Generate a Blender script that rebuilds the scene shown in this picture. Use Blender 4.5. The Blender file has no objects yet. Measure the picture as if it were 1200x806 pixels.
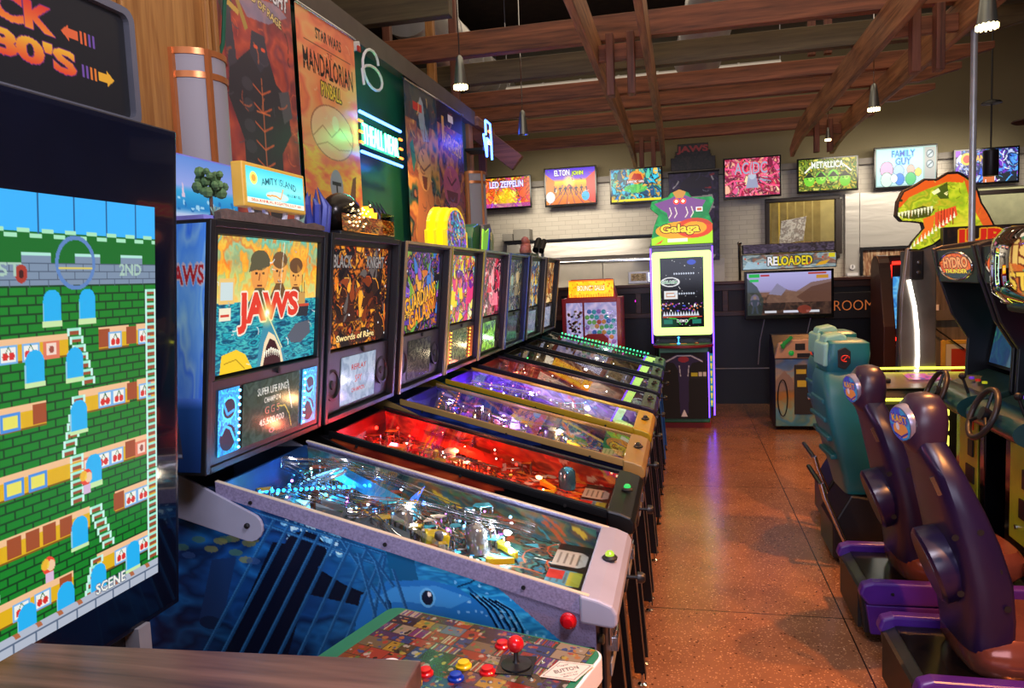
import bpy, math, random
import numpy as np
from mathutils import Vector, Matrix
SC = bpy.context.scene
COL = SC.collection
PI = math.pi

# ---------------------------------------------------------------- colour
def s2l(c):
    c = np.asarray(c, dtype=float)
    return np.where(c <= 0.04045, c / 12.92, ((c + 0.055) / 1.055) ** 2.4)
def hx(h):
    if isinstance(h, (tuple, list)): return tuple(h)
    h = h.lstrip('#')
    if len(h) == 3: h = ''.join(a + a for a in h)
    return tuple(int(h[i:i + 2], 16) / 255 for i in (0, 2, 4))
def L(h): return tuple(float(v) for v in s2l(hx(h))) + (1.0,)

# ---------------------------------------------------------------- materials (all procedural)
MATS = {}
def _new(name):
    m = bpy.data.materials.new(name); m.use_nodes = True
    nt = m.node_tree; b = nt.nodes['Principled BSDF']
    return m, nt, b
def _n(nt, t, **kw):
    n = nt.nodes.new(t)
    for k, v in kw.items(): setattr(n, k, v)
    return n
def mat(name, col='#888888', rough=0.5, metal=0.0, emit=None, es=1.0, var=0.10, scale=9.0, bump=0.0, coat=0.0, stretch=None):
    if name in MATS: return MATS[name]
    m, nt, b = _new(name); lk = nt.links.new
    b.inputs['Roughness'].default_value = rough; b.inputs['Metallic'].default_value = metal
    b.inputs['Coat Weight'].default_value = coat
    c = L(col)
    if emit is not None:
        b.inputs['Base Color'].default_value = c
        b.inputs['Emission Color'].default_value = L(emit); b.inputs['Emission Strength'].default_value = es
    else:
        tc = _n(nt, 'ShaderNodeTexCoord'); mp = _n(nt, 'ShaderNodeMapping')
        if stretch: mp.inputs['Scale'].default_value = stretch
        nz = _n(nt, 'ShaderNodeTexNoise'); nz.inputs['Scale'].default_value = scale; nz.inputs['Detail'].default_value = 4
        rp = _n(nt, 'ShaderNodeValToRGB')
        rp.color_ramp.elements[0].position = 0.3; rp.color_ramp.elements[1].position = 0.7
        rp.color_ramp.elements[0].color = tuple(v * (1 - var) for v in c[:3]) + (1,)
        rp.color_ramp.elements[1].color = tuple(min(1, v * (1 + var)) for v in c[:3]) + (1,)
        lk(tc.outputs['Object'], mp.inputs['Vector']); lk(mp.outputs['Vector'], nz.inputs['Vector'])
        lk(nz.outputs['Fac'], rp.inputs['Fac']); lk(rp.outputs['Color'], b.inputs['Base Color'])
        if bump:
            bp = _n(nt, 'ShaderNodeBump'); bp.inputs['Strength'].default_value = bump; bp.inputs['Distance'].default_value = 0.01
            lk(nz.outputs['Fac'], bp.inputs['Height']); lk(bp.outputs['Normal'], b.inputs['Normal'])
    MATS[name] = m; return m
def wood(name, c0, c1, axis='x', rough=0.5, sc=1.0, coat=0.0):
    if name in MATS: return MATS[name]
    m, nt, b = _new(name); lk = nt.links.new
    tc = _n(nt, 'ShaderNodeTexCoord'); mp = _n(nt, 'ShaderNodeMapping')
    s = [14 * sc, 14 * sc, 14 * sc]; s['xyz'.index(axis)] = 0.9 * sc
    mp.inputs['Scale'].default_value = s
    nz = _n(nt, 'ShaderNodeTexNoise'); nz.inputs['Scale'].default_value = 1.6; nz.inputs['Detail'].default_value = 6; nz.inputs['Distortion'].default_value = 1.2
    wv = _n(nt, 'ShaderNodeTexNoise'); wv.inputs['Scale'].default_value = 9; wv.inputs['Detail'].default_value = 2
    mx = _n(nt, 'ShaderNodeMath', operation='MULTIPLY_ADD'); mx.inputs[1].default_value = 0.35
    rp = _n(nt, 'ShaderNodeValToRGB')
    rp.color_ramp.elements[0].position = 0.45; rp.color_ramp.elements[1].position = 0.85
    rp.color_ramp.elements[0].color = L(c0); rp.color_ramp.elements[1].color = L(c1)
    lk(tc.outputs['Object'], mp.inputs['Vector']); lk(mp.outputs['Vector'], nz.inputs['Vector']); lk(mp.outputs['Vector'], wv.inputs['Vector'])
    lk(wv.outputs['Fac'], mx.inputs[0]); lk(nz.outputs['Fac'], mx.inputs[2]); lk(mx.outputs[0], rp.inputs['Fac'])
    lk(rp.outputs['Color'], b.inputs['Base Color']); b.inputs['Roughness'].default_value = rough; b.inputs['Coat Weight'].default_value = coat
    bp = _n(nt, 'ShaderNodeBump'); bp.inputs['Strength'].default_value = 0.15; bp.inputs['Distance'].default_value = 0.004
    lk(nz.outputs['Fac'], bp.inputs['Height']); lk(bp.outputs['Normal'], b.inputs['Normal'])
    MATS[name] = m; return m
def glass(name='clear_glass', ior=1.5, rough=0.0, tint=(1, 1, 1, 1)):
    """thin pane: see-through with fresnel reflection"""
    if name in MATS: return MATS[name]
    m = bpy.data.materials.new(name); m.use_nodes = True; nt = m.node_tree; nt.nodes.clear(); lk = nt.links.new
    o = _n(nt, 'ShaderNodeOutputMaterial'); mx = _n(nt, 'ShaderNodeMixShader'); tr = _n(nt, 'ShaderNodeBsdfTransparent')
    gl = _n(nt, 'ShaderNodeBsdfGlossy'); gl.inputs['Roughness'].default_value = rough; tr.inputs['Color'].default_value = tint
    fr = _n(nt, 'ShaderNodeFresnel'); fr.inputs['IOR'].default_value = ior
    lk(fr.outputs[0], mx.inputs[0]); lk(tr.outputs[0], mx.inputs[1]); lk(gl.outputs[0], mx.inputs[2]); lk(mx.outputs[0], o.inputs[0])
    MATS[name] = m; return m
def artmat(kind, s=1.0, rough=0.35):
    """kind 'lit': backlit art or a screen; 'print': printed art. Colours come from the mesh's art attribute"""
    name = f'art_{kind}_{s}_{rough}'
    if name in MATS: return MATS[name]
    m, nt, b = _new(name); lk = nt.links.new
    at = _n(nt, 'ShaderNodeAttribute'); at.attribute_name = 'art'
    b.inputs['Roughness'].default_value = rough
    if kind == 'lit':
        b.inputs['Base Color'].default_value = (0.01, 0.01, 0.012, 1); b.inputs['Specular IOR Level'].default_value = .25
        lk(at.outputs['Color'], b.inputs['Emission Color']); b.inputs['Emission Strength'].default_value = s
        m.cycles.emission_sampling = 'NONE'
    else:
        lk(at.outputs['Color'], b.inputs['Base Color'])
    MATS[name] = m; return m

# ---------------------------------------------------------------- mesh builder (author in world space, or under a transform T)
ORI = {}
class MB:
    def __init__(s, T=None): s.v = []; s.f = []; s.T = T
    def add(s, vs, fs):
        n = len(s.v)
        if s.T is not None: vs = [tuple(s.T @ Vector(p)) for p in vs]
        s.v += [tuple(p) for p in vs]; s.f += [tuple(i + n for i in f) for f in fs]; return s
    def box(s, x0, x1, y0, y1, z0, z1):
        v = [(x, y, z) for x in (x0, x1) for y in (y0, y1) for z in (z0, z1)]
        return s.add(v, [(0, 1, 3, 2), (4, 6, 7, 5), (0, 4, 5, 1), (2, 3, 7, 6), (0, 2, 6, 4), (1, 5, 7, 3)])
    def obox(s, c, size, rot=(0, 0, 0)):
        from mathutils import Euler
        M = Matrix.Translation(c) @ Euler(rot).to_matrix().to_4x4()
        h = [d / 2 for d in size]
        v = [M @ Vector((x * h[0], y * h[1], z * h[2])) for x in (-1, 1) for y in (-1, 1) for z in (-1, 1)]
        return s.add(v, [(0, 1, 3, 2), (4, 6, 7, 5), (0, 4, 5, 1), (2, 3, 7, 6), (0, 2, 6, 4), (1, 5, 7, 3)])
    def prism(s, pts, ax, a, b):
        def mk(p, t):
            return (t, p[0], p[1]) if ax == 'x' else ((p[0], t, p[1]) if ax == 'y' else (p[0], p[1], t))
        n = len(pts)
        v = [mk(p, a) for p in pts] + [mk(p, b) for p in pts]
        f = [tuple(range(n))[::-1], tuple(range(n, 2 * n))] + [(i, (i + 1) % n, n + (i + 1) % n, n + i) for i in range(n)]
        return s.add(v, f)
    def loft(s, rings, cap=True, closed=True):
        n = len(rings[0]); v = [p for r in rings for p in r]; f = []
        for k in range(len(rings) - 1):
            for i in range(n if closed else n - 1):
                j = (i + 1) % n; f.append((k * n + i, k * n + j, (k + 1) * n + j, (k + 1) * n + i))
        if cap: f += [tuple(range(n))[::-1], tuple(range((len(rings) - 1) * n, len(rings) * n))]
        return s.add(v, f)
    def tube(s, path, r, seg=8, closed=False, radii=None):
        P = [Vector(p) for p in path]; n = len(P); rings = []; up = None
        for i, p in enumerate(P):
            if closed: d = P[(i + 1) % n] - P[i - 1]
            else: d = P[min(i + 1, n - 1)] - P[max(i - 1, 0)]
            if d.length < 1e-9: d = Vector((0, 0, 1))
            d.normalize()
            if up is None: up = Vector((0, 0, 1)) if abs(d.z) < 0.9 else Vector((1, 0, 0))
            a = d.cross(up)
            if a.length < 1e-6: a = d.cross(Vector((0.3, 1, 0.2)))
            a.normalize(); b = a.cross(d).normalized(); up = b
            rr = radii[i] if radii else r
            rings.append([tuple(p + (a * math.cos(t) + b * math.sin(t)) * rr) for t in [2 * PI * k / seg for k in range(seg)]])
        if closed: rings.append(rings[0]); return s.loft(rings, cap=False)
        return s.loft(rings)
    def lathe(s, prof, c=(0, 0, 0), axis='z', seg=20, M=None):
        rings = []
        for r, z in prof:
            ring = []
            for k in range(seg):
                t = 2 * PI * k / seg; x, y = r * math.cos(t), r * math.sin(t)
                p = (x, y, z) if axis == 'z' else ((z, x, y) if axis == 'x' else (x, z, y))
                if M is not None: p = M @ Vector(p)
                ring.append((p[0] + c[0], p[1] + c[1], p[2] + c[2]))
            rings.append(ring)
        return s.loft(rings)
    def ball(s, c, r, seg=12, rings=8):
        if not hasattr(r, '__len__'): r = (r, r, r)
        R = []
        for k in range(rings + 1):
            ph = PI * k / rings; e = max(1e-4, math.sin(ph))
            R.append([(c[0] + r[0] * e * math.cos(t), c[1] + r[1] * e * math.sin(t), c[2] - r[2] * math.cos(ph)) for t in [2 * PI * j / seg for j in range(seg)]])
        return s.loft(R)
    def build(s, name, m, parent=None, bev=0.0, smooth=False, label=None, stuff=False, seg=2):
        if not s.v: return None
        if parent is not None: o0 = Vector(ORI[parent.name])
        else:
            a = np.array(s.v); o0 = Vector(((a[:, 0].min() + a[:, 0].max()) / 2, (a[:, 1].min() + a[:, 1].max()) / 2, a[:, 2].min()))
        me = bpy.data.meshes.new(name); me.from_pydata([(p[0] - o0[0], p[1] - o0[1], p[2] - o0[2]) for p in s.v], [], s.f)
        me.materials.append(m)
        if smooth:
            for p in me.polygons: p.use_smooth = True
        o = bpy.data.objects.new(name, me); COL.objects.link(o)
        if parent is not None: o.parent = parent
        else: o.location = o0
        ORI[o.name] = tuple(o0)
        if bev:
            bm = o.modifiers.new('bevel', 'BEVEL'); bm.width = bev; bm.segments = seg; bm.limit_method = 'ANGLE'; bm.angle_limit = math.radians(40)
        if smooth:
            try:
                me.set_sharp_from_angle(angle=math.radians(40))
            except Exception: pass
        if label: o['label'] = label
        if stuff: o['kind'] = 'stuff'
        return o
def thing(name, label, cat, loc, group=None):
    o = bpy.data.objects.new(name, None); o.empty_display_size = 0.05; COL.objects.link(o); o.location = loc
    o['label'] = label; o['category'] = cat
    if group: o['group'] = group
    ORI[o.name] = tuple(loc); return o
def tag(o, label, cat, group=None):
    o['label'] = label; o['category'] = cat
    if group: o['group'] = group
    return o
def struct(o): o['kind'] = 'structure'; return o
def kids(o): return [c for c in bpy.data.objects if c.parent == o]
def copy_thing(root, loc, label, group=None, rotz=None):
    def rec(o, par):
        c = o.copy(); COL.objects.link(c)
        if par is not None: c.parent = par
        for k in [q for q in list(bpy.data.objects) if q.parent == o]: rec(k, c)
        return c
    r = rec(root, None); r.location = loc; r['label'] = label
    if group: r['group'] = group
    if rotz is not None: r.rotation_euler[2] = rotz
    return r

# ---------------------------------------------------------------- lettering
_TXT = {}
def glyphs(txt, bold=0.0, extrude=0.0):
    key = (txt, bold, extrude)
    if key in _TXT: return _TXT[key]
    cu = bpy.data.curves.new('t', 'FONT'); cu.body = txt; cu.offset = bold; cu.extrude = extrude; cu.resolution_u = 3; cu.align_x = 'CENTER'
    ob = bpy.data.objects.new('t', cu); COL.objects.link(ob)
    dg = bpy.context.evaluated_depsgraph_get(); me = ob.evaluated_get(dg).to_mesh(); me.calc_loop_triangles()
    V = np.array([tuple(v.co) for v in me.vertices]) if len(me.vertices) else np.zeros((0, 3))
    F = [tuple(t.vertices) for t in me.loop_triangles]
    ob.evaluated_get(dg).to_mesh_clear(); bpy.data.objects.remove(ob); bpy.data.curves.remove(cu)
    if len(V):
        x0, x1, y0, y1 = V[:, 0].min(), V[:, 0].max(), V[:, 1].min(), V[:, 1].max()
        V[:, 0] = (V[:, 0] - (x0 + x1) / 2) / (x1 - x0); V[:, 1] = (V[:, 1] - (y0 + y1) / 2) / (y1 - y0)
    _TXT[key] = (V, F); return V, F
def text_on(mb, txt, c, u, v, w, h, depth=0.004, bold=0.0):
    """raised letters: centre c, unit vectors u (reading direction) and v (up), box w x h"""
    V, F = glyphs(txt, bold, 0.5)
    u, v, c = Vector(u).normalized(), Vector(v).normalized(), Vector(c); n = u.cross(v)
    return mb.add([tuple(c + u * (p[0] * w) + v * (p[1] * h) + n * (p[2] * depth)) for p in V], F)

# ---------------------------------------------------------------- painted panels (drawn in numpy, stored per vertex)
class Cv:
    def __init__(s, w, h, bg='#000000', seed=0):
        s.w, s.h = w, h; s.a = np.zeros((h, w, 3)); s.a[:] = hx(bg); s.rng = np.random.RandomState(seed); s.r = random.Random(seed)
    def _blend(s, m, x0, y0, col, alpha):
        h, w = m.shape; reg = s.a[y0:y0 + h, x0:x0 + w]; k = (m * alpha)[..., None]
        reg[:] = reg * (1 - k) + np.array(hx(col)) * k
    def _bb(s, x0, y0, x1, y1):
        return max(0, int(x0) - 1), max(0, int(y0) - 1), min(s.w, int(x1) + 2), min(s.h, int(y1) + 2)
    def rect(s, x0, y0, x1, y1, col, alpha=1.0):
        a, b, c, d = max(0, int(round(x0))), max(0, int(round(y0))), min(s.w, int(round(x1))), min(s.h, int(round(y1)))
        if c > a and d > b: s._blend(np.ones((d - b, c - a)), a, b, col, alpha)
        return s
    def ell(s, cx, cy, rx, ry, col, alpha=1.0, soft=0.0, ring=0):
        g = 1 + soft; X0, Y0, X1, Y1 = s._bb(cx - rx * g, cy - ry * g, cx + rx * g, cy + ry * g)
        if X1 <= X0 or Y1 <= Y0: return s
        yy, xx = np.mgrid[Y0:Y1, X0:X1] + 0.5
        d = np.sqrt(((xx - cx) / max(rx, .01)) ** 2 + ((yy - cy) / max(ry, .01)) ** 2)
        if soft: m = np.clip((1 + soft - d) / (2 * soft), 0, 1)
        else: m = (d <= 1).astype(float)
        if ring: m = m * (d >= 1 - ring)
        s._blend(m, X0, Y0, col, alpha); return s
    def poly(s, pts, col, alpha=1.0):
        p = np.array(pts, float); X0, Y0, X1, Y1 = s._bb(p[:, 0].min(), p[:, 1].min(), p[:, 0].max(), p[:, 1].max())
        if X1 <= X0 or Y1 <= Y0: return s
        yy, xx = np.mgrid[Y0:Y1, X0:X1] + 0.5; m = np.zeros(xx.shape, bool); n = len(p)
        for i in range(n):
            xa, ya = p[i]; xb, yb = p[(i + 1) % n]
            if ya == yb: continue
            m ^= ((ya > yy) != (yb > yy)) & (xx < (xb - xa) * (yy - ya) / (yb - ya) + xa)
        s._blend(m.astype(float), X0, Y0, col, alpha); return s
    def line(s, x0, y0, x1, y1, wd, col, alpha=1.0):
        dx, dy = x1 - x0, y1 - y0; l = math.hypot(dx, dy) or 1; nx, ny = -dy / l * wd / 2, dx / l * wd / 2
        return s.poly([(x0 + nx, y0 + ny), (x1 + nx, y1 + ny), (x1 - nx, y1 - ny), (x0 - nx, y0 - ny)], col, alpha)
    def path(s, pts, wd, col, alpha=1.0):
        for a, b in zip(pts, pts[1:]): s.line(*a, *b, wd, col, alpha)
        return s
    def grad(s, stops, y0=0, y1=None, alpha=1.0, horiz=False):
        y1 = (s.w if horiz else s.h) if y1 is None else y1; n = int(y1) - int(y0); t = np.linspace(0, 1, n)
        P = [k[0] for k in stops]; Cc = np.array([hx(k[1]) for k in stops])
        g = np.stack([np.interp(t, P, Cc[:, i]) for i in range(3)], -1)
        if horiz: s.a[:, int(y0):int(y1)] = s.a[:, int(y0):int(y1)] * (1 - alpha) + g[None] * alpha
        else: s.a[int(y0):int(y1)] = s.a[int(y0):int(y1)] * (1 - alpha) + g[:, None] * alpha
        return s
    def fbm(s, sc=24, oct=4, sx=1.0, sy=1.0):
        out = np.zeros((s.h, s.w)); amp = 1; tot = 0
        for o in range(oct):
            cw, ch = max(2, int(s.w / sc * sx) + 2), max(2, int(s.h / sc * sy) + 2); g = s.rng.rand(ch, cw)
            y = np.linspace(0, ch - 1.001, s.h); x = np.linspace(0, cw - 1.001, s.w); yi, xi = y.astype(int), x.astype(int)
            fy, fx = (y - yi)[:, None], (x - xi)[None]; fy = fy * fy * (3 - 2 * fy); fx = fx * fx * (3 - 2 * fx)
            v = (g[yi][:, xi] * (1 - fx) + g[yi][:, xi + 1] * fx) * (1 - fy) + (g[yi + 1][:, xi] * (1 - fx) + g[yi + 1][:, xi + 1] * fx) * fy
            out += v * amp; tot += amp; amp *= .55; sc = max(2.2, sc / 2)
        out /= tot; return (out - out.min()) / (out.max() - out.min() + 1e-9)
    def paint(s, pal, sc=24, alpha=1.0, sx=1.0, sy=1.0, y0=0, y1=None, edges=0.0, sharp=0.0):
        """painterly blend of a palette along folded noise"""
        f = s.fbm(sc, 4, sx, sy); f = (f * 1.6 + s.fbm(sc * 1.7, 3, sx, sy) * 1.2) % 1.0
        n = len(pal); P = np.array([hx(c) for c in pal] + [hx(pal[0])]); t = f * n
        if sharp: i0 = np.floor(t); fr = np.clip((t - i0 - .5) * (1 + sharp * 8) + .5, 0, 1); t = i0 + fr
        g = np.stack([np.interp(t, np.arange(n + 1), P[:, i]) for i in range(3)], -1)
        if edges:
            e = np.abs(np.gradient(f, axis=0)) + np.abs(np.gradient(f, axis=1)); g *= (1 - np.clip(e * edges, 0, .8))[..., None]
        y1 = s.h if y1 is None else int(y1); y0 = int(y0); s.a[y0:y1] = s.a[y0:y1] * (1 - alpha) + g[y0:y1] * alpha; return s
    def text(s, txt, cx, cy, w, h, col, out=None, ow=1.5, bold=0.02, warp=None, col2=None, ang=0.0):
        V, F = glyphs(txt, bold)
        if not len(V): return s
        X, Y = V[:, 0] * w, -V[:, 1] * h
        if warp is not None: X, Y = warp(X, Y)
        ca, sa = math.cos(ang), math.sin(ang); X, Y = cx + X * ca - Y * sa, cy + X * sa + Y * ca
        if out is not None:
            for k in range(8):
                t = PI * k / 4; s._tris(X + ow * math.cos(t), Y + ow * math.sin(t), F, out)
        s._tris(X, Y, F, col, col2, cy - h / 2, cy + h / 2); return s
    def _tris(s, X, Y, F, col, col2=None, ya=0, yb=1):
        m = np.zeros((s.h, s.w), bool)
        for f in F:
            x, y = X[list(f)], Y[list(f)]; X0, Y0, X1, Y1 = s._bb(x.min(), y.min(), x.max(), y.max())
            if X1 <= X0 or Y1 <= Y0: continue
            yy, xx = np.mgrid[Y0:Y1, X0:X1] + 0.5
            d = [(x[(i + 1) % 3] - x[i]) * (yy - y[i]) - (y[(i + 1) % 3] - y[i]) * (xx - x[i]) for i in range(3)]
            m[Y0:Y1, X0:X1] |= ((d[0] >= 0) & (d[1] >= 0) & (d[2] >= 0)) | ((d[0] <= 0) & (d[1] <= 0) & (d[2] <= 0))
        if col2 is None: s.a[m] = hx(col)
        else:
            t = np.clip((np.arange(s.h) + .5 - ya) / (yb - ya), 0, 1)[:, None]; g = np.array(hx(col)) * (1 - t) + np.array(hx(col2)) * t
            G = np.repeat(g[:, None], s.w, 1); s.a[m] = G[m]
    def specks(s, n, cols, r=(.5, 1.5), alpha=1.0, y0=0, y1=None):
        y1 = y1 or s.h
        for _ in range(n): s.ell(s.r.uniform(0, s.w), s.r.uniform(y0, y1), s.r.uniform(*r), s.r.uniform(*r), s.r.choice(cols), alpha)
        return s
    def strokes(s, n, cols, ln=(6, 20), wd=(1, 3), ang=(0, PI), alpha=.9):
        for _ in range(n):
            x, y, a, l = s.r.uniform(0, s.w), s.r.uniform(0, s.h), s.r.uniform(*ang), s.r.uniform(*ln)
            k = s.r.uniform(-.6, .6); p = [(x, y)]
            for _ in range(4): x += math.cos(a) * l / 4; y += math.sin(a) * l / 4; a += k; p.append((x, y))
            s.path(p, s.r.uniform(*wd), s.r.choice(cols), alpha)
        return s
    def flames(s, n, cols, size=(.12, .4), y0=0.0, y1=1.0):
        m = min(s.w, s.h)
        for _ in range(n):
            x, y = s.r.uniform(0, s.w), s.r.uniform(y0 * s.h, y1 * s.h); l = s.r.uniform(*size) * m; a = s.r.uniform(-2.4, -.7); b = s.r.uniform(-.5, .5); w_ = l * s.r.uniform(.18, .4)
            L_, R_ = [], []
            for k in range(7):
                t = k / 6; aa = a + b * t * 2; px_, py_ = x + math.cos(aa) * l * t, y + math.sin(aa) * l * t; ww = w_ * (1 - t) ** .8 * (.5 + min(t * 3, 1) * .5); L_.append((px_ - math.sin(aa) * ww, py_ + math.cos(aa) * ww)); R_.append((px_ + math.sin(aa) * ww, py_ - math.cos(aa) * ww))
            c_ = s.r.choice(cols); s.poly(L_ + R_[::-1], '#141014', .55); q = lambda P_: [(p[0] * .8 + (x + math.cos(a) * l * .4) * .2, p[1] * .8 + (y + math.sin(a) * l * .4) * .2) for p in P_]
            s.poly(q(L_ + R_[::-1]), c_, .95); s.path(q(L_)[:5], max(.8, l * .03), s.r.choice(cols), .9)
        return s
    def figure(s, cx, cy, h, body, head, limb=None):
        """a plain generic standing figure"""
        limb = limb or body; w = h * .16
        s.poly([(cx - w, cy - h * .3), (cx + w, cy - h * .3), (cx + w * .6, cy + h * .1), (cx - w * .6, cy + h * .1)], body)
        for k in (-1, 1):
            s.line(cx + k * w * .4, cy + h * .08, cx + k * w * .9, cy + h * .5, w * .6, limb); s.line(cx + k * w, cy - h * .27, cx + k * w * 1.9, cy + h * .02, w * .42, limb)
        s.ell(cx, cy - h * .41, h * .075, h * .1, head); return s
def art(cv, name, o, u, v, parent=None, m=None, thick=None, mask=None, label=None):
    """cv on a rectangle: o = top-left corner, u = full width vector, v = full height vector (downwards)"""
    h, w = cv.a.shape[:2]; o, u, v = np.array(o, float), np.array(u, float), np.array(v, float)
    o0 = np.array(ORI[parent.name]) if parent is not None else o + (u + v) / 2
    tx, ty = np.arange(w) / (w - 1), np.arange(h) / (h - 1)
    co = o[None, None] + tx[None, :, None] * u + ty[:, None, None] * v - o0
    idx = np.arange(w * h).reshape(h, w)
    f = np.stack([idx[:-1, :-1], idx[1:, :-1], idx[1:, 1:], idx[:-1, 1:]], -1).reshape(-1, 4)
    if mask is not None:
        mk = mask[:-1, :-1] & mask[1:, :-1] & mask[1:, 1:] & mask[:-1, 1:]; f = f[mk.reshape(-1)]
    me = bpy.data.meshes.new(name); nf = len(f)
    me.vertices.add(w * h); me.vertices.foreach_set('co', co.reshape(-1)); me.loops.add(nf * 4); me.loops.foreach_set('vertex_index', f.reshape(-1).astype(np.int32))
    me.polygons.add(nf); me.polygons.foreach_set('loop_start', np.arange(0, nf * 4, 4, dtype=np.int32)); me.polygons.foreach_set('loop_total', np.full(nf, 4, dtype=np.int32))
    me.update(calc_edges=True)
    ca = me.color_attributes.new('art', 'FLOAT_COLOR', 'POINT'); rgba = np.ones((h * w, 4), np.float32); rgba[:, :3] = s2l(np.clip(cv.a, 0, 1)).reshape(-1, 3)
    ca.data.foreach_set('color', rgba.reshape(-1)); me.materials.append(m or artmat('lit', 1.0)); me.validate()
    ob = bpy.data.objects.new(name, me); COL.objects.link(ob); ORI[ob.name] = tuple(o0)
    if parent is not None: ob.parent = parent
    else: ob.location = o0
    if label: ob['label'] = label
    if thick:
        so = ob.modifiers.new('thickness', 'SOLIDIFY'); so.thickness = thick; so.offset = -1
    return ob
# ================================================================= camera
F = 867.0
def cam_axes():
    d = np.array([(800 - 600) / F, (320 - 403) / F, 1.0]); d /= np.linalg.norm(d); r = -0.02
    up = np.array([math.sin(r), -math.cos(r), 0.0]); up -= up.dot(d) * d; up /= np.linalg.norm(up)
    rt = np.cross(d, up)
    if rt[0] < 0: rt = -rt
    return np.array([rt, d, up])
_R = cam_axes()
cam = bpy.data.cameras.new('camera'); cam.sensor_width = 36; cam.lens = F / 1200 * 36; cam.clip_start = 0.02
co = bpy.data.objects.new('camera', cam); COL.objects.link(co)
Mx = Matrix.Identity(4)
for i in range(3):
    Mx[i][0] = _R[i, 0]; Mx[i][1] = -_R[i, 1]; Mx[i][2] = -_R[i, 2]
Mx[2][3] = 1.75
co.matrix_world = Mx; SC.camera = co
SC.view_settings.view_transform = 'Standard'; SC.view_settings.look = 'None'; SC.view_settings.gamma = 1; SC.view_settings.use_curve_mapping = False
SC.view_settings.exposure = 0.0
SC.cycles.use_denoising = True; SC.cycles.max_bounces = 8; SC.cycles.transparent_max_bounces = 12; SC.cycles.sample_clamp_indirect = 4; SC.cycles.sample_clamp_direct = 0
SC.cycles.caustics_reflective = False; SC.cycles.caustics_refractive = False

# ================================================================= light
w = bpy.data.worlds.new('world'); SC.world = w; w.use_nodes = True
w.node_tree.nodes['Background'].inputs[0].default_value = L('#c9c4d6'); w.node_tree.nodes['Background'].inputs[1].default_value = 0.22
def light(kind, name, loc, energy, col, size=0.1, target=None, spot=None, blend=0.5, sy=None, spread=None):
    l = bpy.data.lights.new(name, kind); l.energy = energy; l.color = L(col)[:3]
    if kind == 'AREA':
        l.size = size
        if sy: l.shape = 'RECTANGLE'; l.size_y = sy
        if spread: l.spread = spread
    else: l.shadow_soft_size = size
    if kind == 'SPOT': l.spot_size = spot; l.spot_blend = blend
    o = bpy.data.objects.new(name, l); COL.objects.link(o); o.location = loc
    if target is not None: o.rotation_euler = (Vector(target) - Vector(loc)).to_track_quat('-Z', 'Y').to_euler()
    return o
LT = dict(near=55, ceil=190, front=170, kitchen=100, spot=200)
light('AREA', 'roof_fill', (0.5, 5.5, 5.1), LT['ceil'], '#ffe6c4', 6, (0.5, 5.5, 0), sy=9)  # broad unseen fill added under the roof for walls and floor
light('AREA', 'window_light', (-.6, -3.2, 2.5), LT['front'], '#dfe4ff', 4, (-.6, 5, 1.0), sy=2.0)  # soft fill added behind the camera; the wall there has no window
light('AREA', 'kitchen_light', (-1.6, 9.75, 3.25), LT['kitchen'] * .22, '#fff1da', 1.7, (-1.5, 11.2, 2.0), sy=.4, spread=math.radians(120))
light('AREA', 'kitchen_light', (3.1, 9.75, 3.25), LT['kitchen'] * .3, '#fff1da', 2.0, (2.8, 11.2, 2.0), sy=.4, spread=math.radians(120))
light('AREA', 'under_hood_fill', (-1.5, 10.75, 1.93), 5, '#fff1da', 1.6, (-1.5, 11.0, 1.0), sy=.1)  # added fill that lifts the shaded sheets below the hood
light('AREA', 'near_side_fill', (.4, .9, 3.15), LT['near'], '#eeeaff', .5, (-.9, 1.6, 1.0))  # unseen fill added to reach the nearest machine's side and backbox
for p, e in (((1.5, 1.5, 2.86), 2.2), ((1.5, 4.25, 2.88), 1.3), ((1.5, 6.5, 2.95), 1.0), ((1.66, 9.3, 3.18), .3), ((-1.31, 4.5, 2.92), .35)):
    light('SPOT', 'pendant_beam', p, LT['spot'] * e, '#ffa458', 0.035, (p[0], p[1], 0), spot=math.radians(125), blend=.7)

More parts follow.
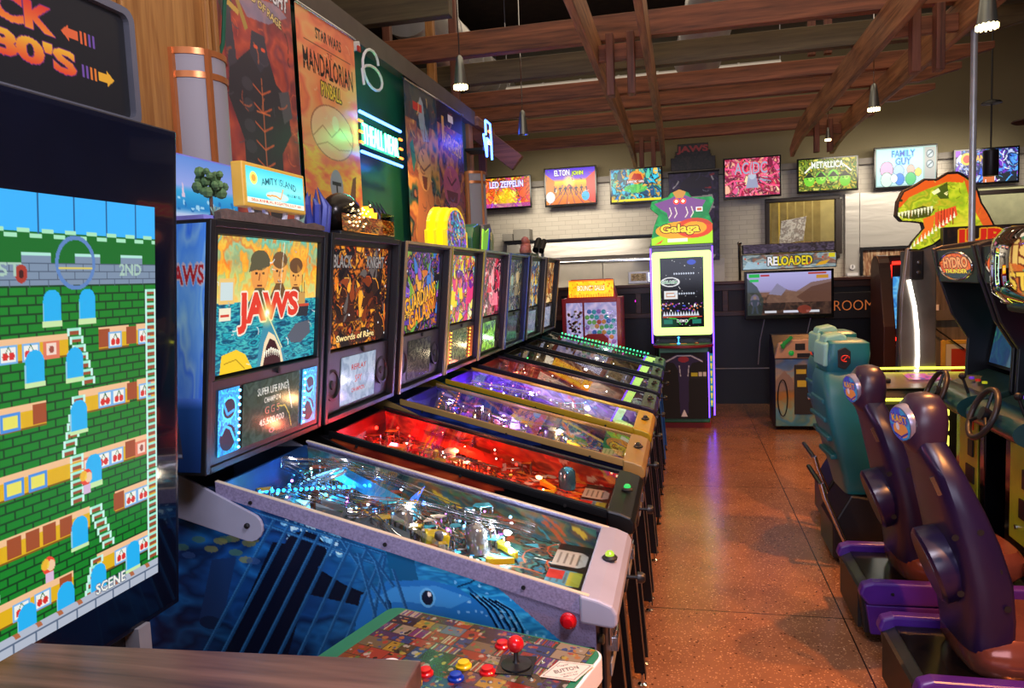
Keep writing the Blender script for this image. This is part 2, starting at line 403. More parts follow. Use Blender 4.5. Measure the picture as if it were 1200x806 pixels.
# ================================================================= shell
def floor_mat():
    m, nt, b = _new('terrazzo'); lk = nt.links.new
    g = _n(nt, 'ShaderNodeNewGeometry'); sp = _n(nt, 'ShaderNodeSeparateXYZ'); lk(g.outputs['Position'], sp.inputs[0])
    nz = _n(nt, 'ShaderNodeTexNoise'); nz.inputs['Scale'].default_value = 3.0; nz.inputs['Detail'].default_value = 6; lk(g.outputs['Position'], nz.inputs['Vector'])
    rp = _n(nt, 'ShaderNodeValToRGB'); rp.color_ramp.elements[0].position = .3; rp.color_ramp.elements[1].position = .75
    rp.color_ramp.elements[0].color = L('#7c523a'); rp.color_ramp.elements[1].color = L('#9a6b4e'); lk(nz.outputs['Fac'], rp.inputs[0])
    prev = rp.outputs['Color']
    for sc, th, colr, k in ((38, .17, '#c49470', 1), (24, .14, '#54321f', 2), (70, .24, '#b88560', 3), (15, .06, '#e8c4a0', 4)):
        v = _n(nt, 'ShaderNodeTexVoronoi'); v.inputs['Scale'].default_value = sc
        mp = _n(nt, 'ShaderNodeMapping'); mp.inputs['Location'].default_value = (k * 3.3, k * 1.7, 0); lk(g.outputs['Position'], mp.inputs[0]); lk(mp.outputs[0], v.inputs['Vector'])
        lt = _n(nt, 'ShaderNodeMath', operation='LESS_THAN'); lt.inputs[1].default_value = th; lk(v.outputs['Distance'], lt.inputs[0])
        mx = _n(nt, 'ShaderNodeMixRGB'); mx.inputs[2].default_value = L(colr); lk(lt.outputs[0], mx.inputs[0]); lk(prev, mx.inputs[1]); prev = mx.outputs[0]
    last = None
    for ax, vals in ((0, (0.75, -1.65, 3.15)), (1, (3.83, 6.15, 8.5, 1.5))):
        for vv in vals:
            s1 = _n(nt, 'ShaderNodeMath', operation='SUBTRACT'); s1.inputs[1].default_value = vv; lk(sp.outputs[ax], s1.inputs[0])
            ab = _n(nt, 'ShaderNodeMath', operation='ABSOLUTE'); lk(s1.outputs[0], ab.inputs[0])
            if last is None: last = ab
            else:
                mn = _n(nt, 'ShaderNodeMath', operation='MINIMUM'); lk(last.outputs[0], mn.inputs[0]); lk(ab.outputs[0], mn.inputs[1]); last = mn
    lt = _n(nt, 'ShaderNodeMath', operation='LESS_THAN'); lt.inputs[1].default_value = .0035; lk(last.outputs[0], lt.inputs[0])
    mx = _n(nt, 'ShaderNodeMixRGB'); mx.inputs[2].default_value = L('#2c1a14'); lk(lt.outputs[0], mx.inputs[0]); lk(prev, mx.inputs[1]); lk(mx.outputs[0], b.inputs['Base Color'])
    n2 = _n(nt, 'ShaderNodeTexNoise'); n2.inputs['Scale'].default_value = 45; n2.inputs['Detail'].default_value = 4; lk(g.outputs['Position'], n2.inputs['Vector'])
    r2 = _n(nt, 'ShaderNodeMapRange'); r2.inputs[3].default_value = .10; r2.inputs[4].default_value = .32; lk(n2.outputs['Fac'], r2.inputs[0]); lk(r2.outputs[0], b.inputs['Roughness'])
    bp = _n(nt, 'ShaderNodeBump'); bp.inputs['Strength'].default_value = .25; bp.inputs['Distance'].default_value = .003; lk(n2.outputs['Fac'], bp.inputs['Height']); lk(bp.outputs[0], b.inputs['Normal'])
    return m
def brick_mat():
    m, nt, b = _new('white_brick'); lk = nt.links.new
    g = _n(nt, 'ShaderNodeTexCoord'); mp = _n(nt, 'ShaderNodeMapping'); mp.inputs['Rotation'].default_value = (math.radians(-90), 0, 0); lk(g.outputs['Object'], mp.inputs[0])
    br = _n(nt, 'ShaderNodeTexBrick'); br.inputs['Scale'].default_value = 4.5; br.inputs['Mortar Size'].default_value = .012; br.inputs['Brick Width'].default_value = .9; br.inputs['Row Height'].default_value = .3
    br.inputs['Color1'].default_value = L('#cdc6b8'); br.inputs['Color2'].default_value = L('#c4bcae'); br.inputs['Mortar'].default_value = L('#a69f92'); lk(mp.outputs[0], br.inputs[0])
    lk(br.outputs[0], b.inputs['Base Color']); b.inputs['Roughness'].default_value = .4
    bp = _n(nt, 'ShaderNodeBump'); bp.inputs['Strength'].default_value = .4; bp.inputs['Distance'].default_value = .004; bp.invert = True; lk(br.outputs['Fac'], bp.inputs['Height']); lk(bp.outputs[0], b.inputs['Normal']); return m
def steel(name, streak, col='#c2beb8'):
    m, nt, b = _new(name); lk = nt.links.new
    g = _n(nt, 'ShaderNodeTexCoord'); mp = _n(nt, 'ShaderNodeMapping'); mp.inputs['Scale'].default_value = streak; lk(g.outputs['Object'], mp.inputs[0])
    nz = _n(nt, 'ShaderNodeTexNoise'); nz.inputs['Scale'].default_value = 2.5; nz.inputs['Detail'].default_value = 3; nz.inputs['Distortion'].default_value = .6; lk(mp.outputs[0], nz.inputs[0])
    b.inputs['Base Color'].default_value = L(col); b.inputs['Metallic'].default_value = .45; b.inputs['Roughness'].default_value = .34
    bp = _n(nt, 'ShaderNodeBump'); bp.inputs['Strength'].default_value = .3; bp.inputs['Distance'].default_value = .02; lk(nz.outputs[0], bp.inputs['Height']); lk(bp.outputs[0], b.inputs['Normal']); MATS[name] = m; return m
M_FLOOR = floor_mat(); M_BRICK = brick_mat(); M_STEEL = steel('stainless', (.6, 1, 3)); M_DUCT = steel('duct_metal', (2, 1, 1), '#b8b8bb')
M_OLIVE = mat('olive_plaster', '#80775c', .9, var=.05, scale=2); M_DARK = mat('near_black', '#0b0b0e', .5, var=.3); M_BLACK = mat('black_gloss', '#07070a', .18, var=.2)
M_BLKM = mat('black_satin', '#15151a', .38, var=.15); M_CREAM = mat('cream_wall', '#c5bba6', .7, var=.04); M_NAVY = mat('dark_panel', '#0a0a10', .45, var=.2)
M_RAFTER = wood('rafter_x', '#4c2718', '#965a3c', 'x', .6, .6); M_RAFTY = wood('rafter_y', '#5a3420', '#b07a50', 'y', .6, .6); M_RAFTZ = wood('rafter_z', '#4a261a', '#86503c', 'z', .6, .6)
M_OAK = wood('oak_post', '#8a5526', '#c08a4a', 'z', .45, .8); M_CHROME = mat('chrome', '#d6d6da', .12, 1.0, var=.03); M_GREY = mat('grey_paint', '#8d8d92', .5); M_COPPER = mat('copper_strap', '#c97b45', .35, .5, var=.1)
M_WHITE = mat('white_plastic', '#dcdce0', .4, var=.04); M_DWOOD = wood('dark_bar_wood', '#2a1410', '#55301f', 'x', .4, .7)
GL = glass()

struct(MB().box(-7, 7, -4, 12.5, -.1, 0).build('floor', M_FLOOR))
struct(MB().box(-7, 7, -4, 12.5, 5.4, 5.5).build('ceiling', mat('roof_deck', '#2e241c', .9, var=.3)))
def wall_back():
    mb = MB()                     # olive upper wall over a brick band
    mb.box(-7, 7, 11.15, 11.3, 3.18, 5.4)
    struct(mb.build('wall_back_upper', M_OLIVE))
    mb = MB().box(-7, 1.16, 11.1, 11.3, 0, 3.18).box(2.12, 3.55, 11.1, 11.3, 0, 3.18).box(1.16, 2.12, 11.1, 11.3, 2.74, 3.18).box(1.16, 2.12, 11.1, 11.3, 0, 1.88)
    mb.box(3.55, 7, 11.1, 11.3, 2.72, 3.18).box(3.55, 7, 11.1, 11.3, 0, 1.6)
    struct(mb.build('wall_back', M_BRICK))
    struct(MB().box(-7, 7, 12.35, 12.5, 0, 5.4).build('wall_kitchen', mat('kitchen_wall', '#d8cfa4', .8, emit=None)))
wall_back()
struct(MB().box(-7.1, -7, -4, 12.5, 0, 5.5).build('wall_far_left', M_OLIVE)); struct(MB().box(7, 7.1, -4, 12.5, 0, 5.5).build('wall_right', M_OLIVE))
struct(MB().box(-7, 7, -4.1, -4, 0, 5.5).build('wall_behind', M_CREAM))
# partition on the left that carries the banners
M_GREENW = mat('dark_green_panel', '#1a5c4c', .3, var=.2, scale=3)
struct(MB().box(-1.95, -1.82, -2, 6.36, 0, 3.12).build('wall_left', M_GREENW))
struct(MB().box(-2.0, -1.76, -2, 6.46, 3.12, 3.24).build('trim_1', mat('grey_wood_beam', '#5b5148', .7)))
struct(MB().box(-1.98, -1.79, 6.34, 6.46, 0, 3.12).build('trim_2', M_OAK))
# oak post with its moulding
c = MB().box(-1.95, -1.72, 1.35, 2.62, 0, 4.6); cc = MB()
for y in (1.5, 2.02, 2.08, 2.52, 2.57): cc.box(-1.72, -1.70, y, y + .022, 0, 4.6)
o = struct(c.build('trim_3', M_OAK)); cc.build('moulding', M_OAK, o, bev=.004)
# windows
def window(n, x0, x1, z0, z1):
    fr = MB(); t = .055; y0, y1 = 11.02, 11.12
    fr.box(x0 - t, x1 + t, y0, y1, z1, z1 + t).box(x0 - t, x1 + t, y0, y1, z0 - t, z0).box(x0 - t, x0, y0, y1, z0, z1).box(x1, x1 + t + .03, y0, y1, z0, z1)
    o = struct(fr.build(f'window_{n}', mat('dark_frame', '#241612', .5), bev=.006)); MB().box(x0, x1, 11.06, 11.068, z0, z1).build('pane', GL, o)
window(1, 1.2, 2.06, 1.93, 2.68); window(2, 3.6, 5.6, 1.65, 2.62)
# room behind the windows: strip lamps and hanging strips
light('AREA', 'back_room_light', (2.2, 11.9, 3.0), 16, '#ffe9b0', 1.5, (2.2, 11.9, 0)); light('AREA', 'back_room_light', (4.6, 11.9, 3.0), 16, '#f4f6e4', 1.5, (4.6, 11.9, 0))
for x, wd in ((1.5, .02), (1.54, .012)): tag(MB().box(x, x + wd, 12.33, 12.352, 1.4, 3.0).build('strip_lamp', mat('tube_yellow', '#ffffff', .5, emit='#ffd84a', es=2.2)), 'thin yellow light tube seen through the kitchen window' if wd == .02 else 'thinner yellow light tube right of its neighbour behind the kitchen window', 'lamp')
t = thing('plastic_curtain', 'hanging strip curtain seen through the kitchen window', 'curtain', (1.8, 12, 1.0))
for i in range(7):
    y = 12.05; x = 1.22 + i * .12
    MB().box(x, x + .1, y + (i % 2) * .012, y + .006 + (i % 2) * .012, 1.2, 2.9).build('strip', mat('strip_clear', '#b9a878', .2, var=.2), t)
a = Cv(60, 70, '#b9b7b0', 3); a.paint(['#dcdad2', '#a8a49c', '#8a7c74', '#cfcac0'], 10); 
tag(art(a, 'poster_sheet', (1.36, 11.05, 2.42), (.33, 0, .05), (-.04, 0, -.33), m=artmat('print'), thick=.003), 'crumpled pale sheet taped inside the kitchen window', 'paper')
# half wall of the bar
struct(MB().box(-5, 6, 10.1, 10.25, 0, 1.58).build('wall_bar', M_NAVY))
struct(MB().box(-5, 6, 10.0, 10.35, 1.58, 1.62).build('trim_4', M_DWOOD, bev=.006))
hw = MB(); hw.box(-5, 6, 10.04, 10.1, 1.50, 1.58).box(-5, 6, 10.04, 10.1, 1.17, 1.23)
for x in (-2.3, -1.7, -.62, -.3, .5, .78, 1.75, 2.42, 3.0, 3.6): hw.box(x, x + .07, 10.04, 10.1, 1.23, 1.5)
struct(hw.build('trim_5', M_DWOOD, bev=.004))
struct(MB().box(-5, 6, 10.08, 10.102, 1.23, 1.5).build('trim_6', mat('cubby_back', '#1d0f0c', .5)))
# baseline pipe along the bar foot
tag(MB().tube([(-.2, 10.094, .47), (1.2, 10.094, .47)], .008).build('conduit', M_GREY), 'thin grey conduit running low along the dark bar wall', 'pipe')
# ROOM sign
t = thing('room_sign', 'dark sign reading ROOM in thin orange letters on bar wall', 'sign', (2.06, 9.98, 1.1))
MB().box(1.75, 2.37, 10.0, 10.04, 1.1, 1.43).build('board', mat('sign_black', '#17100f', .4), t, bev=.005)
mb = MB(); text_on(mb, 'ROOM', (2.08, 9.998, 1.265), (1, 0, 0), (0, 0, 1), .46, .125, .006, -.012); mb.build('lettering', mat('sign_orange', '#c47238', .4, emit='#b0602c', es=.5), t)

# stainless kitchen line
t = thing('range_hood', 'long stainless steel kitchen hood on the left back wall', 'hood', (-1.45, 11, 1.97))
MB().prism([(11.1, 1.98), (10.86, 1.98), (10.84, 2.05), (10.92, 2.3), (11.1, 2.3)], 'x', -2.56, -.38).build('canopy', steel('hood_steel', (.6, 1, 3), '#85827e'), t)
MB().box(-2.6, -.36, 10.82, 11.1, 1.955, 1.985).build('rim', M_CHROME, t, bev=.004); MB().box(-2.6, -.36, 10.88, 11.1, 2.3, 2.325).build('top_rail', M_BLKM, t)
t = thing('wall_cladding', 'pale grey sheet panels below the stainless hood', 'panel', (-1.5, 11, 1.5))
for x in (-2.9, -1.15): MB().box(x, x + 1.74, 11.06, 11.1, 1.45, 1.95).build('sheet', mat('pale_sheet', '#b5ab9c', .35, .2, var=.06), t, bev=.003)
t = thing('steel_cladding', 'stainless steel wall panels around the pass window at right', 'panel', (3, 11, 1.6))
MB().box(2.18, 2.36, 11.0, 11.095, 1.6, 2.74).build('sheet', M_STEEL, t, bev=.003); MB().box(2.365, 3.5, 11.0, 11.095, 2.0, 2.74).build('sheet', M_STEEL, t, bev=.003); MB().box(3.1, 3.5, 11.0, 11.095, 1.6, 1.995).build('sheet', M_STEEL, t, bev=.003)
t = thing('pass_window', 'kitchen pass window with amber curtain below the steel panel', 'window', (2.7, 10.98, 1.6))
fr = MB().box(2.37, 3.1, 10.96, 11.0, 1.96, 1.99).box(2.37, 2.4, 10.96, 11.0, 1.62, 1.96).box(3.06, 3.1, 10.96, 11.0, 1.62, 1.96); fr.build('frame', M_BLKM, t)
a = Cv(90, 40, '#8a6a50', 4); a.paint(['#9c7c5c', '#c9b79a', '#7c4a34', '#b08c6c', '#5c3424'], 16, sx=3, sy=.3); art(a, 'curtain', (2.4, 10.99, 1.96), (.66, 0, 0), (0, 0, -.34), t, artmat('print'))
t = thing('dial_gauge', 'small round white dial on the steel post by window', 'gauge', (2.27, 10.99, 1.7))
MB().lathe([(.0, 0), (.034, 0), (.034, -.02), (0.0, -.02)], (2.27, 11.0, 1.74), 'y').build('face', M_WHITE, t); MB().box(2.266, 2.274, 10.97, 10.98, 1.73, 1.765).build('needle', M_BLKM, t); MB().box(2.2, 2.34, 10.975, 11.0, 1.62, 1.66).build('plate', M_WHITE, t)
# shelf along the top of the tiles, thin silver post, small oven
struct(MB().box(-7, 7, 11.0, 11.1, 3.12, 3.2).build('trim_7', mat('shelf_grey', '#77716a', .5)))
tag(MB().tube([(.74, 10.3, 1.618), (.74, 10.3, 2.10)], .022).ball((.74, 10.3, 2.11), .03).build('silver_post', M_CHROME), 'short silver post standing on the bar beside the window', 'post')
t = thing('countertop_oven', 'small steel oven with amber window on the bar top', 'oven', (-.55, 10.2, 1.62))
MB().box(-.72, -.4, 10.12, 10.33, 1.63, 1.80).build('body', M_STEEL, t, bev=.008); a = Cv(24, 14, '#a88a4c', 2); a.paint(['#c9a45c', '#7c6434', '#e0c88c'], 6); art(a, 'door_window', (-.68, 10.117, 1.77), (.2, 0, 0), (0, 0, -.1), t, artmat('print')); MB().box(-.45, -.43, 10.1, 10.12, 1.65, 1.78).build('handle', M_CHROME, t, bev=.003)
tag(MB().box(-2.45, -2.2, 10.85, 11.1, 2.33, 2.5).box(-2.62, -2.46, 10.85, 11.1, 2.33, 2.44).build('storage_box', mat('box_grey', '#8c8880', .7), bev=.01), 'grey box stored on top of the hood near the banners', 'box')
# magenta neon reflection in the dark bar window, modelled as a glowing tube
tag(MB().tube([(-.60 + .03 * math.cos(k * .9), 10.076, 1.36 + k * .012) for k in range(10)], .006).build('magenta_reflection', mat('reflection_magenta', '#000', .5, emit='#ff2ae0', es=2.5)), 'tiny magenta neon reflection shaped as a glowing squiggle on the dark bar wall', 'neon sign')

# ================================================================= roof timbers
names = ['second', 'third', 'fourth', 'fifth', 'sixth', 'seventh']
M_BMG = wood('rafter_greenish', '#3c3020', '#5f5238', 'x', .6, .6)
for i, (y, xe, mm) in enumerate([(5.88, 3.3, M_RAFTER), (6.72, 2.78, M_BMG), (7.6, 2.75, M_RAFTER), (8.25, 2.7, M_RAFTER), (9.1, 2.72, M_RAFTER), (10.35, 2.4, M_RAFTER)]):
    z0 = 3.55; x0 = -2.9 if i else -3.4; hb = .19 if i < 2 else .15
    mb = MB().prism([(x0, z0), (xe - .38, z0), (xe, z0 + .09), (xe, z0 + hb), (x0, z0 + hb)], 'y', y, y + .09)
    tag(mb.build('ceiling_beam', mm, bev=.006), f'reddish brown cross beam under the roof, {names[i]} from the front' if i != 1 else 'greenish brown cross beam under the roof, third from the front', 'beam', 'cross beams under the roof')
mb = MB().prism([(-3.4, 3.55), (-1.5, 3.55), (-1.5, 3.76), (-3.4, 3.76)], 'y', 4.95, 5.04)
tag(mb.build('ceiling_beam', M_BMG, bev=.006), 'frontmost cross beam, its end showing at the top left above the banners', 'beam', 'cross beams under the roof')  # green light on this beam is put into its greenish wood colour
def joist_pair(xa, xb, lab, ys, grp='paired joists running to the back wall'):
    t = thing('joist_pair', lab, 'beam', ((xa + xb) / 2, 8, 3.2), grp)
    for x in (xa, xb):
        pts = [(-1.0, 3.30), (9.3, 3.30)]
        pts += [(9.3 + 1.1 * k / 6, 3.30 - .10 * (k / 6) ** 2) for k in range(1, 7)]
        pts += [(10.46, 3.32), (9.8, 3.5), (9.3, 3.545), (-1.0, 3.545)]
        MB().prism(pts, 'x', x - .025, x + .025).build('plank', M_RAFTY, t, bev=.005)
    for y in ys:
        xm = (xa + xb) / 2
        for k in (-1, 1): MB().box(xm + k * .075 - .028, xm + k * .075 + .028, y - .05, y + .05, 3.06 if y < 8 else 3.12, 3.5).build('hanger_post', M_RAFTZ, t, bev=.005)
        MB().box(xa + .025, xb - .025, y + .05, y + .1, 3.33, 3.45).build('block', M_RAFTER, t, bev=.004)
joist_pair(-.6, -.22, 'pair of pale edged joists left of centre with hanging posts', (5.6, 9.85))
joist_pair(1.42, 1.9, 'pair of dark red joists at right with hanging posts', (5.75, 9.6))
t = thing('corner_brace', 'slanted pale timber brace by the blue neon sign', 'beam', (-1.8, 6.9, 2.8))
MB().obox((-1.7, 6.8, 3.02), (.62, .07, .16), (0, math.radians(40), 0)).build('brace', M_RAFTER, t, bev=.005); MB().box(-1.79, -1.73, 6.44, 7.05, 3.12, 3.2).build('arm', M_RAFTY, t, bev=.004); MB().obox((-1.85, 7.0, 2.95), (.07, .07, .4)).build('post', M_RAFTZ, t, bev=.005)
for i, (x, y) in enumerate([(-2.15, 6.35), (-2.02, 6.62), (-2.55, 6.35), (1.25, 8.0), (1.4, 8.0)]):
    tag(MB().box(x, x + .07, y, y + .07, 2.6 if i < 3 else 3.84, 5.38).build('timber_stud', M_RAFTZ if i else M_OAK, bev=.004), ['orange upright stud left of the near pendant lamp', 'upright stud right behind the near pendant lamp', 'leftmost upright stud beside the round duct', 'upright stud between the right joists and the roof', 'right one of two studs above the right joists'][i], 'stud')
# ducts
def duct(path, r, lab):
    t = thing('air_duct', lab, 'duct', path[0]); MB().tube(path, r, 24).build('pipe', M_DUCT, t, smooth=True)
    for q in (0, -1): p = path[q]; MB().tube([(p[0], p[1] - .001, p[2]), (p[0], p[1], 5.42)], .006, 6).build('hanger_rod', M_GREY, t)
    P0, P1 = Vector(path[0]), Vector(path[-1]); n = max(2, int((P1 - P0).length / .45))
    for k in range(1, n):
        a = P0.lerp(P1, k / n); d = (P1 - P0).normalized() * .012
        MB().tube([a - d, a + d], r + .008, 24).build('seam', M_DUCT, t)
duct([(-2.62, 7.2, 4.5), (-2.62, 10.9, 4.5)], .3, 'round silver duct running back at the upper left')
duct([(-2.2, 9.75, 4.15), (1.2, 9.75, 4.15)], .13, 'slim grey duct crossing between the cross beams')
duct([(.2, 8.75, 4.1), (.62, 6.2, 5.0)], .26, 'silver duct slanting up right of the paired joists')
duct([(2.62, 3.2, 4.2), (2.6, 7.0, 4.12)], .22, 'silver duct at the upper right behind the lamp')
# ================================================================= pinball machines
XB, XF = -1.62, -0.235
def railz(x): return 1.205 - (x + 1.30) * (1.205 - .935) / (1.30 - .26)
def facex(z): return -1.29 + .075 * (z - 1.25) / .68
M_LAV = mat('lavender_speckle', '#857c9c', .55, var=.28, scale=160); M_LAVTOP = mat('lavender_cream_edge', '#cfc0a8', .4)
M_BBOX = mat('backbox_charcoal', '#0e0e12', .45, var=.15); M_LEG = mat('black_leg', '#101013', .3, .4); M_REDBTN = mat('red_button', '#c41420', .2)
M_STEELP = mat('polished_steel', '#c2c2c8', .18, 1.0, var=.05)
def lampmat(c, s=8):
    return mat(f'lamp_{c}_{s}', '#111', .4, emit=c, es=s)
def rectpoly(cv, f, pts, col, alpha=1.0): return cv.poly([f(*p) for p in pts], col, alpha)

def side_art_sea():
    W, H = 560, 272; cv = Cv(W, H, '#0a1c3c', 11); f = lambda X, z: ((X + 1.62) / 1.39 * W, (1.22 - z) / .68 * H)
    cv.paint(['#0c2850', '#103a70', '#0a1e40', '#155088'], 60, sx=.6, sy=1.2)
    cv2 = Cv(W, H, '#1a78ac', 12); cv2.paint(['#1c7cb0', '#2a98c4', '#14608e', '#3aa8cc', '#1a6ea0'], 40, sx=.7, sy=2.4)
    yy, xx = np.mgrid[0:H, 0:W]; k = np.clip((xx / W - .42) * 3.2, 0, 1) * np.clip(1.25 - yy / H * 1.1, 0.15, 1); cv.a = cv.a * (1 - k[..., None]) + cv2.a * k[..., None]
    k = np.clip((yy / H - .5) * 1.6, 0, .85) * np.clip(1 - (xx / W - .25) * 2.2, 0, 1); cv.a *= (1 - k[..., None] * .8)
    # pale bubbles by the diver
    for _ in range(60):
        x, y = f(-1.03 + cv.r.uniform(-.07, .1), 1.06 + cv.r.uniform(-.05, .05)); cv.ell(x, y, cv.r.uniform(2, 5), cv.r.uniform(2, 4), cv.r.choice(['#6fa8c4', '#a8c8d4', '#4c86a8']), .8)
    # generic diver silhouette
    d = '#070d1e'
    cv.ell(*f(-1.04, 1.02), 26, 22, d); cv.poly([f(-1.14, 1.04), f(-1.0, 1.03), f(-1.06, .86), f(-1.12, .7), f(-1.24, .56), f(-1.38, .6), f(-1.24, .86)], d)
    cv.poly([f(-1.04, .99), f(-.93, .93), f(-.82, .89), f(-.83, .86), f(-.95, .88), f(-1.08, .9)], d); cv.ell(*f(-.83, .87), 10, 7, '#31465e')
    cv.poly([f(-1.34, .98), f(-1.26, .99), f(-1.32, .8), f(-1.40, .79)], '#12294e'); cv.ell(*f(-1.36, .79), 15, 8, '#0c1c38')
    # cylinder float at right of the cage
    cv.poly([f(-.80, 1.05), f(-.72, 1.03), f(-.71, .95), f(-.79, .96)], '#0d4468'); cv.ell(*f(-.75, .955), 17, 10, '#0d4468')
    # large generic fish: body, eye, mouth, gills
    b = [f(-.90, .82), (f(-.88, .90)), f(-.80, .945), f(-.68, .955), f(-.60, .94), f(-.48, .86), f(-.36, .74), f(-.25, .6), f(-.30, .54), f(-.8, .54), f(-.92, .68)]
    cv.poly(b, '#1a5a96'); cv.poly([f(-.86, .88), f(-.78, .93), f(-.66, .94), f(-.56, .91), f(-.62, .88), f(-.74, .89)], '#3f86b8', .55)
    cv.poly([f(-.90, .80), f(-.80, .80), f(-.60, .78), f(-.45, .7), f(-.36, .56), f(-.8, .54), f(-.92, .68)], '#0c2f5c', .8)
    cv.path([f(-.60, .94), f(-.56, .955), f(-.52, .985)], 2, '#0a2a48'); cv.path([f(-.57, .94), f(-.40, .79), f(-.26, .6)], 3, '#0a3a64')
    cv.ell(*f(-.685, .905), 9, 11, '#071427'); cv.ell(*f(-.685, .905), 9, 11, '#4f90ba', 1, ring=.25); cv.ell(*f(-.68, .915), 2.2, 2.6, '#dff0ff'); cv.ell(*f(-.80, .875), 4, 7, '#081a33')
    for k in range(5):
        x = -.565 + k * .017; cv.path([f(x, .925 - k * .004), f(x + .045, .885), f(x + .072, .835), f(x + .075, .79)], 2.4, '#06152c'); cv.path([f(x + .008, .925 - k * .004), f(x + .052, .885), f(x + .079, .835)], 1, '#4c92c2', .7)
    for _ in range(50): x, y = f(cv.r.uniform(-.62, -.36), cv.r.uniform(.8, .96)); cv.ell(x, y, cv.r.uniform(.8, 2.4), cv.r.uniform(.8, 2.4), '#8fc0dc', .5)
    # cage bars
    bar = '#143c64'; hi = '#2f6a98'
    cage = [((-1.19, 1.125), (-.80, 1.02)), ((-1.16, 1.09), (-.82, .99)), ((-.80, 1.02), (-.90, .62)), ((-.86, 1.04), (-.78, .93)), ((-.93, 1.06), (-.80, .86))]
    for k in range(8): x = -1.13 + k * .046; cage.append(((x, 1.105 - k * .012), (x - .31 + k * .022, .62 + .012 * k)))
    for k in range(3): x = -.72 + k * .05; cage.append(((x - .16, 1.02 - k * .02), (x - .12, .84)))
    for a_, b_ in cage: cv.line(*f(*a_), *f(*b_), 4.2, bar, .9); cv.line(f(*a_)[0] - 1.5, f(*a_)[1], f(*b_)[0] - 1.5, f(*b_)[1], 1.3, hi, .7)
    for _ in range(14): x, y = f(cv.r.uniform(-1.5, -1.2), cv.r.uniform(.98, 1.06)); cv.ell(x, y, 9, 4, cv.r.choice(['#3a5a48', '#6c6a3a', '#27406a']), .7)
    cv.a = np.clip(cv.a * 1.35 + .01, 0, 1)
    # lavender front corner
    cv.poly([f(-.50, .99), f(-.50, .955), f(-.28, .775), f(-.12, .62), f(-.12, 1.0)], '#857c9c')
    spk = cv.rng.rand(H, W) < .18; reg = np.zeros((H, W), bool); cvm = Cv(W, H, '#000'); cvm.poly([f(-.50, .99), f(-.50, .955), f(-.28, .775), f(-.12, .62), f(-.12, 1.0)], '#fff'); reg = cvm.a[..., 0] > .5
    cv.a[spk & reg] *= .84
    return cv
def side_art_plain(pal, low, seed, acc=None):
    W, H = 200, 98; cv = Cv(W, H, pal[0], seed); cv.paint(pal, 26, sx=.4, sy=1.6); f = lambda X, z: ((X + 1.62) / 1.39 * W, (1.22 - z) / .68 * H)
    cv.poly([f(-.75, .98), f(-.55, 1.02), f(-.2, .96), f(-.2, .5), f(-.4, .5)], low)
    if acc: cv.strokes(26, acc, (8, 30), (1, 3), (.1, .5))
    return cv
def playfield_art(pal, seed, acc, dark='#101418'):
    cv = Cv(300, 170, pal[0], seed); cv.paint(pal, 30, edges=2.5, sharp=.2); r = cv.r
    for _ in range(46): cv.ell(r.uniform(20, 280), r.uniform(8, 162), r.uniform(3, 9), r.uniform(3, 9), r.choice(acc), .85); 
    for _ in range(26):
        x, y = r.uniform(20, 280), r.uniform(8, 162); cv.ell(x, y, 5, 5, '#000', .6, ring=.3); a = r.uniform(0, 6.28)
        cv.poly([(x + 9 * math.cos(a + k), y + 9 * math.sin(a + k)) for k in (0, 2.3, 4)], r.choice(acc), .9)
    cv.strokes(40, acc + [dark], (20, 60), (1, 3.5)); cv.specks(120, ['#fff', '#ffe', '#223'], (.5, 1.4)); return cv

